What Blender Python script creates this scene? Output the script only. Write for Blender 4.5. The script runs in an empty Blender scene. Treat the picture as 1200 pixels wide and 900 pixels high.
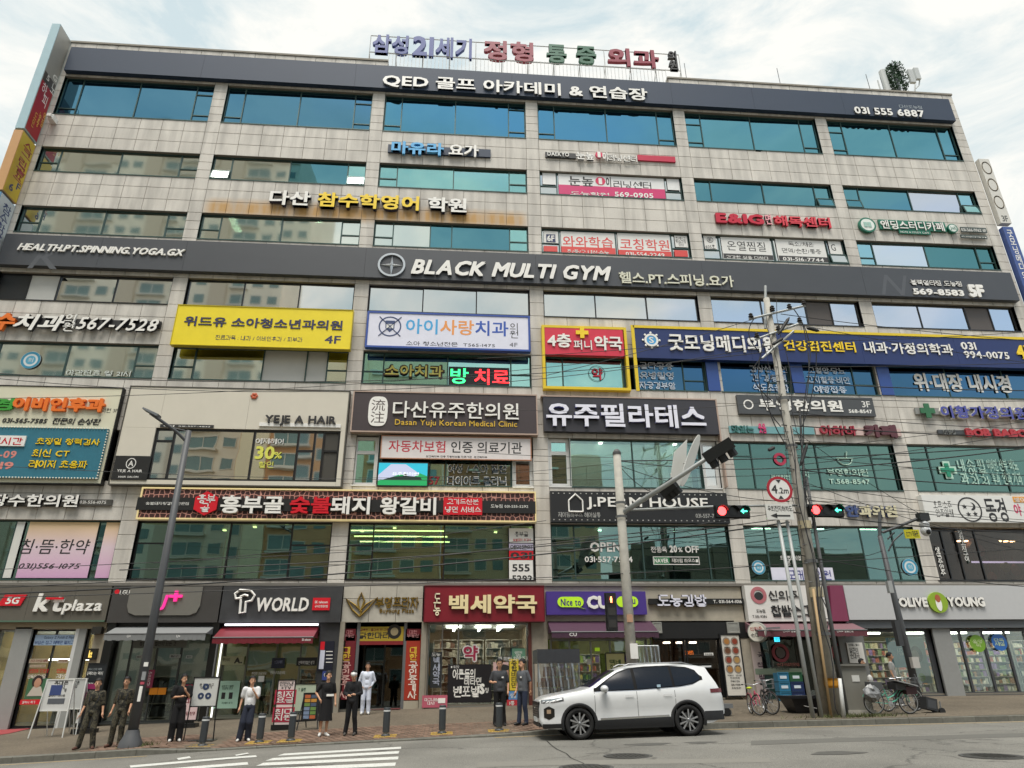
import bpy,bmesh,math,random
from mathutils import Vector,Matrix
R_=random.Random(7)
SC=bpy.context.scene
COL=SC.collection
# ---------------------------------------------------------------- camera
FPX,PITCH,ROLL,YAW=806.0,0.40709,-0.010093,0.085941
D=29.0
EYE=1.6
_cy,_sy,_cp,_sp=math.cos(YAW),math.sin(YAW),math.cos(PITCH),math.sin(PITCH)
FW=Vector((_sy*_cp,_cy*_cp,_sp));_rt=Vector((_cy,-_sy,0));_up=_rt.cross(FW)
RT=math.cos(ROLL)*_rt+math.sin(ROLL)*_up;UP=-math.sin(ROLL)*_rt+math.cos(ROLL)*_up
cam=bpy.data.cameras.new('camera');camo=bpy.data.objects.new('camera',cam);COL.objects.link(camo)
cam.sensor_width=36;cam.lens=FPX/1200*36;cam.clip_start=.05;cam.clip_end=3000
camo.matrix_world=Matrix.Translation((0,0,EYE))@Matrix((RT,UP,-FW)).transposed().to_4x4()
SC.camera=camo
SC.view_settings.view_transform='Standard';SC.view_settings.look='None'
SC.view_settings.exposure=1.45;SC.view_settings.gamma=1
SC.cycles.max_bounces=7;SC.cycles.transparent_max_bounces=10
SC.cycles.sample_clamp_indirect=4;SC.cycles.caustics_reflective=False;SC.cycles.caustics_refractive=False
SC.cycles.use_denoising=True
# ---------------------------------------------------------------- sky and sun
W=bpy.data.worlds.new('World');SC.world=W;W.use_nodes=True
nt=W.node_tree;nt.nodes.clear()
def _n(nt,t,**k):
 n=nt.nodes.new(t)
 for a,b in k.items():setattr(n,a,b)
 return n
SUN_EL,SUN_AZ=math.radians(69),math.radians(196)
out=_n(nt,'ShaderNodeOutputWorld');bg=_n(nt,'ShaderNodeBackground');bg2=_n(nt,'ShaderNodeBackground');mx=_n(nt,'ShaderNodeMixShader')
sky=_n(nt,'ShaderNodeTexSky',sky_type='NISHITA',sun_disc=False,sun_elevation=SUN_EL,sun_rotation=SUN_AZ)
nt.links.new(sky.outputs[0],bg.inputs[0]);bg.inputs[1].default_value=.1
tc=_n(nt,'ShaderNodeTexCoord');mp=_n(nt,'ShaderNodeMapping');mp.inputs['Scale'].default_value=(1,1,2.2)
no=_n(nt,'ShaderNodeTexNoise');no.inputs['Scale'].default_value=4.2;no.inputs['Detail'].default_value=9;no.inputs['Roughness'].default_value=.62;no.inputs['Distortion'].default_value=.5
no2=_n(nt,'ShaderNodeTexNoise');no2.inputs['Scale'].default_value=1.6;no2.inputs['Detail'].default_value=6
rc=_n(nt,'ShaderNodeValToRGB');e=rc.color_ramp.elements
e[0].position=.40;e[0].color=(.24,.283,.298,1);e[1].position=.60;e[1].color=(.372,.37,.352,1)
nt.links.new(tc.outputs['Generated'],mp.inputs[0]);nt.links.new(mp.outputs[0],no.inputs[0]);nt.links.new(mp.outputs[0],no2.inputs[0])
nt.links.new(no.outputs[0],rc.inputs[0]);nt.links.new(rc.outputs[0],bg2.inputs[0]);bg2.inputs[1].default_value=1
sx=_n(nt,'ShaderNodeSeparateXYZ');nt.links.new(tc.outputs['Generated'],sx.inputs[0])
mr=_n(nt,'ShaderNodeMapRange');mr.inputs[1].default_value=.35;mr.inputs[2].default_value=-.5;mr.inputs[3].default_value=.34;mr.inputs[4].default_value=.04;nt.links.new(sx.outputs[1],mr.inputs[0])
ad=_n(nt,'ShaderNodeMath',operation='ADD');nt.links.new(no2.outputs[0],ad.inputs[0]);nt.links.new(mr.outputs[0],ad.inputs[1])
cr=_n(nt,'ShaderNodeValToRGB');cr.color_ramp.elements[0].position=.38;cr.color_ramp.elements[0].color=(.25,)*3+(1,);cr.color_ramp.elements[1].position=.58
nt.links.new(ad.outputs[0],cr.inputs[0]);nt.links.new(cr.outputs[0],mx.inputs[0])
nt.links.new(bg.outputs[0],mx.inputs[1]);nt.links.new(bg2.outputs[0],mx.inputs[2]);nt.links.new(mx.outputs[0],out.inputs[0])
sun=bpy.data.lights.new('sun','SUN');sun.energy=1.5;sun.angle=math.radians(32);sun.color=(1,.95,.87)
suno=bpy.data.objects.new('sun',sun);COL.objects.link(suno)
_d=Vector((math.sin(SUN_AZ)*math.cos(SUN_EL),math.cos(SUN_AZ)*math.cos(SUN_EL),math.sin(SUN_EL)))
suno.rotation_euler=(-_d).to_track_quat('-Z','Y').to_euler()
# ---------------------------------------------------------------- photograph pixel <-> place
def ray(px,py):return FW*FPX+RT*(px-600)-UP*(py-450)
def F(px,py,Y=D):
 d=ray(px,py);t=Y/d.y
 return d.x*t,d.z*t+EYE
def RECT(tl,br,Y=D):
 a=F(tl[0],tl[1],Y);b=F(br[0],br[1],Y)
 return min(a[0],b[0]),max(a[0],b[0]),min(a[1],b[1]),max(a[1],b[1])
def lerp_tab(tab,x):
 if x<=tab[0][0]:return tab[0][1]
 for(a,b),(c,d) in zip(tab,tab[1:]):
  if x<=c:return b+(d-b)*(x-a)/(c-a)
 return tab[-1][1]
KY=20.7
ZK=[(-60,-1.3),(-11.3,-.22),(-5,.04),(1.7,.23),(7.6,.33),(16.4,.40),(60,.8)]
ZB=[(-60,-.9),(-13,.22),(-8.7,.36),(-2.5,.66),(10.5,.84),(21.5,.88),(60,1.1)]
KH=[(-60,.15),(-7.6,.15),(-6.6,.04),(1.6,.05),(3,.15),(60,.15)]
def road_z(x,y):return lerp_tab(ZK,x)-.006*(KY-min(y,KY))
def gz(x,y):
 if y<KY:return road_z(x,y)
 a=lerp_tab(ZK,x)+lerp_tab(KH,x);b=lerp_tab(ZB,x);t=min(1,(y-KY)/(D-KY))
 return a+(b-a)*t
def lin(c):
 c/=255.
 return c/12.92 if c<=.04045 else((c+.055)/1.055)**2.4
def hexc(h):return tuple(lin(int(h[i:i+2],16)) for i in(0,2,4))
_M={}
def mat(h,rough=.5,metal=0.,emit=0.,var=.0,scale=6.,bump=0.,rand=0.,alpha=1.,spec=None,coat=0.):
 """plain procedural material: colour, a little uneven grain, roughness"""
 if not var and not emit and alpha==1:var=.05;scale=2.2
 key=(h,rough,metal,emit,var,scale,bump,rand,alpha,spec,coat)
 if key in _M:return _M[key]
 m=bpy.data.materials.new('paint_'+h);m.use_nodes=True;t=m.node_tree;b=t.nodes['Principled BSDF']
 c=hexc(h);b.inputs['Roughness'].default_value=rough;b.inputs['Metallic'].default_value=metal
 b.inputs['Base Color'].default_value=c+(1,)
 if spec is not None:b.inputs['Specular IOR Level'].default_value=spec
 if coat:b.inputs['Coat Weight'].default_value=coat;b.inputs['Coat Roughness'].default_value=.05
 if emit:b.inputs['Emission Color'].default_value=c+(1,);b.inputs['Emission Strength'].default_value=emit
 if alpha<1:b.inputs['Alpha'].default_value=alpha
 if var or bump or rand:
  co=_n(t,'ShaderNodeNewGeometry');no=_n(t,'ShaderNodeTexNoise');no.inputs['Scale'].default_value=scale;no.inputs['Detail'].default_value=8;no.inputs['Roughness'].default_value=.65
  t.links.new(co.outputs['Position'],no.inputs['Vector'])
  hs=_n(t,'ShaderNodeHueSaturation');hs.inputs['Color'].default_value=c+(1,)
  mr=_n(t,'ShaderNodeMapRange');mr.inputs[1].default_value=.25;mr.inputs[2].default_value=.75;mr.inputs[3].default_value=1-var;mr.inputs[4].default_value=1+var
  t.links.new(no.outputs[0],mr.inputs[0]);src=mr.outputs[0]
  if rand:
   oi=_n(t,'ShaderNodeObjectInfo');a1=_n(t,'ShaderNodeMath',operation='ADD');t.links.new(oi.outputs['Random'],a1.inputs[0]);t.links.new(co.outputs['Random Per Island'],a1.inputs[1])
   fr=_n(t,'ShaderNodeMath',operation='FRACT');t.links.new(a1.outputs[0],fr.inputs[0])
   m2=_n(t,'ShaderNodeMapRange');m2.inputs[3].default_value=1-rand;m2.inputs[4].default_value=1+rand;t.links.new(fr.outputs[0],m2.inputs[0])
   mu=_n(t,'ShaderNodeMath',operation='MULTIPLY');t.links.new(src,mu.inputs[0]);t.links.new(m2.outputs[0],mu.inputs[1]);src=mu.outputs[0]
  t.links.new(src,hs.inputs['Value']);t.links.new(hs.outputs[0],b.inputs['Base Color'])
  if bump:
   bp=_n(t,'ShaderNodeBump');bp.inputs['Strength'].default_value=bump;bp.inputs['Distance'].default_value=.01
   t.links.new(no.outputs[0],bp.inputs['Height']);t.links.new(bp.outputs[0],b.inputs['Normal'])
 _M[key]=m;return m
def glass(name,trans,gloss,refl=.45,rough=.015,wav=.0):
 if name in _M:return _M[name]
 m=bpy.data.materials.new(name);m.use_nodes=True;t=m.node_tree;t.nodes.clear()
 o=_n(t,'ShaderNodeOutputMaterial');tr=_n(t,'ShaderNodeBsdfTransparent');gl=_n(t,'ShaderNodeBsdfGlossy');mx=_n(t,'ShaderNodeMixShader')
 tr.inputs[0].default_value=trans+(1,);gl.inputs[0].default_value=gloss+(1,);gl.inputs['Roughness'].default_value=rough
 fr=_n(t,'ShaderNodeFresnel');fr.inputs[0].default_value=1.5
 a=_n(t,'ShaderNodeMath',operation='ADD');a.use_clamp=True;a.inputs[1].default_value=refl-.04;t.links.new(fr.outputs[0],a.inputs[0])
 t.links.new(a.outputs[0],mx.inputs[0]);t.links.new(tr.outputs[0],mx.inputs[1]);t.links.new(gl.outputs[0],mx.inputs[2]);t.links.new(mx.outputs[0],o.inputs[0])
 if wav:
  g=_n(t,'ShaderNodeNewGeometry');no=_n(t,'ShaderNodeTexNoise');no.inputs['Scale'].default_value=.9;no.inputs['Detail'].default_value=1
  bp=_n(t,'ShaderNodeBump');bp.inputs['Strength'].default_value=wav;bp.inputs['Distance'].default_value=.05
  t.links.new(g.outputs['Position'],no.inputs[0]);t.links.new(no.outputs[0],bp.inputs['Height']);t.links.new(bp.outputs[0],gl.inputs['Normal'])
 _M[name]=m;return m
class MB:
 def __init__(s):s.v=[];s.f=[];s.m=[];s.k=0
 def face(s,pts,m=None):
  n=len(s.v);s.v+=[tuple(p) for p in pts];s.f.append(tuple(range(n,n+len(pts))));s.m.append(s.k if m is None else m);return s
 def add(s,vs,fs,m=None):
  n=len(s.v);s.v+=[tuple(p) for p in vs]
  for f in fs:s.f.append(tuple(i+n for i in f));s.m.append(s.k if m is None else m)
  return s
 def box(s,x0,x1,y0,y1,z0,z1,m=None):
  return s.add([(x0,y0,z0),(x1,y0,z0),(x1,y1,z0),(x0,y1,z0),(x0,y0,z1),(x1,y0,z1),(x1,y1,z1),(x0,y1,z1)],
 [(0,3,2,1),(4,5,6,7),(0,1,5,4),(1,2,6,5),(2,3,7,6),(3,0,4,7)],m)
 def tube(s,pts,r,n=8,m=None,caps=True):
  pts=[Vector(p) for p in pts];rs=r if isinstance(r,(list,tuple)) else[r]*len(pts)
  vs=[];fs=[];prev=None
  for i,p in enumerate(pts):
   d=(pts[min(i+1,len(pts)-1)]-pts[max(i-1,0)]).normalized()
   if prev is None:
    a=d.cross(Vector((0,0,1)));
    if a.length<.05:a=d.cross(Vector((1,0,0)))
   else:a=prev-d*prev.dot(d)
   a.normalize();prev=a;b=d.cross(a)
   for k in range(n):
    t=2*math.pi*k/n;vs.append(p+(a*math.cos(t)+b*math.sin(t))*rs[i])
  for i in range(len(pts)-1):
   for k in range(n):
    j=(k+1)%n;fs.append((i*n+k,i*n+j,(i+1)*n+j,(i+1)*n+k))
  if caps:fs.append(tuple(range(n-1,-1,-1)));fs.append(tuple(range((len(pts)-1)*n,len(pts)*n)))
  return s.add(vs,fs,m)
 def lathe(s,prof,c=(0,0,0),n=16,m=None,axis='z',ang=2*math.pi):
  vs=[];fs=[];closed=ang>6.28
  for r,z in prof:
   for k in range(n):
    t=ang*k/(n if closed else n-1);x,y=r*math.cos(t),r*math.sin(t)
    p=(x,y,z) if axis=='z' else((x,z,y) if axis=='y' else(z,x,y))
    vs.append((c[0]+p[0],c[1]+p[1],c[2]+p[2]))
  for i in range(len(prof)-1):
   for k in range(n if closed else n-1):
    j=(k+1)%n;q=(i*n+k,i*n+j,(i+1)*n+j,(i+1)*n+k);fs.append(q if axis!='y' else q[::-1])
  return s.add(vs,fs,m)
 def ball(s,c,r,n=10,m=None):
  rx,ry,rz=r if isinstance(r,(tuple,list)) else(r,r,r)
  vs=[];fs=[];h=n//2+1
  for i in range(h+1):
   a=math.pi*i/h
   for k in range(n):
    t=2*math.pi*k/n;vs.append((c[0]+rx*math.sin(a)*math.cos(t),c[1]+ry*math.sin(a)*math.sin(t),c[2]+rz*math.cos(a)))
  for i in range(h):
   for k in range(n):
    j=(k+1)%n;fs.append((i*n+k,(i+1)*n+k,(i+1)*n+j,i*n+j))
  return s.add(vs,fs,m)
 def prism(s,poly,y0,y1,m=None):
  n=len(poly);a=sum(poly[i][0]*poly[(i+1)%n][1]-poly[(i+1)%n][0]*poly[i][1] for i in range(n))
  if a<0:poly=poly[::-1]
  vs=[(x,y0,z) for x,z in poly]+[(x,y1,z) for x,z in poly]
  return s.add(vs,[tuple(range(n)),tuple(range(2*n-1,n-1,-1))]+[(i,i+n,(i+1)%n+n,(i+1)%n) for i in range(n)],m)
 def frame(s,x0,x1,z0,z1,w,y0,y1,m=None):
  s.box(x0,x1,y0,y1,z0,z0+w,m);s.box(x0,x1,y0,y1,z1-w,z1,m)
  s.box(x0,x0+w,y0,y1,z0+w,z1-w,m);return s.box(x1-w,x1,y0,y1,z0+w,z1-w,m)
 def disc(s,cx,cz,r,y,m=None,n=24,rz=None):
  rz=rz or r;s.face([(cx+r*math.cos(2*math.pi*k/n),y,cz+rz*math.sin(2*math.pi*k/n)) for k in range(n)],m);return s
 def ring(s,cx,cz,r0,r1,y0,y1,m=None,n=28,k=1.):
  vs=[]
  for y in(y0,y1):
   for r in(r0,r1):
    vs+=[(cx+r*math.cos(2*math.pi*i/n),y,cz+k*r*math.sin(2*math.pi*i/n)) for i in range(n)]
  fs=[]
  for i in range(n):
   j=(i+1)%n
   fs+=[(i,n+i,n+j,j)[::-1],(n+i,3*n+i,3*n+j,n+j)[::-1],(i,j,2*n+j,2*n+i)[::-1]]
  return s.add(vs,fs,m)
 def build(s,name,mats,parent=None,smooth=False,local=False,loc=None):
  me=bpy.data.meshes.new(name);off=Vector((0,0,0))
  if parent is not None and not local:off=wloc(parent)
  if loc is not None:off=Vector(loc)
  me.from_pydata([(x-off.x,y-off.y,z-off.z) for x,y,z in s.v],[],s.f)
  if not isinstance(mats,(list,tuple)):mats=[mats]
  for m in mats:me.materials.append(m)
  if len(mats)>1:me.polygons.foreach_set('material_index',s.m)
  if smooth:me.polygons.foreach_set('use_smooth',[True]*len(me.polygons))
  me.validate();me.update()
  o=bpy.data.objects.new(name,me);COL.objects.link(o)
  if parent is not None:o.parent=parent
  if loc is not None:o.location=loc if parent is None else Vector(loc)-wloc(parent)
  return o
def wloc(o):
 v=Vector((0,0,0))
 while o is not None:v+=o.location;o=o.parent
 return v
def tag(o,label=None,cat=None,group=None,kind=None):
 if label:o['label']=label
 if cat:o['category']=cat
 if group:o['group']=group
 if kind:o['kind']=kind
 return o
def empty(name,loc,label=None,cat=None,group=None,rz=0):
 o=bpy.data.objects.new(name,None);COL.objects.link(o);o.location=loc;o.rotation_euler=(0,0,rz);o.empty_display_size=.3
 return tag(o,label,cat,group)
def copy_tree(o,parent=None):
 c=o.copy();COL.objects.link(c);c.parent=parent
 for ch in list(o.children):copy_tree(ch,c)
 return c
_J=dict(zip('ㄱㄴㄷㄹㅁㅂㅅㅇㅈㅊㅋㅌㅍㅎ',['099990','090090','99090090','099995050090','0999900009','09009099/0595','4900/4790','O','0999/5900/4690','3969/0797/5700/4590','099990/0595','99090090/0595','0999/0090/2920/7970','3969/0797/o']))
for a_,b_ in zip('ㄲㄸㅃㅆㅉ','ㄱㄷㅂㅅㅈ'):_J[a_]=b_+b_
for a_,b_ in zip('ㄳㄵㄶㄺㄻㄼㄾㅀㅄ',('ㄱㅅ','ㄴㅈ','ㄴㅎ','ㄹㄱ','ㄹㅁ','ㄹㅂ','ㄹㅌ','ㄹㅎ','ㅂㅅ')):_J[a_]=b_
_I='ㄱㄲㄴㄷㄸㄹㅁㅂㅃㅅㅆㅇㅈㅉㅊㅋㅌㅍㅎ';_K=' ㄱㄲㄳㄴㄵㄶㄷㄹㄺㄻㄼㄽㄾㄿㅀㅁㅂㅄㅅㅆㅇㅈㅊㅋㅌㅍㅎ'
_VV={0:'4940/4595',1:'1910/1565/6960',2:'4940/4696/4393',3:'1910/1666/1363/6960',4:'6960/1565',5:'9990/5950/0555',6:'6960/1666/1363',7:'9990/5950/0656/0353',20:'5950'}
_VH={8:'0090/4049',12:'0090/2029/7079',13:'0999/4940',17:'0999/2920/7970',18:'0595'}
_VM={9:(8,0),10:(8,1),11:(8,20),14:(13,4),15:(13,5),16:(13,20),19:(18,20)}
_GC={}
def glyph(c):
 """vertices, faces, advance of one character"""
 if c in _GC:return _GC[c]
 V=[];Q=[];w=.043
 def seg(x0,y0,x1,y1):
  d=Vector((x1-x0,y1-y0)).normalized()*w;n=len(V)
  V.extend([(x0-d.x-d.y,y0-d.y+d.x),(x0-d.x+d.y,y0-d.y-d.x),(x1+d.x+d.y,y1+d.y-d.x),(x1+d.x-d.y,y1+d.y+d.x)]);Q.append((n,n+1,n+2,n+3))
 def put(code,bx):
  x0,x1,y0,y1=bx
  if code and code[0] in _J:return put2(code,bx)
  for st in code.split('/'):
   if st in 'Oo':
    yt=y1 if st=='O' else y0+(y1-y0)*.55;n=len(V);cx,cy,rx,ry=(x0+x1)/2,(y0+yt)/2,(x1-x0)/2,(yt-y0)/2;rx=min(rx,ry*1.5)
    for k in range(14):
     t=2*math.pi*k/14;V.extend([(cx+(rx+w)*math.cos(t),cy+(ry+w)*math.sin(t)),(cx+max(.02,rx-w)*math.cos(t),cy+max(.02,ry-w)*math.sin(t))])
    Q.extend([(n+2*k,n+(2*k+2)%28,n+(2*k+3)%28,n+2*k+1) for k in range(14)])
   else:
    P=[(x0+(x1-x0)*int(st[i])/9,y0+(y1-y0)*int(st[i+1])/9) for i in range(0,len(st),2)]
    for a,b in zip(P,P[1:]):seg(*a,*b)
 def put2(s,bx):
  x0,x1,y0,y1=bx;m=(x1-x0)*.56
  if len(s)==1:put(_J[s],bx)
  else:put(_J[s[0]],(x0,x1-m,y0,y1));put(_J[s[1]],(x0+m,x1,y0,y1))
 if '\uac00'<=c<='\ud7a3':
  k=ord(c)-0xac00;i,v,f=k//588,k%588//28,k%28;b=.34 if f else 0
  if v in _VV:put2(_I[i],(.08,.52,b-.0 if f else.06,.78));put(_VV[v],(.60,.86,b-.06 if f else-.08,.82))
  elif v in _VH:put2(_I[i],(.18,.74,b+.17 if f else.38,.80));put(_VH[v],(.04,.88,b-.02 if f else.02,b+.10 if f else.24))
  else:h,u=_VM[v];put2(_I[i],(.10,.48,b+.2 if f else.36,.78));put(_VH[h],(.04,.55,b if f else.04,b+.1 if f else.20));put(_VV[u],(.66,.88,b-.06 if f else-.08,.82))
  if f:put2(_K[f],(.20,.80,-.06,.19))
  r=(V,Q,.95)
 elif c in '■▾':r=([(.1,0),(.7,0),(.7,.7),(.1,.7)],[(0,1,2,3)],.85)
 elif c in ' \n':r=([],[],.33)
 else:
  cu=bpy.data.curves.new('lettering','FONT');cu.body=c;cu.resolution_u=2;o=bpy.data.objects.new('lettering',cu);me=bpy.data.meshes.new_from_object(o)
  V=[tuple(v.co)[:2] for v in me.vertices];mn=min([v[0] for v in V] or[0]);mxx=max([v[0] for v in V] or[.3])
  r=([(x-mn+.05,y) for x,y in V],[tuple(p.vertices) for p in me.polygons],mxx-mn+.115);bpy.data.objects.remove(o);bpy.data.curves.remove(cu);bpy.data.meshes.remove(me)
 _GC[c]=r;return r
def small_glyphs(body,shear,sp,ls):
 V=[];Pg=[];i=0
 for li,line in enumerate(body.split('\n')):
  x=-sum(glyph(c)[2] for c in line)/2
  for c in line:
   v,q,a=glyph(c);n=len(V);V+=[Vector((x+px+shear*py,py-1.02*ls*li,0)) for px,py in v];Pg+=[(tuple(k+n for k in f),i) for f in q];x+=a*sp;i+=1
  i+=1
 return V,Pg
def text(segs,tl,br,Y,color=None,bold=.03,depth=.0,shear=0.,split=False,name='lettering',parent=None,box=None,res=2,sp=1.,side=None,ls=1.):
 """text fitted into the photograph box tl..br on the plane y=Y; front face at Y-depth"""
 if isinstance(segs,str):segs=[(segs,color)]
 body=''.join(s for s,_ in segs);owner=[]
 for i,(s,_) in enumerate(segs):owner+=[i]*len(s)
 bold*=.7
 hh=(box[3]-box[2]) if box else abs(F(tl[0],tl[1],Y)[1]-F(br[0],br[1],Y)[1])
 if hh/(body.count('\n')+1)<.5 or not any('\uac00'<=c<='\ud7a3' for c in body):bold*=.7 if '\uac00'<=max(body)<='\ud7a3' else 1;V,Pg=small_glyphs(body,shear,sp,ls)
 else:
  cu=bpy.data.curves.new('lettering','FONT');cu.body=body;cu.size=1;cu.resolution_u=res;cu.shear=shear;cu.space_character=sp;cu.space_line=ls
  cu.align_x='CENTER';dummy=mat('888888')
  for i in range(len(body)):
   cu.materials.append(dummy);cu.body_format[i].material_index=i
  o=bpy.data.objects.new('lettering',cu);me=bpy.data.meshes.new_from_object(o)
  V=[v.co.copy() for v in me.vertices];Pg=[(tuple(p.vertices),p.material_index) for p in me.polygons]
  bpy.data.objects.remove(o);bpy.data.curves.remove(cu);bpy.data.meshes.remove(me)
 if not V:return[]
 x0=min(v.x for v in V)-bold;x1=max(v.x for v in V)+bold;y0=min(v.y for v in V)-bold;y1=max(v.y for v in V)+bold
 bx=box or RECT(tl,br,Y-depth)
 if not box and(br[1]-tl[1])>1.2*(br[0]-tl[0]):my=(tl[1]+br[1])/2;bx=(F(tl[0],my,Y-depth)[0],F(br[0],my,Y-depth)[0],bx[2],bx[3])
 ax=(bx[1]-bx[0])/(x1-x0);ay=(bx[3]-bx[2])/(y1-y0)
 split=split or(hh/(body.count('\n')+1)>.27 and len(body)>1);groups={}
 for f,mi in Pg:groups.setdefault(mi if split else-1,[]).append((f,mi))
 mats=[];res_=[]
 for s,c in segs:
  c=c or color
  if c not in mats:mats.append(c)
 sidem=side
 allm=mats+([sidem] if sidem else[])
 for gk,fl in sorted(groups.items()):
  mb=MB();used=sorted({i for f,_ in fl for i in f});idx={u:i for i,u in enumerate(used)}
  ec={}
  for f,mi in fl:
   for a,b in zip(f,f[1:]+f[:1]):
    ec.setdefault((min(a,b),max(a,b)),[]).append((a,b,mi))
  bd=[e[0] for e in ec.values() if len(e)==1] if depth>.004 else[]
  d=bold*.72
  offs=[(0,0)] if bold<=0 else([(-d,-d),(d,d),(-d,d),(d,-d)]+([(0,bold),(0,-bold),(bold,0),(-bold,0)] if bold>.045 else[]))
  for q,(ox,oy) in enumerate(offs):
   yy=Y-depth-.0006*q
   def P(i,y):v=V[i];return(bx[0]+(v.x+ox-x0)*ax,y,bx[2]+(v.y+oy-y0)*ay)
   n=len(mb.v);mb.v+=[P(u,yy) for u in used]
   nb=len(mb.v)
   if bd:mb.v+=[P(u,Y) for u in used]
   for f,mi in fl:mb.f.append(tuple(idx[i]+n for i in f));mb.m.append(mats.index(segs[owner[mi]][1] or color))
   for a,b,mi in bd:
    mb.f.append((idx[b]+n,idx[a]+n,idx[a]+nb,idx[b]+nb));mb.m.append(len(mats) if sidem else mats.index(segs[owner[mi]][1] or color))
  if gk==-1:r=mb.build(name,allm,parent)
  else:
   c=Vector((sum(v[0] for v in mb.v)/len(mb.v),Y,min(v[2] for v in mb.v)))
   r=mb.build('letter',allm,parent,loc=c)
  res_.append(r)
 return res_
COVER=[]
def sign(label,cat,tl,br,panel=None,texts=(),off=.02,depth=.12,Y=D,name='shop_sign',trim=None,tw=.05,group=None,pad=.02,seams=(),extra=None,box=None):
 yb=Y-off;yf=yb-depth
 r=box or RECT(tl,br,yf)
 root=empty(name,((r[0]+r[1])/2,yb,r[2]),label,cat,group)
 if panel is not None:
  mb=MB();edges=[r[0]]+[F(s,(tl[1]+br[1])/2,yf)[0] for s in seams]+[r[1]]
  for a,b in zip(edges,edges[1:]):
   mb=MB();mb.box(a+(.004 if a!=r[0] else 0),b-(.004 if b!=r[1] else 0),yf,yb,r[2],r[3])
   mb.build('panel',panel,root)
  if depth>=.05 and abs(Y-D)<.01:COVER.append(r)
 if trim is not None:
  MB().frame(r[0]-tw,r[1]+tw,r[2]-tw,r[3]+tw,tw,yf-.025,yb).build('border',trim,root)
 for t in texts:
  t=dict(t);s=t.pop('s');a=t.pop('a');b=t.pop('b');c=t.pop('c',None)
  text(s,a,b,yf-.003,c,parent=root,**t)
 if extra:extra(root,yf,r)
 return root
def T(s,x0,y0,x1,y1,c,**k):return dict(s=s,a=(x0,y0),b=(x1,y1),c=c,**k)
WHITE=mat('e6e6e4',.4);CREAM=mat('ece0c0',.45);BLK=mat('151515',.5);NAVY=mat('2c3a4e',.62,var=.05,scale=.6);YEL=mat('f2cf24',.4);RED=mat('c81f2e',.4)
GREYL=mat('b9bbbb',.5);ALU=mat('9a9d9c',.35,.8);GFRAME=mat('3c5450',.4,.3);DFRAME=mat('1b1c1e',.35);WFRAME=mat('d8d9d6',.35);STEEL=mat('777b7c',.45,.7)
# ================================================================= ground, road, pavement
def sheet(name,xs,ys,zf,m,kind='structure',parent=None):
 vs=[(x,y,zf(x,y)) for y in ys for x in xs];n=len(xs)
 fs=[(j*n+i,j*n+i+1,(j+1)*n+i+1,(j+1)*n+i) for j in range(len(ys)-1) for i in range(n-1)]
 o=MB().add(vs,fs).build(name,m,parent)
 if kind:tag(o,kind=kind)
 return o
def surf_mat(name,c1,c2,sc,rough=.9,bump=.3,spots=None,cracks=0.):
 m=bpy.data.materials.new(name);m.use_nodes=True;t=m.node_tree;b=t.nodes['Principled BSDF'];b.inputs['Roughness'].default_value=rough
 g=_n(t,'ShaderNodeNewGeometry');n1=_n(t,'ShaderNodeTexNoise');n1.inputs['Scale'].default_value=sc;n1.inputs['Detail'].default_value=10;n1.inputs['Roughness'].default_value=.7
 n2=_n(t,'ShaderNodeTexNoise');n2.inputs['Scale'].default_value=.45;n2.inputs['Detail'].default_value=5
 t.links.new(g.outputs['Position'],n1.inputs[0]);t.links.new(g.outputs['Position'],n2.inputs[0])
 r=_n(t,'ShaderNodeValToRGB');r.color_ramp.elements[0].position=.36;r.color_ramp.elements[1].position=.64
 r.color_ramp.elements[0].color=hexc(c1)+(1,);r.color_ramp.elements[1].color=hexc(c2)+(1,);t.links.new(n1.outputs[0],r.inputs[0])
 hs=_n(t,'ShaderNodeHueSaturation');mr=_n(t,'ShaderNodeMapRange');mr.inputs[1].default_value=.3;mr.inputs[2].default_value=.7;mr.inputs[3].default_value=.78;mr.inputs[4].default_value=1.15
 t.links.new(n2.outputs[0],mr.inputs[0]);t.links.new(mr.outputs[0],hs.inputs['Value']);t.links.new(r.outputs[0],hs.inputs['Color'])
 colo=hs.outputs[0]
 if cracks:
  vo=_n(t,'ShaderNodeTexVoronoi',feature='DISTANCE_TO_EDGE');vo.inputs['Scale'].default_value=.22
  wn=_n(t,'ShaderNodeTexNoise');wn.inputs['Scale'].default_value=1.3;wn.inputs['Detail'].default_value=6
  va=_n(t,'ShaderNodeVectorMath',operation='ADD');t.links.new(g.outputs['Position'],wn.inputs[0]);t.links.new(g.outputs['Position'],va.inputs[0]);t.links.new(wn.outputs['Color'],va.inputs[1]);t.links.new(va.outputs[0],vo.inputs['Vector'])
  lt=_n(t,'ShaderNodeMapRange');lt.inputs[1].default_value=0;lt.inputs[2].default_value=.010;lt.inputs[3].default_value=1-cracks;lt.inputs[4].default_value=1;t.links.new(vo.outputs['Distance'],lt.inputs[0])
  mu=_n(t,'ShaderNodeMix',data_type='RGBA',blend_type='MULTIPLY');mu.inputs[0].default_value=1;t.links.new(colo,mu.inputs[6]);t.links.new(lt.outputs[0],mu.inputs[7]);colo=mu.outputs[2]
 t.links.new(colo,b.inputs['Base Color'])
 bp=_n(t,'ShaderNodeBump');bp.inputs['Strength'].default_value=bump;bp.inputs['Distance'].default_value=.01;t.links.new(n1.outputs[0],bp.inputs['Height']);t.links.new(bp.outputs[0],b.inputs['Normal'])
 return m
ASPH=surf_mat('asphalt','4e4d48','8b8982',55,.85,.7,cracks=.5)
CONC=surf_mat('pavement_concrete','4e463b','716757',16,.9,.3,cracks=.3)
KERBM=mat('65645c',.85,var=.25,scale=7,bump=.3,rand=.12)
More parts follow.
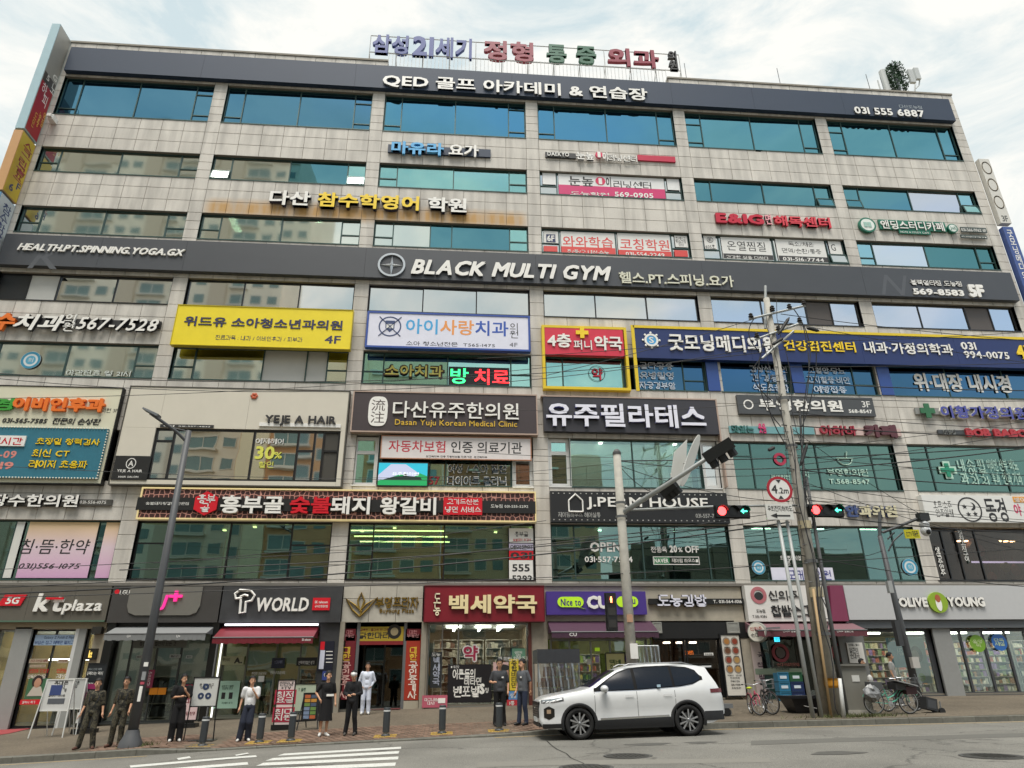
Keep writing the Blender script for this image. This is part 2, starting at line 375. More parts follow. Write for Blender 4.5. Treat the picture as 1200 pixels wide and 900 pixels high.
xs=[-60+i*2 for i in range(61)]
sheet('ground',[-400+i*100 for i in range(9)],[-400+i*100 for i in range(10)],lambda x,y:-2.6,mat('5f5d55',.9,var=.2))
sheet('road',xs,[-8,-4,0,4,8,12,16,18,20,KY],road_z,ASPH)
sheet('pavement',xs,[KY+.17,22,22.9,25,27,D+.3],gz,CONC)
# brick strip along the kerb: too small to pick apart, so one real-geometry part
mb=MB();BRK=mat('715c4e',.9,var=.2,scale=12,rand=.28)
y=KY+.19
row=0
while y<23.6:
 x=-9.5+(.12 if row%2 else 0)
 while x<6.5:
  z=gz(x+.1,y+.1)
  mb.add([(x,y,z),(x+.205,y,z),(x+.205,y+.205,z),(x,y+.205,z),(x+.008,y+.008,z+.012),(x+.197,y+.008,z+.012),(x+.197,y+.197,z+.012),(x+.008,y+.197,z+.012)],[(4,5,6,7),(0,1,5,4),(1,2,6,5),(2,3,7,6),(3,0,4,7)])
  x+=.22
 y+=.22;row+=1
tag(mb.build('paving_brick',BRK),'weathered small paving bricks between the kerb and the shops','paving',kind='stuff')
kerb=empty('kerb',(0,KY,0));tag(kerb,kind='structure')
x=-30.
while x<36:
 x2=x+.99;za,zb=road_z(x,KY),road_z(x2,KY);ta,tb=za+lerp_tab(KH,x),zb+lerp_tab(KH,x2);e=.015
 mb=MB();mb.add([(x,KY,za-.2),(x2,KY,zb-.2),(x2,KY,tb-e),(x,KY,ta-e),(x2,KY+e,tb),(x,KY+e,ta),(x2,KY+.18,tb),(x,KY+.18,ta),(x2,KY+.18,zb-.2),(x,KY+.18,za-.2)],
 [(0,1,2,3),(3,2,4,5),(5,4,6,7),(7,6,8,9),(0,3,5,7,9),(1,8,6,4,2)])
 mb.build('kerb_stone',KERBM,kerb);x+=1.0
def decal(name,poly,m,lift=.005,kind='structure',label=None,cat=None,group=None,zf=None):
 """flat marking laid on the ground: poly of (x, y); subdivided so that it follows the slope"""
 bm=bmesh.new();vs=[bm.verts.new((x,y,0)) for x,y in poly];bm.faces.new(vs)
 bmesh.ops.triangulate(bm,faces=bm.faces[:])
 for _ in range(3):bmesh.ops.subdivide_edges(bm,edges=[e for e in bm.edges if e.calc_length()>1.2],cuts=1,use_grid_fill=False)
 bmesh.ops.triangulate(bm,faces=bm.faces[:])
 for v in bm.verts:v.co.z=(zf or gz)(v.co.x,v.co.y)+lift
 bmesh.ops.recalc_face_normals(bm,faces=bm.faces[:])
 me=bpy.data.meshes.new(name);bm.to_mesh(me);bm.free();me.materials.append(m)
 o=bpy.data.objects.new(name,me);COL.objects.link(o);return tag(o,label,cat,group,kind)
PW=mat('c2c3be',.85,var=.32,scale=22);PY=mat('a8905c',.8,var=.22,scale=8)
def G(px,py,lift=0):
 """point on the ground seen at a pixel of the photograph"""
 lo,hi=5.,29.
 for _ in range(50):
  y=(lo+hi)/2;x,z=F(px,py,y)
  if z>gz(x,y)+lift:lo=y
  else:hi=y
 return x,(lo+hi)/2
def road_pt(px,py):
 lo,hi=3.,KY-.02
 for _ in range(50):
  y=(lo+hi)/2;x,z=F(px,py,y)
  if z>road_z(x,y)+.005:lo=y
  else:hi=y
 return x,(lo+hi)/2
for a,b,c,d in[((333,883),(470,875),(470,877.4),(325,885.6)),((320,888.3),(468,880),(467,883),(311,891.5)),((309,893.8),(467,886.5),(466.5,889.8),(300,897.5)),((296,901),(464,893.5),(463,897.5),(288,905))]:
 decal('crossing_bar',[road_pt(*q) for q in(a,b,c,d)],PW,zf=road_z)
decal('lane_line',[road_pt(*q) for q in((152,897),(300,885),(301,887),(153,899.5))],PW,zf=road_z)
decal('lane_line',[road_pt(*q) for q in((170,903),(290,893),(291,896),(172,906))],PW,zf=road_z)
decal('arrow_marking',[road_pt(*q) for q in((207,888.5),(222,886.2),(224,888),(209,890.5))],PW,zf=road_z)
decal('arrow_marking',[road_pt(*q) for q in((275,884.5),(290,882),(292,883),(277,885.7))],PW,zf=road_z)
for xa,xb in((-30,-7.6),(1.2,34)):
 n=int((xb-xa)/2);pts=[(xa+(xb-xa)*i/n,KY-.38) for i in range(n+1)]
 decal('kerb_line',[(x,y) for x,y in pts]+[(x,y+.11) for x,y in pts[::-1]],PY,zf=road_z)
TACT=mat('ad9048',.85,var=.3,scale=14,rand=.1)
PADS=[(237,872),(304,868),(341,864),(452,862),(518,859),(585,856),(150,884)]
BOLL=[]
for i,(px,py) in enumerate(PADS[:6]):
 y0=21.42;x0=F(px,py,y0)[0]
 root=empty('tactile_paving',(x0,y0,gz(x0,y0)),['yellow tactile slabs under the bollard beside the white standing notice','yellow tactile slabs beside the woman in white','yellow tactile slabs under the bollard before the woman in a black skirt','yellow tactile slabs in front of the building entrance','yellow tactile slabs in front of the pharmacy corner','yellow tactile slabs by the two men in grey shirts'][i],'tactile paving','yellow tactile paving pads')
 for a in range(2):
  for b in range(2):
   xx=x0-.31+a*.31;yy=y0-.3+b*.31;z=gz(xx+.15,yy+.15)+.012
   m=MB().box(xx,xx+.3,yy,yy+.3,z-.03,z+.008)
   for p in range(3):
    for q in range(3):m.box(xx+.05+p*.085,xx+.08+p*.085,yy+.05+q*.085,yy+.08+q*.085,z+.008,z+.014)
   m.build('tile',TACT,root)
 BOLL.append((x0,y0))
for(px,py,r,lab) in((542/1+140,886,.36,None),):
 pass
def manhole(px,py,r,label):
 x,y=road_pt(px,py);z=road_z(x,y)
 root=empty('manhole_cover',(x,y,z),label,'manhole cover')
 MB().lathe([(r+.06,.003),(r+.06,.01),(r,.01)],(x,y,z),32).build('rim',mat('4a4a48',.8),root)
 m=MB().lathe([(r-.01,.004),(r-.01,.012),(r*.5,.012),(.0001,.012)],(x,y,z),32)
 for k in range(-3,4):m.box(x+k*.09-.015,x+k*.09+.015,y-r*.7*math.sqrt(max(.05,1-(k/4.)**2)),y+r*.7*math.sqrt(max(.05,1-(k/4.)**2)),z+.012,z+.018)
 m.build('lid',mat('3b3a37',.7,.3,var=.3,scale=12),root)
manhole(736,885.6,.42,'oval-looking dark manhole cover in the road below the white car')
manhole(687,899,.42,'dark manhole cover cut by the bottom edge below the car front')
manhole(1163,886,.46,'dark manhole cover in the road at the lower right')
x0,y0=F(340,868.5,21.15)[0],21.0
root=empty('drain_grate',(x0,y0,gz(x0,y0)),'rusty rectangular drain grate set in the pavement edge','drain grate')
xa,xb=F(316,868,21.1)[0],F(367,868,21.1)[0]
m=MB()
for k in range(26):
 a=xa+(xb-xa)*k/26;m.box(a,a+(xb-xa)/40,y0,y0+.34,gz(a,y0)+.012,gz(a,y0)+.022)
m.build('bars',mat('5a4a38',.8,.4,var=.2),root)
MB().box(xa-.04,xb+.04,y0-.04,y0+.38,gz(xa,y0)-.1,gz(xa,y0)+.008).build('frame',mat('3f3830',.8,.2),root)
# red mats
decal('entrance_mat',[G(*q) for q in((-40,852),(38,849),(10,860),(-60,870))],mat('8f3a3c',.95,var=.15,scale=20),.012,kind=None,label='faded red mat on the pavement outside the leftmost shop',cat='mat')
decal('entrance_mat',[G(*q) for q in((424,827.5),(470,827.5),(468,831.5),(421,832))],mat('5c1c20',.95,var=.15,scale=20),.014,kind=None,label='dark red mat in the doorway between the agency banners',cat='mat')
# a repaired strip and the long crack left of the car
decal('road_patch',[road_pt(*q) for q in((880,868),(1230,858),(1230,862.5),(880,873))],mat('5d5c57',.9,var=.15,scale=30),.003,zf=road_z)
decal('road_patch',[road_pt(*q) for q in((560,893),(900,888),(905,893),(560,899))],mat('77756e',.9,var=.15,scale=30),.003,zf=road_z)
cp=[(640,868),(645,873),(652,878),(663,883),(668,888),(682,894),(690,900)]
decal('road_crack',[road_pt(x,y) for x,y in cp]+[road_pt(x+1.6,y) for x,y in cp[::-1]],mat('2e2d2a',.95),.006,zf=road_z)
for i,(px,py,r) in enumerate(((760,872,.5),(820,870,.35),(430,905,.6),(980,882,.5))):
 x,y=road_pt(px,py);decal('oil_stain',[(x+r*(1+.25*math.sin(3*t+i))*math.cos(t),y+.6*r*math.sin(t)) for t in[2*math.pi*k/18 for k in range(18)]],mat('4e4d49',.8,var=.2,scale=9),.004,zf=road_z)
# ================================================================= the commercial building
BX0,BX1,BTOP=-21.55,29.36,33.85
BLD=empty('commercial_building',(0,D,0),'seven-storey beige stone-clad commercial building covered with shop signs','building')
ROWS={8:(28.81,31.42),7:(25.10,26.63),6:(21.46,22.98),5:(17.77,19.22),4:(14.03,15.67),3:(9.35,11.57),2:(5.40,7.71)}
def bayL(i):return-21.23+8.44*i
def bayR(i):return-13.48+8.44*i
def stone_mat():
 m=bpy.data.materials.new('beige_stone');m.use_nodes=True;t=m.node_tree;b=t.nodes['Principled BSDF'];b.inputs['Roughness'].default_value=.7
 g=_n(t,'ShaderNodeNewGeometry');oi=_n(t,'ShaderNodeObjectInfo')
 n1=_n(t,'ShaderNodeTexNoise');n1.inputs['Scale'].default_value=14;n1.inputs['Detail'].default_value=8;n1.inputs['Roughness'].default_value=.75
 n2=_n(t,'ShaderNodeTexNoise');n2.inputs['Scale'].default_value=.8;n2.inputs['Detail'].default_value=5
 mp=_n(t,'ShaderNodeMapping');mp.inputs['Scale'].default_value=(2.2,1,.25);n3=_n(t,'ShaderNodeTexNoise');n3.inputs['Scale'].default_value=1.3;n3.inputs['Detail'].default_value=7
 n4=_n(t,'ShaderNodeTexNoise');n4.inputs['Scale'].default_value=2.6;n4.inputs['Detail'].default_value=12;n4.inputs['Roughness'].default_value=.8
 P=g.outputs['Position'];L=t.links.new
 L(P,n1.inputs[0]);L(P,n2.inputs[0]);L(P,mp.inputs[0]);L(mp.outputs[0],n3.inputs[0]);L(P,n4.inputs[0])
 rmp=_n(t,'ShaderNodeValToRGB');rmp.color_ramp.elements[0].position=.25;rmp.color_ramp.elements[1].position=.75
 rmp.color_ramp.elements[0].color=hexc('c4beb4')+(1,);rmp.color_ramp.elements[1].color=hexc('d4d0c8')+(1,);L(n1.outputs[0],rmp.inputs[0])
 def mul(col,fac_socket):
  mm=_n(t,'ShaderNodeMix',data_type='RGBA',blend_type='MULTIPLY');mm.inputs[0].default_value=1;L(col,mm.inputs[6]);L(fac_socket,mm.inputs[7]);return mm.outputs[2]
 def mrng(s,a,b_,c,d):
  r=_n(t,'ShaderNodeMapRange');r.inputs[1].default_value=a;r.inputs[2].default_value=b_;r.inputs[3].default_value=c;r.inputs[4].default_value=d;L(s,r.inputs[0]);return r.outputs[0]
 c=mul(rmp.outputs[0],mrng(n2.outputs[0],.3,.7,.92,1.05));c=mul(c,mrng(n3.outputs[0],.32,.6,.78,1.04))
 ad=_n(t,'ShaderNodeMath',operation='ADD');L(oi.outputs['Random'],ad.inputs[0]);L(g.outputs['Random Per Island'],ad.inputs[1]);fr=_n(t,'ShaderNodeMath',operation='FRACT');L(ad.outputs[0],fr.inputs[0])
 c=mul(c,mrng(fr.outputs[0],0,1,.93,1.05))
 gr=_n(t,'ShaderNodeMix',data_type='RGBA');L(mrng(n4.outputs[0],.60,.70,0,.32),gr.inputs[0]);L(c,gr.inputs[6]);gr.inputs[7].default_value=hexc('6f695f')+(1,);c=gr.outputs[2]
 sx=_n(t,'ShaderNodeSeparateXYZ');L(P,sx.inputs[0])
 def band(s,a,b_,w):
  u=mrng(s,a-w,a+w,0,1);v=mrng(s,b_-w,b_+w,1,0);q=_n(t,'ShaderNodeMath',operation='MULTIPLY');L(u,q.inputs[0]);L(v,q.inputs[1]);return q.outputs[0]
 q=_n(t,'ShaderNodeMath',operation='MULTIPLY');L(band(sx.outputs[0],-12.6,3.2,.3),q.inputs[0]);L(band(sx.outputs[2],22.9,23.75,.25),q.inputs[1])
 q2=_n(t,'ShaderNodeMath',operation='MULTIPLY');L(q.outputs[0],q2.inputs[0]);L(mrng(n3.outputs[0],.3,.55,.35,.95),q2.inputs[1])
 ru=_n(t,'ShaderNodeMix',data_type='RGBA');L(q2.outputs[0],ru.inputs[0]);L(c,ru.inputs[6]);ru.inputs[7].default_value=hexc('b98f50')+(1,)
 L(ru.outputs[2],b.inputs['Base Color'])
 bp=_n(t,'ShaderNodeBump');bp.inputs['Strength'].default_value=.15;bp.inputs['Distance'].default_value=.01;L(n1.outputs[0],bp.inputs['Height']);L(bp.outputs[0],b.inputs['Normal'])
 return m
STONE=stone_mat();JOINT=mat('8f897e',.9)
# backing wall with the window openings left open
mb=MB();zs=[5.25]
for r in(2,3,4,5,6,7,8):zs+=list(ROWS[r])
zs+=[33.22]
for a,b in zip(zs[0::2],zs[1::2]):mb.box(BX0,BX1,D+.035,D+.3,a,b)
for r,(a,b) in ROWS.items():
 xs_=[BX0]+[v for i in range(6) for v in(bayL(i),bayR(i))]+[BX1]
 for p,q in zip(xs_[0::2],xs_[1::2]):mb.box(p,q,D+.035,D+.3,a,b)
XR0,XR1=F(455,72)[0],F(782,93)[0]
mb.box(BX0,XR0,D+.035,D+.3,33.22,BTOP-.01);mb.box(XR1,BX1,D+.035,D+.3,33.22,BTOP-.01)
mb.build('wall',JOINT,BLD)
# slabs, room backs and end walls
CEIL=mat('8c8b86',.8);ROOM=mat('8c867a',.85,var=.3,scale=.7)
mb=MB()
for z in(5.12,8.1,12.4,16.35,20.0,23.7,27.5,32.6):mb.box(BX0+.1,BX1-.1,D+.3,D+7,z,z+.25)
mb.build('floor_slab',CEIL,BLD)
mb=MB();mb.box(BX0+.1,BX1-.1,D+6,D+6.2,-.5,33)
for i in range(-1,6):
 x=bayR(i)+.33 if i>=0 else BX0+.1
 mb.box(x,x+.15,D+.31,D+6,5.4,32.5)
mb.build('partition',ROOM,BLD)
MB().box(BX0,BX0+.3,D+.3,D+14,-1,BTOP).box(BX1-.3,BX1,D+.3,D+14,-1,BTOP).box(BX0+.3,BX1-.3,D+13.7,D+14,-1,BTOP).box(BX0+.3,BX1-.3,D+.3,D+13.7,BTOP-.8,BTOP-.6).build('side_wall',mat('b0aa9d',.8,var=.1),BLD)
# parapet coping: lower in the middle where the railing stands
XR0,XR1=F(455,72)[0],F(782,93)[0]
for a,b in((BX0-.03,XR0),(XR1,BX1+.03)):MB().box(a,b,D-.05,D+.3,BTOP,BTOP+.12).build('coping',mat('8d877c',.8,var=.15),BLD)
MB().box(BX0,BX1,D-.1,D+.3,5.14,5.25).build('ledge',mat('6f6b64',.7,var=.15,scale=3),BLD)
# ---------------------------------------------------------------- glass
GL_BLUE=[glass('blue_film_glass%d'%i,(.05,.12,.16),c,.80,.03,.05) for i,c in enumerate([(.12,.30,.43),(.13,.36,.46),(.16,.41,.49)])]
GL_TEAL=glass('teal_glass',(.34,.60,.56),(.56,.97,.94),.55,.012,.03)
GL_GRN=glass('green_glass',(.36,.50,.45),(.92,.98,.92),.70,.04,.03)
GL_PALE=glass('pale_glass',(.30,.36,.36),(.90,.92,.90),.68,.03,.02)
GL_DARK=glass('dark_glass',(.42,.62,.56),(.66,.92,.88),.24,.012,.02)
GL_CLEAR=glass('clear_glass',(.86,.92,.89),(.9,.95,.93),.09,.01,.2)
GL_SKY=glass('sky_glass',(.06,.16,.19),(.16,.40,.48),.72,.02,.03)  # blue gloss tint stands in for the reflected blue sky
GL_FILM=glass('green_film_glass',(.05,.16,.13),(.4,.9,.78),.3,.06,.04)
TEALFILM=mat('2f8a7c',.25,var=.12,scale=1.5);BLIND=mat('9fc9c4',.7);NAVYFILM=mat('22487c',.3,var=.08,scale=1.2)
FROST=mat('c9c9c4',.35,var=.06,scale=1)
WINDOWS={}
def window(x0,x1,z0,z1,cols=(.12,.38,.38,.12),splits=None,fm=GFRAME,gm=GL_GRN,fw=.055,Y=D,recess=.16,opened=(),label=None,deep=.1):
 """one window: frame mesh with a pane object for every light"""
 splits=splits or{};y0,y1=Y+recess,Y+recess+deep
 root_loc=((x0+x1)/2,y0,z0);tot=sum(cols)
 fr=MB();fr.frame(x0,x1,z0,z1,fw,y0,y1)
 if recess>.05:
  fr.box(x0-.02,x0,Y+.005,y1,z0,z1);fr.box(x1,x1+.02,Y+.005,y1,z0,z1);fr.box(x0,x1,Y-.03,y1,z0-.05,z0)
 cells=[];x=x0
 for i,c in enumerate(cols):
  xa,xb=x,x+(x1-x0)*c/tot;x=xb
  if i:fr.box(xa-fw/2,xa+fw/2,y0-.004,y1,z0+fw,z1-fw)
  sp=splits.get(i,(1,));z=z0;st=sum(sp)
  for j,h in enumerate(sp):
   za,zb=z,z+(z1-z0)*h/st;z=zb
   if j:fr.box(xa+fw/2,xb-fw/2,y0-.003,y1,za-fw/2,za+fw/2)
   cells.append((i,j,xa,xb,za,zb))
 w=fr.build('window',fm,BLD,loc=root_loc)
 for i,j,xa,xb,za,zb in cells:
  g=gm(i,j) if callable(gm) else gm
  e=fw*.5-.006;cx,cz=(xa+xb)/2,(za+zb)/2;hw,hh=(xb-xa)/2-e,(zb-za)/2-e
  key=('pane',round(hw,3),round(hh,3),g.name)
  if key not in _M:_M[key]=MB().box(-hw,hw,-.006,.006,-hh,hh)
  if isinstance(_M[key],MB):
   o=_M[key].build('pane',g,w,local=True);_M[key]=o.data
  else:o=bpy.data.objects.new('pane',_M[key]);COL.objects.link(o);o.parent=w
  o.location=(cx-root_loc[0],(y0+y1)/2-root_loc[1],cz-root_loc[2])
  o.rotation_euler=(R_.gauss(0,.005),0,R_.gauss(0,.007))
  if(i,j) in opened:
   o.rotation_euler=(-.22,0,0);o.location.y-=hh*.34+.06
   s=MB().frame(-hw-.01,hw+.01,-hh-.01,hh+.01,.05,-.03,.03).build('sash',fm,w,local=True);s.location=o.location;s.rotation_euler=o.rotation_euler
 return w
def pick(*names):
 return lambda i,j:names[min(i,len(names)-1)]
S8a,S8b={0:(.2,.8),3:(.2,.8)},{0:(.2,.8),3:(.2,.62,.18)}
for i in range(6):
 g=GL_BLUE[(0,0,1,1,2,2)[i]]
 window(bayL(i),bayR(i),*ROWS[8],splits=({0:(.2,.8),3:(.2,.55,.25)} if i<2 else{0:(.2,.8),3:(.2,.8)} if i==3 else{0:(.18,.5,.32),3:(.2,.8)} if i>3 else S8b),gm=g)
H={0:(.42,.58),3:(.42,.58)}
window(bayL(0),bayR(0),*ROWS[7],splits=H,gm=GL_GRN);window(bayL(1),bayR(1),*ROWS[7],splits=H,gm=pick(GL_GRN,GL_GRN,GL_SKY,GL_TEAL),opened=((3,0),(0,0)))
window(bayL(2),bayR(2),*ROWS[7],splits=H,gm=pick(GL_TEAL,GL_TEAL,GL_TEAL,GL_TEAL))
window(bayL(3),bayR(3),*ROWS[7],splits=H,gm=GL_PALE)
window(bayL(4),bayR(4),*ROWS[7],splits={3:(.42,.58)},gm=GL_SKY,opened=((3,0),));window(bayL(5),bayR(5),*ROWS[7],splits=H,gm=pick(GL_SKY,GL_SKY,GL_PALE,GL_TEAL),opened=((0,0),(3,0)))
window(bayL(0),bayR(0),*ROWS[6],splits=H,gm=GL_GRN);window(bayL(1),bayR(1),*ROWS[6],splits=H,gm=GL_GRN)
window(bayL(2),bayR(2),*ROWS[6],cols=(.12,.24,.14,.38,.12),splits={0:(.4,.6),4:(.42,.58)},gm=pick(GL_GRN,GL_GRN,GL_SKY,GL_SKY,GL_TEAL))
window(bayL(3),bayR(3),*ROWS[6],splits=H,gm=GL_PALE);window(bayL(4),bayR(4),*ROWS[6],splits=H,gm=GL_PALE,opened=((3,0),))
window(bayL(5),bayR(5),*ROWS[6],splits={0:(.35,.65),3:(.35,.65)},gm=pick(GL_TEAL,GL_GRN,GL_FILM,GL_FILM))
# fifth floor: the gym's wide lights in dark frames
BR=mat('5d5651',.5)
window(bayL(0),bayR(0),*ROWS[5],cols=(.17,.17,.33,.33),fm=DFRAME,gm=pick(mat('2b2c2e',.3),FROST,GL_PALE,GL_PALE))
window(bayL(1),bayR(1),*ROWS[5],cols=(1,1,1),fm=DFRAME,gm=GL_PALE);window(bayL(2),bayR(2),*ROWS[5],cols=(1,1,1),fm=DFRAME,gm=GL_PALE)
window(bayL(3),bayR(3),*ROWS[5],cols=(1,1,1),fm=DFRAME,gm=GL_PALE);window(bayL(4),bayR(4),*ROWS[5],cols=(.34,.30,.17,.19),fm=DFRAME,gm=pick(GL_PALE,GL_PALE,BR,GL_PALE))
window(bayL(5),bayR(5),*ROWS[5],cols=(.33,.33,.17,.17),fm=DFRAME,gm=pick(GL_PALE,GL_PALE,BR,GL_PALE))
# fourth floor
H4={0:(.4,.6),3:(.4,.6)}
window(bayL(0),bayR(0),*ROWS[4],splits=H4,gm=GL_GRN)
window(bayL(1),bayR(1),*ROWS[4],cols=(.12,.39,.25,.12,.12),splits={0:(.4,.6),4:(.4,.6)},gm=pick(GL_GRN,GL_GRN,FROST,FROST,GL_GRN))
window(bayL(2),bayR(2),*ROWS[4],splits=H4,gm=GL_TEAL);window(bayL(3),F(731,420)[0],*ROWS[4],cols=(.22,.78),gm=pick(GL_TEAL,GL_TEAL))
for a,b in((744,827),(843,926),(942,1027),(1043,1210),(1225,1330)):
 window(F(a,440)[0],F(b,440)[0],*ROWS[4],cols=(.7,.3) if b<1100 else(.4,.4,.2),splits={1:(.35,.65)} if b<1100 else{},gm=glass('navy_film_glass',(.04,.08,.14),(.16,.38,.62),.42,.05,.03))
window(F(643,540)[0],F(667,540)[0]+.06,*ROWS[3],cols=(1,),splits={0:(.7,.3)},fm=WFRAME,fw=.16,gm=GL_TEAL)
window(F(667,540)[0]+.06,F(822,540)[0],*ROWS[3],cols=(.48,.52),gm=glass('pilates_glass',(.66,.84,.83),(.7,.9,.9),.2,.012,.03))
window(F(823,540)[0],bayR(3),*ROWS[3],cols=(1,),splits={0:(.7,.3)},fm=WFRAME,fw=.16,gm=GL_PALE)
window(bayL(4),bayR(4),*ROWS[3],cols=(.12,.40,.34,.14),splits={0:(.7,.3),3:(.7,.3)},gm=glass('film_glass',(.09,.20,.17),(.5,.88,.78),.27,.12,.03))
window(bayL(5),bayR(5)+.9,*ROWS[3],cols=(.12,.42,.34,.12),splits={0:(.7,.3),3:(.7,.3)},gm=_M['film_glass'])
window(F(414,540)[0]-.03,F(442,540)[0],9.3,11.5,cols=(1,),splits={0:(.68,.32)},fm=WFRAME,fw=.15,gm=pick(GL_TEAL))
window(F(442,556)[0]+.04,F(600,556)[0],9.33,11.5,cols=(.38,.12,.25,.25),gm=GL_TEAL,fm=GFRAME)
window(F(601,556)[0],bayR(2),9.3,10.65,cols=(1,),fm=WFRAME,fw=.15,gm=GL_PALE)
# second floor
window(-21,bayR(0),*ROWS[2],cols=(.46,.24,.18,.12),splits={3:(.66,.34)},fm=GFRAME,gm=pick(GL_DARK))
window(bayL(1),bayR(1),*ROWS[2],cols=(.15,.32,.32,.21),splits={0:(.62,.38),3:(.6,.4)},fm=DFRAME,gm=pick(GL_DARK))
window(bayL(2),bayR(2),*ROWS[2],cols=(.13,.38,.36,.13),splits={0:(.6,.4)},fm=DFRAME,gm=pick(GL_DARK))
window(bayL(3),bayR(3),*ROWS[2],cols=(.13,.38,.37,.12),splits={0:(.62,.38),3:(.62,.38)},gm=GL_DARK)
window(bayL(4),bayR(4),*ROWS[2],cols=(.13,.2,.36,.19,.12),splits={0:(.62,.38),4:(.62,.38)},gm=GL_DARK)
# ---------------------------------------------------------------- interior ceiling lamps (lit in the photograph)
LAMP=mat('fff4dc',.5,emit=5.)
def lamp(x,y,z,w,h,label='lit white ceiling lamp panel seen through an upper window',group='ceiling lamps in the upper rooms',m=LAMP):
 o=MB().box(x-w/2,x+w/2,y,y+h,z-.05,z).build('ceiling_lamp',m,loc=(x,y,z));tag(o,label,'lamp',group)
for(x,z) in((-16.6,27.45),(-18.8,27.45),(-14.4,27.45),(-20,27.45),(-16.2,23.65),(-11.8,23.65),(-7.4,23.65)):
 lamp(x,D+1.1,z,.35,1.3)
for k in range(7):lamp(4.6+k*1.25,D+1.0+(k%3)*.9,12.35,.16,.16,'small round downlight in the studio ceiling behind the third-floor window','downlights in the studio',LAMP)
for k in range(5):lamp(5+k*1.8,D+1.2+(k%2)*1.6,8.05,.14,.14,'small downlight in the hair salon behind the second-floor window','downlights in the hair salon',LAMP)
WARM=mat('ffd890',.5,emit=3.5)
for k in range(11):lamp(-12+k*1.55,D+1.0+(k*7%4)*.8,8.05,.14,.14,'small warm downlight in the restaurant behind the second-floor window','downlights in the restaurant',WARM)
for k in range(3):lamp(-2.5+k*.1,D+1.5+k*1.3,7.7,4.2,.05,'thin warm strip lamp under the restaurant ceiling','strip lamps in the restaurant',WARM)
for k in range(6):lamp(13+k*1.3,D+1.1+(k%2),8.05,.9,.08,'thin white strip lamp behind the second-floor window right of the utility pole','strip lamps in the clinic',LAMP)
# vertical blinds and the pale back walls of two bright rooms
bl_=MB();x=bayL(2)+1.1
while x<bayR(2)-1.1:bl_.box(x,x+.10,D+.42,D+.45,25.15,26.6);x+=.135
tag(bl_.build('vertical_blind',mat('b4d8d2',.7),BLD),kind='stuff')
x=F(667,540)[0];MB().box(x,bayR(3)-.2,D+3.2,D+3.3,8.4,12.4).box(x-.1,x,D+.4,D+3.2,8.4,12.4).build('studio_wall',mat('c9cfcb',.7),BLD)
for k in range(6):lamp(x+.8+(k%3)*2.3,D+1.0+(k//3)*1.1,12.38,1.2,.12,'added white strip lamp brightening the studio behind the large raised pilates lettering','strip lamps added to brighten the studio',mat('fff4dc',.5,emit=6.))  # extra strip lamps, added to brighten the studio interior
for k in range(3):MB().tube([(x+1.2+k*2,D+2.2,9.3),(x+1.2+k*2,D+2.2,11)],.03,6).tube([(x+1.2+k*2,D+2.2,11),(x+2.6+k*2,D+2.2,11)],.03,6).tube([(x+2.6+k*2,D+2.2,9.3),(x+2.6+k*2,D+2.2,11)],.03,6).build('exercise_frame',mat('d9d9d4',.5),BLD)
BLN=[mat('d9dbd2',.7),mat('b9c4b4',.7),mat('9fb0a8',.7)]
for q,(row,i,u0,u1,v) in enumerate(((7,0,.52,.86,.45),(7,1,.14,.48,.35),(6,0,.14,.48,.3),(6,1,.53,.84,.55),(4,0,.55,.85,.35),(4,1,.15,.4,.5),(6,5,.15,.3,.6),(7,5,.2,.45,.4),(2,3,.55,.8,.3),(2,4,.2,.45,.4),(8,0,.14,.48,.25),(8,3,.5,.85,.3))):
 z0,z1=ROWS[row];a,b=bayL(i)+7.7*u0,bayL(i)+7.7*u1;m=MB();n=14
 for k in range(n):zz=z1-(z1-z0)*v*k/n;m.box(a,b,D+.44,D+.47,zz-(z1-z0)*v/n+.01,zz)
 tag(m.build('window_blind',BLN[q%3],BLD),kind='stuff')
# ================================================================= apartment blocks across the street, mirrored in the windows
def tower(cx,y,w,h,dep,base,accent,label,rz=0.):
 root=empty('apartment_building',(cx,y,-2.5),label,'building',rz=rz)
 mb=MB();mb.box(-w/2,w/2,-dep,0,0,h);mb.build('wall',[mat(base,.85,var=.12,scale=.3)],root,local=True)
 a=MB();n=int(w/12)
 for k in range(n):
  x=-w/2+12*k;a.box(x+.2,x+2.6,0,.5,0,h+.8);a.box(x+2.61,x+11.9,0,.25,h-6,h-.2)
 a.build('pillar',mat(accent,.85,var=.1),root,local=True)
 fl=int(h/2.9);win=MB();bal=MB()
 for f in range(1,fl):
  z=f*2.9
  for k in range(n):
   x=-w/2+12*k
   win.box(x+3.2,x+6.6,-.02,.06,z+.7,z+2.3);win.box(x+7.6,x+9.1,-.02,.06,z+.9,z+2.2);win.box(x+10,x+11.4,-.02,.06,z+.9,z+2.2)
   bal.frame(x+3.1,x+6.7,z+.6,z+2.4,.12,.0,.12);bal.box(x+4.85,x+4.95,.0,.12,z+.7,z+2.3);bal.frame(x+7.5,x+9.2,z+.8,z+2.3,.1,0,.1);bal.box(x+3,x+7,0,.7,z+.2,z+.45)
 tag(win.build('window_glass',mat('6f8c8c',.15,spec=.8),root,local=True),kind='stuff');tag(bal.build('window_frame',mat('dad8cf',.6),root,local=True),kind='stuff')
 return root
tower(-62,-34,72,88,14,'efe8d8','d2c6b4','tall cream apartment slab mirrored in the upper left windows')
tower(-14,-26,24,44,12,'dcae84','efe2c4','brown and cream apartment block mirrored in the salon windows')
tower(10,-40,24,35,12,'d6bf9c','a5765a','pale apartment block mirrored in the middle second-floor windows')
tower(46,-46,36,22,12,'a9a294','7f786c','low grey block mirrored in the lower right windows')
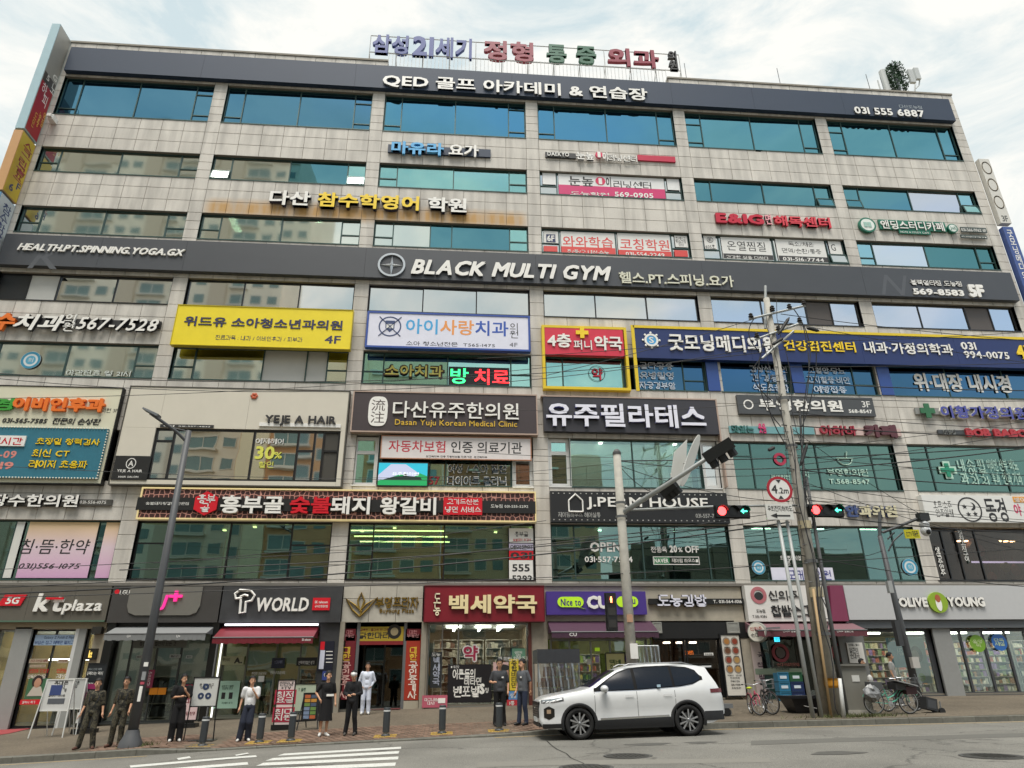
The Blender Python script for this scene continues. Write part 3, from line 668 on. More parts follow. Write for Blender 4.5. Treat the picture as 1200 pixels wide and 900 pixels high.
# ================================================================= signs, storey by storey (pixel boxes are those of the photograph)
W3=dict(bold=.035,depth=.09);GY=D+.15
GR=mat('6b6e70',.6);LETW=mat('eceae4',.4);SIDE=mat('3a3a3c',.6);DGREY=mat('45484d',.45,var=.07,scale=.7);NAVY2=mat('1d2f63',.4,var=.05)
BLUE=mat('2b4fa0',.4);SKYB=mat('4aa7dd',.4);ORG=mat('e8752a',.4);GRN=mat('1f7a52',.4);PINK=mat('d8447a',.4);CHAR=mat('2a2a2b',.5)
# --- 8F band
def seam_panels():pass
sign('long navy fascia sign under the roof with white golf academy lettering','sign',(87,61),(1115,144),NAVY,[
 T('QED 골프 아카데미 & 연습장',449,85.5,760,119,LETW,split=True,bold=.045,depth=.12,side=GR),
 T('031 555 6887',1000,124.5,1084.5,137.5,LETW,split=True,bold=.05,depth=.1,side=GR),T('다산도농점',1053,122.5,1081,128,mat('9aa2a8',.5),bold=.03)],
 off=.02,depth=.28,seams=(232,415,600,786,880,983),box=(-21.2,28.8,31.55,33.22))
# --- 7F signs
sign('navy bar sign with light blue and white yoga lettering on the seventh floor','sign',(455,169),(575,184),NAVY,[
 T('마유라',459,164.5,520,182.5,SKYB,split=True,bold=.06,depth=.15),T('요가',526,168,561,184,LETW,split=True,bold=.05,depth=.12)],depth=.1)
def eye_ball(root,y,r):
 cx,cz=F(702,181,y-.1);MB().lathe([(.0001,0),(.2,0),(.2,.1),(.0001,.1)],(cx,y-.1,cz),20,axis='y').build('badge',mat('d8305a',.4),root)
 text('1',(700,177.5),(704,184.5),y-.11,LETW,bold=.05,parent=root)
sign('small black and red bar sign with a round red badge above the pink banner','sign',(639,178),(675,185.5),CHAR,[
 T('DAEKYO',641.5,177.5,667,183.5,LETW,bold=.03,depth=.05),T('눈높',675,177.5,697,187.5,LETW,bold=.05,depth=.1),T('이',706,178,712,188.5,LETW,bold=.05,depth=.1),
 T('러닝센터',712,181,747,190,LETW,bold=.035,depth=.06)],depth=.08,extra=lambda r,y,b:(eye_ball(r,y,b),MB().box(*[v for v in(F(747,187)[0],F(791,190)[0])],y,y+.1,F(770,190.2)[1],F(770,184)[1]).build('red_bar',mat('c02545',.4),r)))
REDW=mat('cf2f6e',.45)
def banner(label,tl,br,m,texts,depth=.012,Y=GY,**k):return sign(label,'sign',tl,br,m,texts,off=0,depth=depth,Y=Y,name=k.pop('name','window_banner'),**k)
def badge7(root,y,r):
 cx,cz=F(703.5,212.3,y);m=MB();m.disc(cx,cz,.27,y-.012);m.build('badge',mat('d8305a',.4),root);text('1',(701.5,208.5),(705.5,216),y-.018,LETW,bold=.07,parent=root)
banner('white and pink learning centre banner filling a seventh-floor window',(654,203.5),(779,222),WHITE,[
 T('눈높',666,206,696,219,CHAR,bold=.035),T('이',710,207,716,220,CHAR,bold=.04),T('러닝센터',718.5,211.5,763.5,222,CHAR,bold=.01)],
 extra=lambda r,y,b:(badge7(r,y,b),[MB().box(b[0],b[1],y-.004,y+.01,b[2]-.62,b[2]-.002).build('pink_strip',REDW,r)],text('도농학원',(668,224),(714,230.5),y-.012,LETW,bold=.03,parent=r),text('569-0905',(720,224.5),(766,232.5),y-.012,LETW,bold=.04,parent=r)))
for a,b,l in(((635.5,202.5),(651.5,216.5),'blank white film in the narrow pane left of the pink learning centre banner'),((781,209.5),(797,223),'blank white film in the narrow pane right of the pink learning centre banner')):
 banner(l,a,b,WHITE,[])
sign('large white and yellow raised lettering of a maths and English academy','sign',(317,222),(547,249.5),None,[
 T([('다산 ',LETW),('참수학영어',YEL),(' 학원',LETW)],317,222,547,249.5,None,split=True,bold=.055,depth=.22,side=mat('3b3b52',.6))],off=.03,depth=0)
RB=mat('d94a45',.5);OFFW=mat('e3e2dd',.5)
def six(a,b,label,tx,strip,stt,red=RB):
 def ex(r,y,bx):
  MB().box(bx[0],bx[1],y-.004,y+.01,bx[2]-.38,bx[2]-.002).build('red_strip',red,r);text(stt,strip[0],strip[1],y-.012,LETW,bold=.03,parent=r)
 return banner(label,a,b,OFFW,tx,extra=ex)
six((657,271),(721,291),'white and red coaching academy banner, left one of two, without a phone number',[T('와와학습',659,276,719,291.5,RB,bold=.015)],((664,292),(714,299)),'초/중/고 내신·수능')
six((723,273),(786.5,295),'white and red coaching academy banner, right one of two, with a phone number',[T('코칭학원',726,279,785,294.5,RB,bold=.015)],((733,295),(779,301.5)),'031-554-2249')
def six_f(root,y,r):
 a=RECT((640,274.5),(651,284),y);MB().box(a[0],a[1],y-.01,y,a[2],a[3]).build('plate',mat('25305a',.4),root);text('6F',(641,275.5),(650,283),y-.014,LETW,bold=.05,parent=root)
banner('white narrow pane notice marked 6F beside the coaching academy banners',(637,270.5),(654,285),OFFW,[],extra=six_f)
banner('white narrow pane notice with small grey lines right of the coaching academy banners',(790,276),(806.5,290),OFFW,[T('초/중/고\n학습코칭\n와와',791,277.5,804.5,289,CHAR,bold=0)])
banner('plain red film in the small lower pane below the 6F notice',(637,288),(653.5,295),RB,[])
banner('plain red film in the small lower pane right of the coaching academy banners',(790,293),(806.5,301),RB,[])
banner('white window banner about warm steaming with a dark pill-shaped slogan',(844,277.5),(906.5,306),OFFW,[T('온열찜질',851,282,898,295,CHAR,bold=.0),T('건강한 삶을 더하다',851,299,901,304.5,LETW,bold=.02)],
 extra=lambda r,y,b:MB().box(F(848,300,y)[0],F(906,300,y)[0],y-.002,y,b[2]+.06,b[2]+.36).build('pill',mat('3d3b3a',.5),r))
banner('white window banner about detox and immunity with a phone number pill',(908,280),(971,308.5),OFFW,[T('독소/체온',923,283,954,289.5,CHAR,bold=.0),T('면역/순환/통증',916,290.5,963,298,CHAR,bold=0),T('031-516-7744',917,301,966,307,LETW,bold=.03)],
 extra=lambda r,y,b:MB().box(F(913,303,y)[0],F(970,303,y)[0],y-.002,y,b[2]+.05,b[2]+.36).build('pill',mat('3d3b3a',.5),r))
def ring_badge(px,py,rad,m1,m2,s=None,w=.04,sc=None):
 def ex(root,y,r):
  cx,cz=F(px,py,y);MB().disc(cx,cz,rad,y-.008).build('badge',m2,root);MB().ring(cx,cz,rad*.86,rad,y-.014,y-.006).build('badge_ring',m1,root)
  if s:text(s,None,None,y-.016,m1,bold=.03,parent=root,box=(cx-rad*.5,cx+rad*.5,cz-rad*.5,cz+rad*.5))
 return ex
banner('white narrow pane with a round black emblem and room number',(824,276),(840.5,292),OFFW,[T('605호',826.5,286.5,838.5,291.5,CHAR,bold=.01)],extra=ring_badge(832,281,.17,CHAR,OFFW,'E'))
banner('white narrow pane with a thin grey letter G right of the detox banner',(970,282.5),(988,298),OFFW,[T('G',973,286,980,294,CHAR,bold=.0)])
CR=mat('c4203a',.35)
sign('red raised lettering of a detox centre on the sixth floor','sign',(838,249),(975,267),None,[T('E&IG',838,249,896,263,CR,split=True,bold=.07,depth=.15,side=mat('8a1426',.5)),T('면',897,251,904,263,mat('e8a0a8',.4),bold=.04,depth=.12),T('해독센터',906,252,975,267,mat('d8404c',.35),split=True,bold=.055,depth=.15)],off=.03,depth=0)
TEALG=mat('1f6f58',.4)
def study(root,y,r):
 for px,py,rad in((1017,263,.47),(1117,267,.28)):
  cx,cz=F(px,py,y-.1);MB().lathe([(.0001,0),(rad,0),(rad,.16),(.0001,.16)],(cx,y-.08,cz),28,axis='y').build('badge',TEALG,root);MB().disc(cx,cz,rad*.8,y-.085).build('badge_face',mat('dfe6df',.5),root)
 cx,cz=F(1017,263,y-.12)
 MB().box(cx-.2,cx-.02,y-.11,y-.09,cz-.14,cz+.16).box(cx+.02,cx+.2,y-.11,y-.09,cz-.14,cz+.16).build('book',mat('9cc0b4',.5),root)
 text('24시',(1113,264.5),(1121.5,270),y-.095,TEALG,bold=.02,parent=root)
 for a,b,s in(((1125,266),(1157,273),'031-566-9962 6F'),((1125,275),(1157,280),'스터디카페')):
  q=RECT(a,b,y);MB().box(q[0],q[1],y-.02,y+.03,q[2],q[3]).build('plate',mat('4b5450',.5),root);text(s,(a[0]+1,a[1]+1.3),(b[0]-1,b[1]-1),y-.03,LETW,bold=.01,parent=root)
 q=RECT((1053,269.5),(1091,275),y);MB().box(q[0],q[1],y-.01,y+.05,q[2],q[3]).build('plate',TEALG,root);text('NOTE & STUDY CAFE',(1055,270.5),(1089,274),y-.02,LETW,bold=0,parent=root)
sign('green study cafe sign with a round white book emblem','sign',(1029,257),(1110,271.5),TEALG,[T('앤딩스터디카페',1031,257.5,1108,271,LETW,split=True,bold=.03,depth=.05)],depth=.1,extra=study)
# --- 5F gym fascia
def gym(root,y,r):
 cx,cz=F(459,311,y);MB().ring(cx,cz,.56,.66,y-.08,y,n=36).build('emblem_ring',mat('b9bec2',.3,.6),root)
 m=MB();R=.56;q=.075
 pts=[(0,R),(q,q),(R,0),(q,-q),(0,-R),(-q,-q),(-R,0),(-q,q)]
 for i in range(8):
  a,b=pts[i],pts[(i+1)%8];m.face([(cx,y-.1,cz),(cx+b[0],y-.02,cz+b[1]),(cx+a[0],y-.02,cz+a[1])])
 m.build('emblem_star',mat('c9ced2',.3,.5),root)
 for px0,py0 in((57,302),(1048,334)):
  c=F(px0,py0,y);g=mat('53565b',.5)
  text('K' if px0<100 else 'N',None,None,y-.002,g,bold=.0,parent=root,shear=.3,box=(c[0]-.8,c[0]+.8,c[1]-.6,c[1]+.6))
sign('long charcoal gym fascia sign with white italic lettering and a round star emblem','sign',(12,279),(1189,355),DGREY,[
 T('HEALTH.PT.SPINNING.YOGA.GX',22,284.5,215.5,300,LETW,split=True,bold=.055,depth=.07,shear=.3),T('BLACK MULTI GYM',482,303,717.5,329.5,LETW,split=True,bold=.06,depth=.12,shear=.28,side=GR),
 T('헬스.PT.스피닝.요가',725,318,861,336.5,mat('d9d8c4',.4),split=True,bold=.035,depth=.08),T('블랙멀티짐 도농점',1066,327.5,1128,336,LETW,bold=.04,depth=.05),T('569-8583',1069,337.5,1131,347,LETW,split=True,bold=.06,depth=.06),T('5F',1133,333,1156,348.5,LETW,split=True,bold=.08,depth=.08)],
 off=.02,depth=.28,seams=(111,213,427,628,823,1009),box=(-21.3,28.9,19.42,21.1),extra=gym)
# --- 4F
sign('dark bar sign with raised dental clinic lettering and phone number 567-7528','sign',(-10,372),(192,389),CHAR,[
 T('수',-6,366,15,387,ORG,split=True,bold=.06,depth=.18,shear=.15),T('치과',19,367,73,388,LETW,split=True,bold=.05,depth=.16,shear=.2,side=SIDE),T('의\n원',74,367.5,88,388.5,LETW,bold=.03,depth=.1,shear=.1,ls=.9),
 T('567-7528',92,371,184,388.5,LETW,split=True,bold=.03,depth=.14,shear=.25,side=SIDE)],depth=.1,box=(F(-10,380)[0],F(190,380)[0],F(100,383.5)[1],F(100,375.5)[1]))
YP=mat('ecd62a',.42);NVY=mat('2a2c55',.5)
sign('bright yellow children\'s clinic sign panel with navy lettering','sign',(209.5,357.5),(409.5,409),YP,[T('위드유 소아청소년과의원',217,370,401,387,NVY,bold=.04,depth=.02),T('진료과목 : 내과 / 이비인후과 / 피부과',253,392.5,354,401,NVY,bold=.01),T('4F',381,393,399,403,NVY,bold=.04)],off=.25,depth=.25,trim=mat('c7b41f',.4),tw=.03)
def crest(root,y,r):
 c=mat('31436e',.5);cx,cz=F(457,382.5,y);m=MB();m.ring(cx,cz,.46,.52,y-.008,y,k=1.0);m.build('crest_wreath',c,root)
 m=MB();m.prism([(cx-.22,cz+.3),(cx+.22,cz+.3),(cx+.2,cz-.1),(cx,cz-.3),(cx-.2,cz-.1)],y-.01,y-.002);m.build('crest_shield',c,root)
 m=MB();m.box(cx-.16,cx-.01,y-.014,y-.01,cz-.1,cz+.12);m.box(cx+.01,cx+.16,y-.014,y-.01,cz-.1,cz+.12);m.build('crest_book',OFFW,root)
 m=MB();m.tube([(cx-.5,y-.01,cz+.5),(cx+.5,y-.01,cz-.5)],.02,4);m.tube([(cx+.5,y-.011,cz+.5),(cx-.5,y-.011,cz-.5)],.02,4);m.build('crest_staff',c,root)
sign('white dental sign panel with a blue border and a navy crest','sign',(433,366.5),(619.5,410),mat('dfe0ee',.4),[T([('아이',SKYB),('사랑',mat('e99a55',.4)),('치과',mat('3358b0',.4))],476,373,596,394.5,None,bold=.03),T('의\n원',597.5,378.5,607,396.5,CHAR,bold=.0,ls=.9),
 T('소아 청소년전문  T565-1475',476,399.5,580,407.5,mat('44454f',.5),bold=.015),T('4F',597,401.5,606.5,406.5,mat('6a6b75',.5),bold=.01)],off=.25,depth=.25,trim=mat('33519d',.4),tw=.09,extra=crest)
def brass(px,py,y,r,w,m,root,name):
 c=F(px,py,y);MB().box(c[0]-r,c[0]+r,y-.05,y,c[1]-w,c[1]+w).box(c[0]-w,c[0]+w,y-.052,y,c[1]-r,c[1]+r).build(name,m,root)
def pharm4(root,y,r):
 brass(682,390,y-.03,.3,.1,YEL,root,'plus_emblem')
 a=RECT((634.5,379),(739,460),y);ym=mat('e0c224',.4);z0=F(680,459,D)[1];z1=r[3]+.08
 MB().frame(r[0]-.14,r[1]+.18,z0,z1,.13,D-.28,D).build('yellow_frame',ym,root)
sign('red pharmacy sign in a tall yellow frame with a yellow plus','sign',(638,382.5),(732,417.5),mat('d13048',.4),[T('4층',641,390,670,407.5,LETW,bold=.05,depth=.05),T('퍼니',672,398,694,410,LETW,bold=.02,depth=.05),T('약국',696,393,730,411,LETW,bold=.05,depth=.05)],off=.02,depth=.25,extra=pharm4)
def gear(root,y,r):
 cx,cz=F(763,399,y);w=LETW
 m=MB();m.ring(cx,cz,.24,.34,y-.06,y)
 for k in range(8):
  t=k*math.pi/4;x,z=cx+.4*math.cos(t),cz+.4*math.sin(t);m.ball((x,y-.03,z),(.06,.03,.06),8)
 m.build('emblem_gear',w,root);MB().disc(cx,cz,.24,y-.05).build('emblem_disc',mat('4fa3d8',.4),root);text('S',None,None,y-.055,LETW,bold=.03,parent=root,box=(cx-.12,cx+.12,cz-.16,cz+.16))
 MB().box(r[0]-.05,r[1],y-.03,y+.02,r[3]+.003,r[3]+.14).build('yellow_trim',mat('e0c224',.4),root)
 MB().box(r[0]-.16,r[0]-.005,y-.03,y+.02,F(742,458,y)[1],r[3]+.14).build('yellow_post',mat('e0c224',.4),root)
GMX1=F(1235,400)[0]
rr=RECT((743,384),(1100,427),D-.3)
sign('long blue clinic fascia sign with a white gear emblem and white and yellow lettering','sign',(743,384),(1230,434),NAVY2,[
 T('굿모닝메디의원',782,390.5,912,414,LETW,split=True,bold=.05,depth=.08),T('건강검진센터',917,398,1004,413,YEL,split=True,bold=.04,depth=.05),T('내과·가정의학과',1011,400,1119,416.5,LETW,split=True,bold=.035,depth=.05),
 T('031',1125,400.5,1145,410,LETW,bold=.03,depth=.04),T('994-0075',1129,411,1184,421,LETW,bold=.03,depth=.04),T('4F',1189,404,1212,421,YEL,bold=.06,depth=.06)],off=.02,depth=.28,box=(rr[0],GMX1,F(800,420.5,D-.3)[1],F(800,386,D-.3)[1]),seams=(880,1010,1120),extra=gear)
BP=mat('2c4c8f',.4,var=.06)
for a,b,l in((828,842,'plain blue cladding strip between the first and second blue clinic windows'),(927,941,'plain blue cladding strip by the fourth floor left of the wide endoscopy window'),(1028,1042,'plain blue cladding strip just left of the endoscopy lettering')):
 xa,xb=F(a,440)[0],F(b,440)[0];o=MB().box(xa,xb,D-.06,D,*ROWS[4]).build('blue_panel',BP,loc=((xa+xb)/2,D,ROWS[4][0]));tag(o,l,'panel','blue panels between the clinic windows');COVER.append((xa,xb)+ROWS[4])
LB=mat('d9e2ee',.4)
sign('white lettering about bone density and mammography on the blue clinic window','sign',(748,425),(791,457),None,[T('골다공증',748.5,424,789.5,433.5,LB,bold=.03),T('유방촬영',749,435,790,445,LB,bold=.03),T('자궁경부암',749,447,792,456.5,LB,bold=.03)],Y=GY,off=0,depth=.0,name='window_lettering')
sign('white lettering about thyroid and carotid scans behind the utility pole top','sign',(878,428),(925,459),None,[T('갑상선·부인',878,428,923,437,LB,bold=.03),T('간·경동맥',880,438.5,922,447.5,LB,bold=.03),T('식도초음파',882,449.5,925,459,LB,bold=.03)],Y=GY,off=0,depth=.0,name='window_lettering')
sign('white lettering about blood pressure and vaccination on the blue window','sign',(944,429),(997,461),None,[T('고혈압·당뇨',946,430,991,438.5,LB,bold=.03),T('고지혈증·비만',944,440.5,997,450,LB,bold=.03),T('예방접종',953,452,993,461,LB,bold=.03)],Y=GY,off=0,depth=.0,name='window_lettering')
sign('large white endoscopy lettering on the far right blue window','sign',(1068,437),(1188,461),None,[T('위·대장 내시경',1068,436.5,1188,461,LETW,bold=.06)],Y=GY,off=0,depth=.0,name='window_lettering')
YOUT=mat('d9cf6a',.4);BRN=mat('4a3322',.5)
sign('yellow outlined dental lettering inside a fourth-floor window','sign',(451,426),(520,443),None,[T('소아치과',450,425.5,521,443.5,BRN,bold=.09,depth=.03),T('소아치과',452,427,519,442,YOUT,bold=.03,depth=.05)],Y=GY,off=0,depth=0,name='window_lettering')
LG_,LR_=mat('30d070',.5,emit=1.2),mat('ff2a30',.5,emit=1.2)
sign('black LED board with green and red glowing letters','LED board',(526,429.5),(597,455),mat('15161a',.4),[T('방',528,431,549,450,LG_,bold=.03),T('치료',556,432,597,451.5,LR_,bold=.03)],Y=GY,off=0,depth=.06,name='led_board')
def yak(root,y,r):
 cx,cz=F(699.5,437.5,y);MB().ring(cx,cz,.38,.4,y-.01,y).build('circle',mat('3d4a4c',.5),root)
sign('red pharmacy letter in a thin circle on the fourth-floor window','sign',(690,428),(710,448),None,[T('약',693,430.5,707,445.5,mat('d13048',.4),bold=.05)],Y=GY,off=0,depth=0,name='window_lettering',extra=yak)
STK=mat('3f8fae',.4)
def sticker(px,py,rad,label,Y=GY):
 c=F(px,py,Y);root=empty('round_sticker',(c[0],Y,c[1]),label,'sticker');MB().disc(c[0],c[1],rad,Y-.002).build('face',mat('d6dcdc',.5),root);MB().ring(c[0],c[1],rad*.72,rad*.97,Y-.007,Y-.004).build('ring',STK,root);MB().disc(c[0],c[1],rad*.5,Y-.006).build('emblem',mat('5aa6c4',.5),root)
 text('의',None,None,Y-.009,OFFW,bold=.02,parent=root,box=(c[0]-rad*.25,c[0]+rad*.25,c[1]-rad*.25,c[1]+rad*.25))
sticker(36,422,.42,'round white and teal sticker on the leftmost fourth-floor window')
sticker(889,665,.3,'round blue sticker on the second-floor window left of the concrete pole')
sticker(1066.5,664.5,.36,'round blue sticker on the second-floor window by the street camera arm')
sign('white night-hours lettering low on the leftmost fourth-floor window','sign',(78,433),(152,441.5),None,[T('야간진료 월 21시',78,433,152,441.5,mat('cfd6d0',.4),bold=.02)],Y=GY,off=0,depth=0,name='window_lettering')
# --- 3F
ENTP=mat('d3d0b8',.5,var=.05,scale=1);GREEN=mat('3f9a3a',.4)
def ent(root,y,r):
 bx=RECT((-40,501),(121,561),y-.1);LEDB=mat('2f6f82',.45,var=.1,scale=3);xr=F(121,530,y-.1)[0]
 MB().box(bx[0],xr,y-.1,y,bx[2],F(121,502.5,y-.1)[1]).build('led_panel',LEDB,root)
 m=MB();z1=F(121,502.5,y-.1)[1];z0=bx[2];W=.12
 x=bx[0]
 while x<xr:m.ball((x,y-.12,z1),.035,6);m.ball((x,y-.12,z0),.035,6);x+=W
 z=z0
 while z<z1:m.ball((xr,y-.12,z),.035,6);z+=W
 tag(m.build('light_bulbs',mat('e8e4d2',.4),root),kind='stuff')
 for s,x0,y0_,x1,y1_ in(('초정밀 청력검사',43,513,116,522),('최신 CT',39,526,80,536),('레이저 초음파',35,539,101,549)):text(s,(x0,y0_),(x1,y1_),y-.105,YEL,bold=.04,depth=.03,parent=root)
 q=RECT((-20,510),(28,523),y-.14);MB().box(q[0],q[1],y-.16,y-.1,q[2],q[3]).build('white_box',OFFW,root);text('진료시간',(-22,512),(25,521.5),y-.165,RED,bold=.04,parent=root)
 text('-09',(0,528),(18,537),y-.105,mat('d98a80',.4),bold=.05,parent=root);text('19',(1,541),(14.5,550),y-.105,mat('d98a80',.4),bold=.05,parent=root)
r3=RECT((-60,452),(146,567),D-.25);xr3=F(132,510,D-.25)[0]
sign('cream ear nose and throat clinic board with a teal bulb-edged panel','sign',(-60,452),(146,567),ENTP,[
 T('경',-8,466,14,481,GREEN,split=True,bold=.06,depth=.1),T('이비인후과',17,464.5,121,483,ORG,split=True,bold=.07,depth=.12),T('의원 3F',119.5,478,137,484,CHAR,bold=.01),T('031-565-7585  전문의 손성환',4,488.5,117,498,CHAR,bold=.035,depth=.02,shear=.15)],
 off=.02,depth=.23,box=(-21.3,xr3-.03,F(60,566,D-.25)[1],F(60,453.5,D-.25)[1]),trim=BLK,tw=.04,extra=ent)
YJ=mat('cfc9ba',.5,var=.04,scale=1)
yb0=RECT((132,455),(405,569),D-.3);zt=F(280,456,D-.3)[1];zb_=F(280,568.5,D-.3)[1];yx0=F(141,510,D-.3)[0];yx1=F(404.5,510,D-.3)[0]
wz0,wz1=F(290,563.5,D-.3)[1],F(290,503,D-.3)[1];wx0,wx1=F(177,530,D-.3)[0],F(397,530,D-.3)[0]
root=empty('salon_facade',((yx0+yx1)/2,D-.02,zb_),'big cream hair salon surround with a black logo plate and raised black lettering','sign')
for nm,(a,b,c,d) in(('top_panel',(yx0,F(190,480,D-.3)[0],wz1,zt)),('top_panel',(F(190,480,D-.3)[0],F(291,480,D-.3)[0],wz1,zt)),('top_panel',(F(291,480,D-.3)[0],yx1,wz1,zt)),('side_panel',(yx0,wx0,zb_,wz1)),('side_panel',(wx1,yx1,zb_,wz1)),('sill_panel',(wx0,wx1,zb_,wz0))):
 MB().box(a+.004,b-.004,D-.3,D-.02,c+.003,d-.003).build(nm,YJ,root)
MB().frame(yx0-.05,yx1+.05,zb_-.05,zt+.05,.05,D-.32,D-.02).build('border',mat('4a4740',.5),root);COVER.append((yx0,yx1,zb_,zt))
q=RECT((136,534),(171.5,562.5),D-.33);MB().box(q[0],q[1],D-.34,D-.301,q[2],q[3]).build('logo_plate',mat('232323',.4),root)
c=F(153.5,543,D-.35);MB().ring(c[0],c[1],.17,.2,D-.352,D-.345,k=1.15).build('logo_ring',OFFW,root);text('A',None,None,D-.345,OFFW,parent=root,box=(c[0]-.1,c[0]+.1,c[1]-.12,c[1]+.12));text('YEJE A HAIR',(137.5,550),(166,554.5),D-.345,OFFW,bold=.03,parent=root);text('HAIR SALON',(139,557.5),(162,560),D-.345,OFFW,parent=root)
q=RECT((188,497),(250,501.5),D-.33);MB().box(q[0],q[1],D-.34,D-.301,q[2],q[3]).build('phone_strip',CHAR,root);text('예제  031-557-4833',(192,498),(246,501),D-.345,OFFW,parent=root)
q=RECT((304,495),(399,501),D-.36);MB().box(q[0],q[1],D-.36,D-.301,q[2],q[3]).build('white_strip',OFFW,root);text('YEJE A HAIR',(311,486),(393,499.5),D-.36,CHAR,split=True,bold=.05,depth=.06,parent=root)
m=MB();c=F(298,464,D-.33)
for k in range(6):t=k*math.pi/3;m.ball((c[0]+.09*math.cos(t),D-.33,c[1]+.09*math.sin(t)),(.07,.03,.07),8)
m.build('flower_emblem',mat('b5502a',.5),root)
window(wx0,wx1,wz0,wz1,cols=(.10,.07,.36,.24,.09,.05,.09),splits={0:(.75,.25),4:(.6,.4),6:(.6,.4)},fm=DFRAME,fw=.09,Y=D-.25,recess=.02,gm=pick(GL_PALE,GL_PALE,glass('salon_glass',(.4,.42,.4),(1.,.97,.88),.66,.012,.04),_M['salon_glass'],GL_PALE,GL_PALE,mat('46443f',.4)))
YLW=mat('d8d860',.4)
sign('yellow 30% discount lettering on the hair salon window','sign',(298,512),(333,550),None,[T('예제헤어',300,513.5,332,520.5,OFFW,bold=.02),T('30',300,522.5,321,538.5,YLW,bold=.05),T('%',321.5,529.5,330,537.5,YLW,bold=.03),T('할인',303.5,540.5,320,548.5,YLW,bold=.02)],Y=D-.24,off=0,depth=0,name='window_lettering')
BRP=mat('41383a',.45,var=.05);PTR=mat('b09a8c',.5);GOLD=mat('d9b23c',.4)
def oval(root,y,r):
 cx,cz=F(443,482,y);m=MB();n=28;w,h=.42,.7
 out_=[(cx+w*math.copysign(abs(math.cos(t))**.6,math.cos(t)),cz+h*math.copysign(abs(math.sin(t))**.6,math.sin(t))) for t in[2*math.pi*k/n for k in range(n)]]
 m.prism(out_,y-.03,y);m.build('oval_seal',LETW,root);text('流\n注',None,None,y-.032,mat('4a3c3a',.5),bold=.0,parent=root,box=(cx-.3,cx+.3,cz-.55,cz+.55),ls=.95)
sign('brown Korean medical clinic sign with an oval white seal and gold English line','sign',(413,460),(629,509),BRP,[T('다산유주한의원',461,469.5,608,492,LETW,split=True,bold=.02,depth=.08),T('Dasan Yuju Korean Medical Clinic',463,491,606,502.5,GOLD,bold=.02,depth=.02)],off=.02,depth=.28,trim=PTR,tw=.06,extra=oval,box=(F(413.5,485,D-.3)[0],F(629,485,D-.3)[0]-.02,F(520,506.5,D-.3)[1],F(520,461.5,D-.3)[1]))
def pil(root,y,r):
 MB().box(r[1]+.005,r[1]+.07,D-.3,D-.02,F(843,572,D)[1],r[3]+.06).build('side_trim',PTR,root);MB().box(r[0]-.1,r[1],D-.3,D-.02,r[3]+.003,r[3]+.06).build('top_trim',PTR,root)
sign('dark pilates studio sign with large raised white letters','sign',(636,467),(842,511),mat('35343a',.45,var=.05),[T('유주필라테스',639.5,471,829,502.5,mat('e8e8f4',.4),split=True,bold=.045,depth=.14,side=mat('8c90c8',.5))],off=.02,depth=.26,extra=pil,trim=None,box=(F(637,485,D-.28)[0],F(840,485,D-.28)[0],F(740,507,D-.28)[1],F(740,467,D-.28)[1]))
sign('white car insurance clinic banner with red and black lettering','sign',(448,511),(622,539),mat('dcd6d4',.5),[T([('자동차보험',mat('bf3040',.5)),(' 인증 의료기관',CHAR)],456,515.5,612,532,None,bold=.02),T('보건복지부 인증 자동차보험 진료기관  보건복지부',499,533.5,571,537,CHAR)],off=.1,depth=.05,trim=mat('a8765a',.5),tw=.04)
def screen(root,y,r):
 x0,x1,z0,z1=r;b=.05;w,h=x1-x0-2*b,z1-z0-2*b
 def quad(pts,m,dy,name):
  MB().face([(x0+b+u*w,y-dy,z0+b+v*h) for u,v in pts]).build(name,m,root)
 E_=lambda h_:mat(h_,.4,emit=.15)
 quad([(0,0),(1,0),(1,1),(0,1)],E_('2fb5cf'),.003,'screen_sky');quad([(0,.45),(.25,.95),(.55,.95),(1,.3),(1,.1),(0,.1)],E_('b9c0dc'),.005,'screen_cloud')
 quad([(0,.0),(1,0),(1,.42),(.85,.55),(.7,.35),(.45,.5),(.2,.3),(0,.2)],E_('1f9a5a'),.007,'screen_hill');quad([(.1,.25),(.9,.25),(.86,.38),(.6,.42),(.55,.55),(.5,.42),(.3,.38)],E_('16302a'),.009,'screen_trees')
 text('유주한의원',None,None,y-.012,E_('eef4f4'),bold=.03,parent=root,box=(x0+w*.3,x0+w*.85,z0+h*.48,z0+h*.64))
sign('lit landscape screen with green hills on the third floor','screen',(443,541),(501.5,570.5),BLK,[],off=.0,depth=.12,name='screen',extra=screen)
sign('red phone digits 57 on the glass right of the landscape screen','sign',(502,557),(515.5,568.5),None,[T('57',502.5,558,515,568,mat('a02c34',.4),bold=.03)],Y=GY,off=0,depth=0,name='window_lettering')
NK=mat('2c4250',.5)
sign('dark lettering with white outline about womens and childrens illness on third-floor glass','sign',(525,543),(594,570),None,[T('여성 / 소아 질환',524.5,543.5,594.5,555.5,OFFW,bold=.08),T('다이어트 클리닉',524,557.5,594,569.5,OFFW,bold=.08),T('여성 / 소아 질환',525.5,544.5,593.5,554.5,NK,bold=.015,depth=.008),T('다이어트 클리닉',525,558.5,593,568.5,NK,bold=.015,depth=.008)],Y=GY,off=0,depth=0,name='window_lettering')
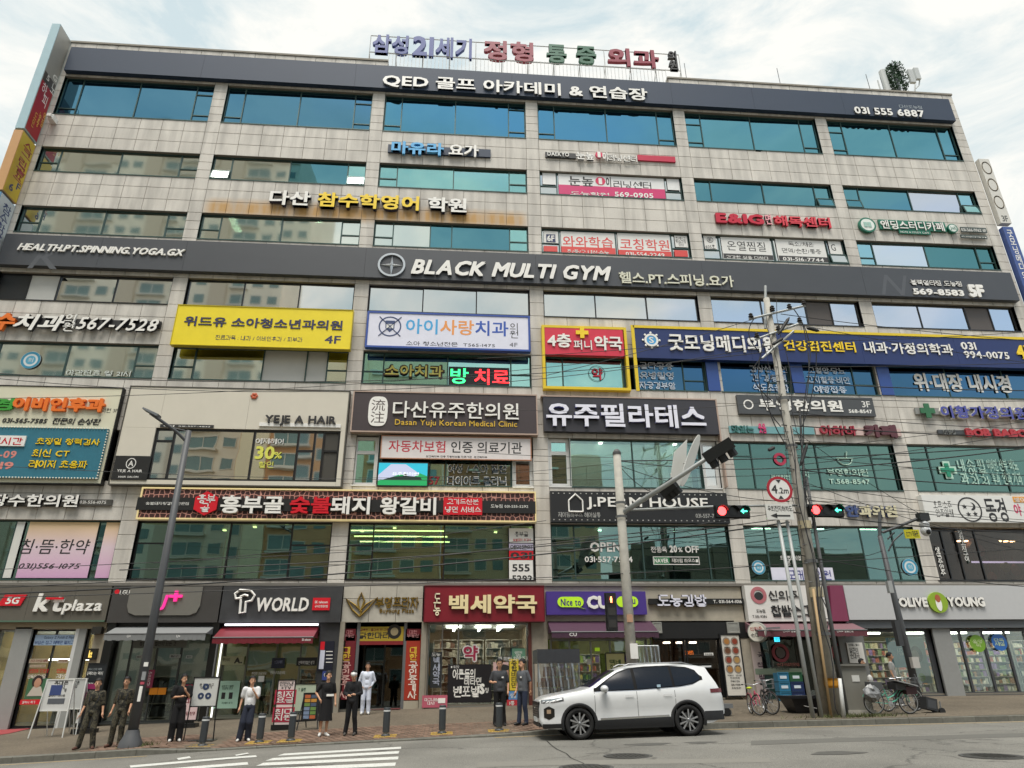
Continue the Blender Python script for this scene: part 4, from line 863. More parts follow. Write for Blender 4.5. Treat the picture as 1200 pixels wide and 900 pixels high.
# lattice restaurant sign
def lattice_mat():
 m=bpy.data.materials.new('lattice_panel');m.use_nodes=True;t=m.node_tree;b=t.nodes['Principled BSDF'];b.inputs['Roughness'].default_value=.5
 g=_n(t,'ShaderNodeNewGeometry');v=_n(t,'ShaderNodeTexVoronoi',feature='DISTANCE_TO_EDGE');v.inputs['Scale'].default_value=5.;v.inputs['Randomness'].default_value=.45
 mp=_n(t,'ShaderNodeMapping');mp.inputs['Scale'].default_value=(1,0,1);t.links.new(g.outputs['Position'],mp.inputs[0]);t.links.new(mp.outputs[0],v.inputs['Vector'])
 r=_n(t,'ShaderNodeValToRGB');r.color_ramp.interpolation='CONSTANT';r.color_ramp.elements[0].color=hexc('c08a7c')+(1,);r.color_ramp.elements[1].position=.075;r.color_ramp.elements[1].color=hexc('3a1c1a')+(1,)
 t.links.new(v.outputs['Distance'],r.inputs[0]);t.links.new(r.outputs[0],b.inputs['Base Color']);return m
LRED=mat('d01c2c',.35)
def heung(root,y,r):
 q=(r[0]-.1,r[1],F(400,600,y)[1],F(400,585.5,y)[1]);MB().box(q[0],q[1],y-.06,y+.01,q[2],q[3]).build('black_bar',BLK,root)
 MB().frame(r[0]-.03,r[1]+.03,r[2]-.03,r[3]+.03,.06,y-.05,y+.2).build('lit_border',mat('d9c690',.4,emit=.1),root)
 c=F(241.5,590,y-.1);m=MB();m.prism([(c[0]+.52*math.cos(t),c[1]+.5*math.sin(t)) for t in[math.pi/6+k*math.pi/3 for k in range(6)]],y-.14,y-.06);m.build('badge',LRED,root)
 text('흥부\n골',None,None,y-.15,OFFW,bold=.03,parent=root,box=(c[0]-.36,c[0]+.36,c[1]-.36,c[1]+.36),ls=.9)
 q=RECT((520,583),(565,603.5),y-.1);MB().box(q[0],q[1],y-.1,y-.06,q[2],q[3]).build('red_plate',LRED,root);text('고기드신분',(524,584.5),(561,591.5),y-.105,OFFW,bold=.03,parent=root);text('냉면 서비스',(521.5,593.5),(564,601),y-.105,OFFW,bold=.03,parent=root)
 text('숯불돼지왕갈비 전문점',(171,588),(221,592),y-.065,OFFW,bold=.02,parent=root);text('도농점 031-555-5292',(575,591),(619,595.5),y-.065,OFFW,bold=.02,parent=root)
sign('wide restaurant sign with pink lattice and large white and red letters','sign',(167,571),(627,612),lattice_mat(),[
 T('흥부골',260,580,331,602,LETW,split=True,bold=.05,depth=.16),T('숯불',340.5,581.5,387,602,LRED,split=True,bold=.05,depth=.16),T('돼지',388.5,581.5,433,603,LETW,split=True,bold=.05,depth=.16),T('왕갈비',446,582,511,603.5,LETW,split=True,bold=.05,depth=.16)],off=.02,depth=.25,
 box=(F(164,590,D-.27)[0],bayR(2)+.02,F(400,609.5,D-.27)[1],F(400,574.5,D-.27)[1]),extra=heung)
def jperm(root,y,r):
 m=MB();x=r[0]+.1
 while x<r[1]-.05:
  for z in(r[3]-.1,r[2]+.1):m.box(x,x+.05,y-.012,y,z-.02,z+.02)
  x+=.24
 tag(m.build('bulb_dots',mat('b9b9b4',.4),root),kind='stuff')
 c=F(674.5,590,y);s=.3;P=[(-s,-.36),(-s,.12),(0,.40),(s,.12),(s,-.36)];m=MB()
 for i in range(5):
  a,b=P[i],P[(i+1)%5];m.tube([(c[0]+a[0],y-.03,c[1]+a[1]),(c[0]+b[0],y-.03,c[1]+b[1])],.035,6)
 m.build('house_emblem',LETW,root)
sign('black hair salon sign with a white house outline and dotted edges','sign',(645,575),(854,615),mat('1f2022',.45),[T('J.PERM HOUSE',687,582,831,598.5,LETW,split=True,bold=.03,depth=.05),T('제이펌하우스 헤어살롱',654,600,704,606.5,mat('a8a8a4',.5),bold=.02),T('031-557-7504',815,602,846,607,mat('a8a8a4',.5),bold=.02)],off=.02,depth=.25,extra=jperm,
 box=(bayL(3)-.02,bayR(3)+.02,F(750,612.5,D-.27)[1],F(750,576.5,D-.27)[1]))
sign('white open lettering and phone number on the second-floor salon window','sign',(685,635),(741,660),None,[T('OPEN',691,635,728.5,647,LETW,bold=.05),T('031·557·7504',685,652,741.5,659,LETW,bold=.03)],Y=GY,off=0,depth=0,name='window_lettering')
def nav(root,y,r):
 a=RECT((765,653),(785,661),y);b=RECT((785,653),(820,661),y);MB().box(a[0],a[1],y-.01,y,a[2],a[3]).build('green_plate',mat('2f7a4c',.4),root);MB().frame(a[0],b[1],a[2]-.03,a[3]+.03,.03,y-.012,y).build('outline',OFFW,root)
 text('NAVER',(766.5,654.5),(783.5,659.5),y-.012,LETW,bold=.05,parent=root);text('제이펌 하우스▾',(787,654.5),(818.5,659.5),y-.012,LETW,bold=.02,parent=root)
sign('white 20% OFF lettering above a small green search box on salon glass','sign',(762,639),(820,661),None,[T('전품목',762.5,640.5,782,647.5,LETW,bold=.04),T('20',784,639,794,647.5,LETW,bold=.07),T('%',794.5,641.5,800,647,LETW,bold=.04),T('OFF',802,639.5,819.5,648,LETW,bold=.05)],Y=GY,off=0,depth=0,name='window_lettering',extra=nav)
def hb(root,y,r):
 for(a,b,m,s,c,bo) in(((596.5,619),(625,636),OFFW,None,None,0),((596.5,637),(625,645),mat('b9b2c8',.5),'예약문의',CHAR,.03),((596.5,645.5),(625,656),LRED,'031',CHAR,.05),((596.5,656.5),(625,683),OFFW,None,None,0)):
  q=RECT(a,b,y);MB().box(q[0],q[1],y-.01,y,q[2],q[3]).build('notice_field',m,root)
  if s:text(s,(a[0]+1.5,a[1]+1.5),(b[0]-1.5,b[1]-1),y-.013,c,bold=bo,parent=root)
 text('흥부골',(603,623),(619,629),y-.013,CHAR,bold=.02,parent=root);text('숯불돼지 왕갈비',(601,631),(622,634.5),y-.013,RED,parent=root)
 text('555',(600,661),(621,670),y-.013,CHAR,bold=.05,parent=root);text('5292',(600,674),(624,682),y-.013,CHAR,bold=.05,parent=root)
sign('tall white booking notice with phone number in a second-floor window','sign',(596,619),(626,683),CHAR,[],Y=D+.1,off=0,depth=.03,name='window_banner',extra=hb)
def pu(root,y,r):
 c=F(877,474,y);MB().ring(c[0],c[1],.18,.24,y-.01,y).build('emblem',LETW,root)
sign('dark grey Korean clinic sign marked 3F behind the utility pole','sign',(863,462.5),(1027,488),mat('484a4c',.45,var=.04),[T('부영한의원',888,467,989,483,LETW,split=True,bold=.055,depth=.03),T('3F',1009,470,1020.5,477.5,OFFW,bold=.01),T('568-8547',994,479.5,1022.5,484.5,OFFW,bold=.06)],off=.02,depth=.15,extra=pu)
ARED=mat('a02c3c',.4)
sign('pale bar with red and dark red cafe lettering under the grey clinic sign','sign',(955,500.5),(1057,511),mat('c9b0aa',.5),[T('아하바',960,498,1005.5,510.5,ARED,split=True,bold=.07,depth=.1),T('카페',1011.5,497,1053,513,mat('5c3038',.45),split=True,bold=.09,depth=.12)],off=.03,depth=.08)
sign('faded teal and pink lettering strip left of the cafe bar','sign',(854,499),(955,509),mat('6fa0a4',.5),[T('맛있는',857,498,884,507.5,mat('3f7a74',.5),bold=.05,depth=.05),T('웃음',888,496,899,508,PINK,bold=.06,depth=.05)],off=.03,depth=.06)
PUR=mat('4b4f9a',.4)
sign('purple-blue family medicine lettering with a dark green cross','sign',(1072,478),(1215,488),mat('8c8d8a',.5),[T('이황가정의원',1100,474.5,1207,492,PUR,split=True,bold=.055,depth=.12,side=LETW)],off=.03,depth=.1,extra=lambda r,y,b:brass(1086.5,481.5,y-.05,.36,.13,mat('2f6a44',.4),r,'cross_emblem'))
sign('dark rounded bar with red lettering below the purple-blue clinic lettering','sign',(1099,503.5),(1215,510.5),mat('45484a',.5),[T('이용실',1105,503,1121,510,mat('7a7c7a',.5),bold=.03,depth=.05),T('BOB BABO',1131,501.5,1206,513,mat('b0323a',.4),split=True,bold=.09,depth=.1)],off=.03,depth=.1)
WG=mat('b9d9c8',.4)
def bowl(root,y,r):
 c=F(990,538,y);m=MB();n=12
 pts=[(c[0]+.34*math.cos(math.pi+math.pi*k/n),c[1]+.02+.3*math.sin(math.pi+math.pi*k/n)) for k in range(n+1)]
 for a,b in zip(pts,pts[1:]):m.tube([(a[0],y-.01,a[1]),(b[0],y-.01,b[1])],.025,4)
 m.tube([(c[0]-.4,y-.01,c[1]+.03),(c[0]+.4,y-.01,c[1]+.03)],.025,4);m.tube([(c[0]+.08,y-.01,c[1]+.05),(c[0]+.16,y-.01,c[1]+.36)],.03,4);m.build('bowl_emblem',WG,root)
sign('pale mortar bowl emblem with clinic phone lettering on green film','sign',(968,530),(1020,568),None,[T('부영한의원',968,549,1018,558.5,WG,bold=.03),T('T.568-8547',971,561,1020,567.5,WG,bold=.04)],Y=GY,off=0,depth=0,name='window_lettering',extra=bowl)
def cross3(root,y,r):brass(1110,551,y,.42,.17,WG,root,'cross_outline');brass(1110,551,y-.055,.32,.09,mat('1f8a6a',.4),root,'cross_emblem')
sign('white outlined green cross with columns of clinic lettering on green film','sign',(1100,537),(1196,569),None,[T('내\n과',1124,538,1133,568,WG,bold=.02),T('소\n아\n과',1135,538,1145,568,WG,bold=.02),T('피\n부\n과',1147,538,1157,568,WG,bold=.02),T('이비인\n후과',1159,538,1171,568,WG,bold=.01),T('산부\n인과',1173,538,1183,568,WG,bold=.01),T('비뇨\n기과',1185,538,1195,568,WG,bold=.01)],Y=GY,off=0,depth=0,name='window_lettering',extra=cross3)
def rc(root,y,r):
 c=F(914,538,y);MB().ring(c[0],c[1],.17,.3,y-.01,y).build('circle',mat('b0304c',.4),root)
sign('red ring and white lettering on green film behind the height limit sign','sign',(890,530),(945,560),None,[T('부영의원',903,556,926,562,WG,bold=.03),T('추나',940,551,949,560,WG,bold=.03)],Y=GY,off=0,depth=0,name='window_lettering',extra=rc)
CRM=mat('cfc8a8',.4)
sign('cream and blue raised clinic lettering over the second floor right of the pole','sign',(990,592),(1053,606),None,[T([('안',mat('40507c',.4)),('과의원',CRM)],990,591.5,1053,606.5,None,split=True,bold=.07,depth=.12,side=mat('40507c',.5))],off=.05,depth=0)
sign('white and violet clinic banner at the foot of a second-floor window','sign',(903,665),(979,684),mat('d9d8e6',.5),[T('모커 산의원',922,668,975,680,mat('4c4f8c',.5),bold=.04)],Y=D+.1,off=0,depth=.02,name='window_banner')
sign('small white lettering above the violet clinic banner','sign',(914,650),(941,663),None,[T('의료협진사업\n법  인',914,651,940,662.5,OFFW,bold=.03)],Y=GY,off=0,depth=0,name='window_lettering')
# --- 2F
sign('white raised clinic lettering over a dark bar at the left second floor','sign',(-30,582.5),(90,593),mat('4a4843',.5),[T('장수한의원',-10,578.5,90,594.5,LETW,split=True,bold=.045,depth=.1,side=SIDE)],off=.03,depth=.08)
sign('short dark strip with a white phone number 031-556-1075','sign',(90.5,585),(130.5,592.5),mat('4a4843',.5),[T('031-556-1075',94,586.5,124,590.5,OFFW,bold=.02)],off=.03,depth=.06)
def grad(name,c1,c2,z0,z1):
 m=bpy.data.materials.new(name);m.use_nodes=True;t=m.node_tree;b=t.nodes['Principled BSDF'];g=_n(t,'ShaderNodeNewGeometry');s=_n(t,'ShaderNodeSeparateXYZ');r=_n(t,'ShaderNodeMapRange');r.inputs[1].default_value=z0;r.inputs[2].default_value=z1
 q=_n(t,'ShaderNodeValToRGB');q.color_ramp.elements[0].color=hexc(c1[0])+(1,);q.color_ramp.elements[1].color=hexc(c1[2])+(1,);e=q.color_ramp.elements.new(.55);e.color=hexc(c1[1])+(1,)
 t.links.new(g.outputs['Position'],s.inputs[0]);t.links.new(s.outputs[2],r.inputs[0]);t.links.new(r.outputs[0],q.inputs[0]);t.links.new(q.outputs[0],b.inputs['Base Color']);b.inputs['Roughness'].default_value=.5;return m
PG=grad('printed_pink_poster',('cf9fc4','d9c4cc','e0c08a'),None,5.4,7.7)
sign('pink and yellow printed acupuncture poster with black brush lettering','sign',(28,612),(109,681),PG,[T('침·뜸·한약',26,631.5,103,649.5,CHAR,bold=.01,shear=.1),T('031)556-1075',23,660,93,668.5,CHAR,bold=.02,shear=.25)],Y=D+.14,off=0,depth=.02,name='window_banner',box=(F(23,650)[0],F(108.5,640)[0],5.46,7.65))
sign('narrow pink poster with a pane split, right of the acupuncture poster','sign',(114,612),(138,680),PG,[],Y=D+.14,off=0,depth=.02,name='window_banner',box=(F(115,650)[0],F(136,640)[0],5.46,7.65))
sign('plain white film strip left of the acupuncture poster','sign',(5,612),(25,680),mat('d5d5cf',.5),[],Y=D+.14,off=0,depth=.02,name='window_banner',box=(F(8,650)[0],F(20,640)[0],5.46,7.65))
def dong(root,y,r):
 c=F(1136.5,597,y);MB().ring(c[0],c[1],.5,.56,y-.01,y).build('moon_circle',CHAR,root)
 for dx,dz in((-.22,.12),(-.12,-.22),(.2,-.2)):
  m=MB();P=[]
  for k in range(10):t=math.pi/2+k*math.pi/5;q=.13 if k%2==0 else.055;P.append((c[0]+dx+q*math.cos(t),y-.008,c[1]+dz+q*math.sin(t)))
  m.face(P[::-1]);m.build('star',CHAR,root)
 m=MB();P=[(c[0]+.12+.18*math.cos(t),y-.008,c[1]+.14+.18*math.sin(t)) for t in[-2.0+k*.35 for k in range(11)]]+[(c[0]+.05+.15*math.cos(t),y-.008,c[1]+.18+.15*math.sin(t)) for t in[1.3-k*.3 for k in range(9)]]
 m.face(P);m.build('crescent',CHAR,root)
 q=RECT((1186,582),(1215,589),y);MB().box(q[0],q[1],y-.015,y,q[2],q[3]).build('orange_tab',mat('e09a3a',.4),root);text('밤에만',(1188,583),(1210,588.5),y-.02,OFFW,bold=.03,parent=root)
sign('white pub sign with black brush lettering and a circle of stars and moon','sign',(1082,581),(1260,613),mat('dcdcd8',.45),[T('호프·소주\n안주일체',1092,587,1119,606,CHAR,bold=.0,shear=.15),T('동경',1151,583,1184,612,CHAR,bold=.03,shear=-.05),T('야',1186,590,1199,605,mat('c8466a',.4),bold=.06),T('시장',1203,588,1240,612,CHAR,bold=.03)],off=.02,depth=.3,box=(F(1084,600,D-.32)[0],F(1240,600,D-.32)[0],F(1140,612,D-.32)[1],F(1140,580.5,D-.32)[1]),extra=dong)
# left and right projecting signs are in the next section
# ================================================================= roof: letters on a pipe frame, railing, aerials
RY=D+.25
BL2,RD2,GN2=mat('1d3a86',.5),mat('8a2038',.5),mat('125c40',.5)
root=empty('rooftop_sign',(6,RY,33.9),'row of big separate blue, red and green letters on a pipe frame over the roof','sign')
for s,x0,y0,x1,y1,c in(('삼성',437.5,39,478,64,BL2),('21',484,41.5,508,66,BL2),('세기',511,42.5,553,69,BL2),('정형',567,46,626,73,RD2),('통',640,51,665,74,GN2),('증',674.5,53,700,75.5,GN2),('외과',711,55,774,80,RD2),('의\n원',783.5,59,794,81.5,CHAR)):
 text(s,(x0,y0),(x1,y1),RY,c,bold=.05,depth=.2,split=('\n' not in s),parent=root,res=2)
m=MB();PIPE=mat('b9bab8',.5)
def P3(px,py,Y):v=F(px,py,Y);return(v[0],Y,v[1])
ty=RY+.12
xa,xb=F(435,41,ty)[0],F(795,64,ty)[0];zt_,zb2=F(435,41,ty)[1]-.05,F(435,61,ty)[1]
m.tube([(xa,ty,zt_),(xb,ty,zt_)],.03,6).tube([(xa,ty,zb2),(xb,ty,zb2)],.03,6)
x=xa
for k in range(13):
 x=xa+(xb-xa)*k/12;m.tube([(x,ty,33.7),(x,ty,zt_)],.025,6);m.tube([(x,ty,zb2),(x+.02,ty+1.4,33.4)],.02,5)
m.build('pipe_frame',PIPE,root)
root=empty('roof_railing',((XR0+XR1)/2,D+.1,33.3),'thin white bar railing in the gap of the roof parapet under the big letters','railing')
zr=F(600,71.5,D+.1)[1]
MB().tube([(XR0,D+.1,zr),(XR1,D+.1,zr)],.03,6).tube([(XR0,D+.1,33.35),(XR1,D+.1,33.35)],.03,6).build('rail',PIPE,root)
_bar=None;n=74
for k in range(n+1):
 x=XR0+(XR1-XR0)*k/n
 if _bar is None:_bar=MB().tube([(0,0,0),(0,0,zr-33.3+(.1))],.016,5).build('bar',mat('c9cac8',.5),root,local=True);b_=_bar
 else:b_=_bar.copy();COL.objects.link(b_)
 b_.location=(x-root.location.x,0,0)
AY=D+.6;GP=mat('b9bcba',.5)
c0=F(1040,106,AY);c1=F(1039,84,AY)
root=empty('telecom_antenna',(c0[0],AY,BTOP),'pale cylindrical roof antenna left of the leafy mast','antenna');MB().tube([(c0[0],AY,BTOP-.3),(c0[0],AY,c1[1])],.19,14).build('cylinder_cover',GP,root);MB().tube([(c0[0]-.45,AY,BTOP-.3),(c0[0]-.45,AY,c1[1]-.8)],.04,6).build('pole',GP,root)
c0=F(1070,106,AY);root=empty('telecom_antenna',(c0[0],AY,BTOP),'pale pair of box antennas on a bent bracket right of the leafy mast','antenna')
for i,(a,b) in enumerate((((1063.5,81),(1074,96)),((1070.5,79),(1080,92)))):
 q=RECT(a,b,AY+.3*i);MB().box(q[0],q[1],AY+.3*i,AY+.3*i+.18,q[2],q[3]).build('antenna_box',GP,root)
MB().tube([P3(1072,108,AY+.5),P3(1073,90,AY+.5)],.05,6).tube([P3(1078,92,AY+.5),P3(1077,100,AY+.5),P3(1073,104,AY+.5)],.04,6).build('bracket',GP,root)
c0=F(1054,107,AY);c1=F(1054,76,AY);root=empty('disguised_mast',(c0[0],AY,BTOP),'dark green leafy disguised mast standing on the roof','antenna')
MB().tube([(c0[0],AY,BTOP-.3),(c0[0],AY,c1[1]-.3)],.1,8).build('pole',STEEL,root)
m=MB();h=c1[1]-c0[1];rr_=random.Random(3)
for k in range(1700):
 t=rr_.random();a=rr_.random()*6.28;rad=(.52-.08*abs(t-.45)+.16*math.sin(a*3+t*7))*(.35+.65*rr_.random()**.4)*(1 if t<.88 else.6)
 c=Vector((c0[0]+rad*math.cos(a),AY+rad*math.sin(a),c0[1]-.1+t*h));u=Vector((rr_.gauss(0,1),rr_.gauss(0,1),rr_.gauss(0,1))).normalized()*.085;w=Vector((rr_.gauss(0,1),rr_.gauss(0,1),rr_.gauss(0,1))).normalized()*.085
 m.face([c-u,c+w,c+u]);
tag(m.build('leaves',mat('2c4a30',.7,var=.3,rand=.6),root),kind='stuff')
for i,(a,b) in enumerate((((915,101),(911,80)),((1020,106),(1012,87)),((804.5,92),(801,74)),((1036,106),(1033,91)))):
 lab=['thin lightning rod on the roof edge above the fifth bay','thin lightning rod on the roof edge left of the pale cylindrical antenna','thin bent rod on the roof beside the small dark letters','shortest thin rod, tight beside the pale cylindrical antenna'][i]
 p,q=P3(*a,D+.2),P3(*b,D+.2);o=MB().tube([(p[0],p[1],BTOP-.2),(p[0],q[1],q[2])],.02,5).build('lightning_rod',GR,loc=(p[0],p[1],BTOP));tag(o,lab,'rod','rods on the roof edge')
# ================================================================= boards projecting from the building's corners
def proj(label,X,y0,y1,z0,z1,th,mface,medge,extra=None,side=1,name='projecting_sign'):
 root=empty(name,(X,y1,z0),label,'sign')
 MB().box(X-th/2,X+th/2,y0,y1,z0,z1).build('box',medge,root)
 MB().box(X+side*th/2,X+side*(th/2+.012),y0+.04,y1-.02,z0+.04,z1-.04).build('face',mface,root)
 if extra:extra(root,X+side*(th/2+.016))
 return root
def side_text(s,X,y0,y1,z0,z1,c,parent,side=1,bold=.04,rot=False,ls=.95):
 """text lying in a plane of constant X, reading towards the camera side"""
 os_=text(s,None,None,0,c,bold=bold,box=(0,y1-y0,z0,z1),parent=None,ls=ls)
 for o in os_:
  for v in o.data.vertices:
   x,y,z=v.co;v.co=(X+side*(-y),(y0+x if side>0 else y1-x),z)
  if side>0:pass
  o.parent=parent;w=wloc(parent)
  for v in o.data.vertices:v.co=v.co-w
EDGE=mat('a9c4cc',.4);SILV=mat('a5a39c',.45,.2,var=.15,scale=.5)
LX=-21.7
z_a=F(27,150,27.85)[1];z_top=F(71,28,27.85)[1]
def up(root,X):
 MB().box(X-.004,X+.003,27.9,28.9,z_a+.08,z_a+3.3).build('red_panel',mat('a3242e',.4),root)
 MB().box(X-.004,X+.002,27.9,28.9,z_a+3.32,z_a+3.9).build('grey_panel',mat('55504c',.4),root)
 side_text('하노\n피',X+.006,28.0,28.8,z_a+1.6,z_a+3.1,LETW,root,bold=.0);side_text('5G',X+.006,28.1,28.7,z_a+3.4,z_a+3.75,LETW,root)
 side_text('도농역\n인증점',X+.006,28.15,28.75,z_a+.4,z_a+1.3,mat('d9b24a',.4),root,bold=.02)
proj('tall silver and red board projecting at the upper left corner, with a pale blue edge',LX,27.85,28.95,z_a,z_top,.42,SILV,EDGE,up)
z_b=F(2,222,27.85)[1]
proj('yellow board with red vertical lettering projecting at the left corner below the red board',LX,27.85,28.95,z_b,z_a-.12,.42,mat('cdb43a',.4),mat('c79a6a',.4),lambda root,X:(side_text('스\n크\n린\n골\n프',X,28.05,28.75,z_b+.7,z_a-.8,mat('8f2430',.4),root,bold=.05),side_text('6F',X,28.1,28.7,z_b+.15,z_b+.55,NAVY2,root)))
z_c=F(-14,300,27.85)[1]
proj('pale blue and white board projecting lowest at the left corner',LX,27.85,28.95,z_c,z_b-.12,.42,mat('cfd6d8',.4),mat('5f8fb0',.4),lambda root,X:side_text('참\n수\n학\n학\n원',X,28.1,28.7,z_c+.5,z_b-.7,mat('3a4a78',.4),root,bold=.03))
m=MB().tube([(LX-.5,28.4,z_top-2),(LX-.5,28.4,z_c)],.09,8);tag(m.build('downpipe',mat('4a4d52',.6),loc=(LX-.5,28.4,z_c)),'dark drainpipe running down behind the left projecting boards','pipe')
q=F(61.5,140,28.8);o=MB().box(q[0]-.14,q[0]+.14,28.6,28.99,q[1]-.14,q[1]+.16).box(q[0]-.1,q[0]+.1,28.45,28.6,q[1]-.08,q[1]+.1).build('floodlight',OFFW,loc=(q[0],28.9,q[1]));tag(o,'small white box floodlight below the first top-floor window','light')
# right side: flat boards fixed against the corner
for lab,x0,x1,z0,z1,mf,tx in(('pale narrow board with ring marks fixed against the upper right corner',29.42,30.05,24.35,28.8,mat('cfccc4',.5),[('3F',24.45,24.85,mat('4a4a48',.5))]),
 ('narrow blue board with vertical white clinic lettering at the right corner',29.42,30.02,19.3,24.1,mat('3f558f',.45),[('굿\n모\n닝\n메\n디\n의\n원',20.2,23.9,LETW)]),('narrow white board below the vertical blue one at the right corner',29.42,30.02,16.4,19.1,mat('d6d6d2',.5),[('병\n원',17,18.4,GR)])):
 root=empty('corner_sign',((x0+x1)/2,D,z0),lab,'sign');MB().box(x0,x1,D-.25,D+.05,z0,z1).build('panel',mf,root)
 for s_,a,b,c in tx:text(s_,None,None,D-.255,c,bold=.02,parent=root,box=(x0+.14,x1-.14,a,b),ls=.95)
 if 'ring' in lab:
  for k in range(3):MB().ring((x0+x1)/2,28.15-k*1.2,.24,.28,D-.26,D-.25,k=1.6).build('ring_mark',mat('9c8f7a',.5),root)
# ================================================================= ground floor
ZL=5.14
def zf(x):return lerp_tab(ZB,x)
def fx(px,py=740,Y=D):return F(px,py,Y)[0]
DGP=mat('4c4a46',.5,var=.1,scale=2);PILAS=mat('8f918e',.6,var=.08,scale=2);SLATE=mat('38393b',.5,var=.25,scale=2.5)
def wallbox(x0,x1,z0,z1,m,name='wall_panel',y0=D,y1=D+.4,parent=BLD):return MB().box(x0,x1,y0,y1,z0,z1).build(name,m,parent)
wallbox(BX0,fx(-2),-.6,3.9,PILAS,'ground_wall')
# --- fascia signs
BRG=mat('5f5b52',.5,var=.08,scale=2)
def ktx(root,y,r):
 q=RECT((3,697),(27,710),y);s=.12;MB().prism([(q[0]+s,q[3]),(q[1]+s*.5,q[3]),(q[1]-s*.7,q[2]),(q[0]-s*.5,q[2])],y-.05,y).build('red_box',LRED,root);text('5G',(8,699),(22,708),y-.055,LETW,bold=.06,parent=root,shear=.15)
 q=RECT((54,700),(74,702.5),y-.13);MB().box(q[0],q[1],y-.14,y-.09,q[2],q[3]).build('red_stroke',LRED,root)
 MB().box(r[0],r[1],y-.03,y,r[2]-.06,r[2]-.003).build('green_line',mat('4f6a58',.5),root)
sign('brown phone shop fascia with bold white lettering and a red 5G box','sign',(-60,686),(130,727),BRG,[T('kt',43,695,72,717,LETW,split=True,bold=.045,depth=.06,shear=.12),T('plaza',75,702.5,117,720,LETW,split=True,bold=.035,depth=.08,shear=.1)],off=.02,depth=.28,extra=ktx,box=(BX0,fx(127.5,710,D-.3)-.03,F(60,727,D-.3)[1],F(60,687,D-.3)[1]),seams=(33,86))
def lgx(root,y,r):
 q=RECT((154,687.5),(233,721),y);m=MB();rr=.35;P=[(q[0],q[3]),(q[0],q[2]+rr),(q[0]+.1,q[2]+.1),(q[0]+rr,q[2]),(q[1]-rr,q[2]),(q[1]-.1,q[2]+.1),(q[1],q[2]+rr),(q[1],q[3])]
 m.prism(P,y-.05,y).build('grey_box',mat('6f6d66',.5),root)
 text('J',(187,697),(196,715),y-.06,mat('e0308a',.4,emit=.3),bold=.04,depth=.06,parent=root,shear=.15);text('+',(199,692),(212.5,705),y-.06,mat('e0308a',.4,emit=.3),bold=.05,depth=.06,parent=root)
 c=F(137.3,693.5,y);MB().disc(c[0],c[1],.09,y-.01).build('red_dot',LRED,root)
sign('dark phone shop fascia with a rounded grey box and glowing pink letter','sign',(131,686),(258,729),mat('3f3d3b',.5,var=.1,scale=2),[T('LGU+',141,691.5,155,697,LETW,bold=.04)],off=.02,depth=.3,extra=lgx,box=(fx(128.8,710,D-.32),fx(257.5,710,D-.32)-.01,F(190,729.5,D-.32)[1],F(190,687,D-.32)[1]))
def twx(root,y,r):
 w=LETW;c=F(286,704,y-.06);m=MB()
 m.tube([(c[0]+a*.95,y-.06,c[1]+b) for a,b in[(-.1,.1),(-.34,.08),(-.4,.26),(-.22,.40),(.22,.38),(.40,.2),(.3,0),(.08,-.04),(.1,-.42),(-.1,-.46),(-.12,-.05),(-.16,.16),(0,.22),(.14,.18)]],.05,6).build('emblem',w,root)
 q=RECT((367,700.5),(386,715),y-.05);MB().box(q[0],q[1],y-.05,y,q[2],q[3]).build('red_box',LRED,root);text('SK telecom',(369,704),(384,707),y-.055,LETW,bold=.03,parent=root);text('공식인증대리점',(369,709),(384,712),y-.055,LETW,bold=.03,parent=root)
sign('grey slate phone shop fascia with a white ribbon emblem and WORLD lettering','sign',(261,686),(402,729),SLATE,[T('WORLD',301.5,700,361,716.5,LETW,split=True,bold=.045,depth=.05,shear=.12)],off=.02,depth=.3,extra=twx,box=(fx(259,710,D-.32),fx(400,710,D-.32),F(330,729.5,D-.32)[1],F(330,687,D-.32)[1]))
wallbox(fx(374,760),fx(399,760),.1,3.78,SLATE,'slate_pier',D-.15,D+.4)
GLD=mat('8f7434',.35,.6)
def buy(root,y,r):
 c=F(422.5,710,y-.05);m=MB()
 [m.tube([(c[0]+a,y-.05,c[1]+b) for a,b in Q_],.04,6) for Q_ in([(0,-.4),(-.3,-.15),(-.58,.28),(-.2,.02),(.05,-.2),(0,-.4)],[(-.05,-.1),(-.12,.2),(0,.5),(.14,.2),(.05,-.1)],[(0,-.4),(.3,-.1),(.62,.3),(.2,.05),(-.02,-.2)])];m.build('emblem',GLD,root)
sign('gold building name lettering on pale stone over the main entrance','sign',(403,687),(497,728),None,[T('부영프라자',440,699.5,490.5,713,GLD,split=True,bold=.05,depth=.06),T('Buyoung Plaza',445,713,485,719.5,GLD,bold=.03,depth=.03)],off=.16,depth=0,extra=buy)
xa,xb=fx(402,710),fx(495.5,710);ST1=mat('b3aea2',.7,var=.12,scale=4,rand=.06)
for i in range(3):
 for j in range(2):
  a=xa+(xb-xa)*i/3;b=xa+(xb-xa)*(i+1)/3;z0=3.75+j*.9;MB().box(a+.008,b-.008,D-.16,D+.02,z0+.008,min(5.13,z0+.9)-.008).build('stone_slab',ST1,BLD)
wallbox(xa,xb,3.8,5.13,JOINT,'slab_backing',D+.02,D+.3)
sign('deep red pharmacy fascia with large cream lettering','sign',(497,686),(638,728),mat('7c1a28',.4,var=.05),[T('도\n농',508,695,516.5,721.5,CREAM,bold=.04,depth=.05,ls=.95),T('백세약국',526,696.5,630,719,mat('ead9a8',.4),split=True,bold=.06,depth=.1)],off=.02,depth=.35,trim=mat('5e1420',.4),tw=.03,box=(fx(497,710,D-.37)+.02,fx(638,710,D-.37)-.02,F(565,728,D-.37)[1],F(565,687,D-.37)[1]))
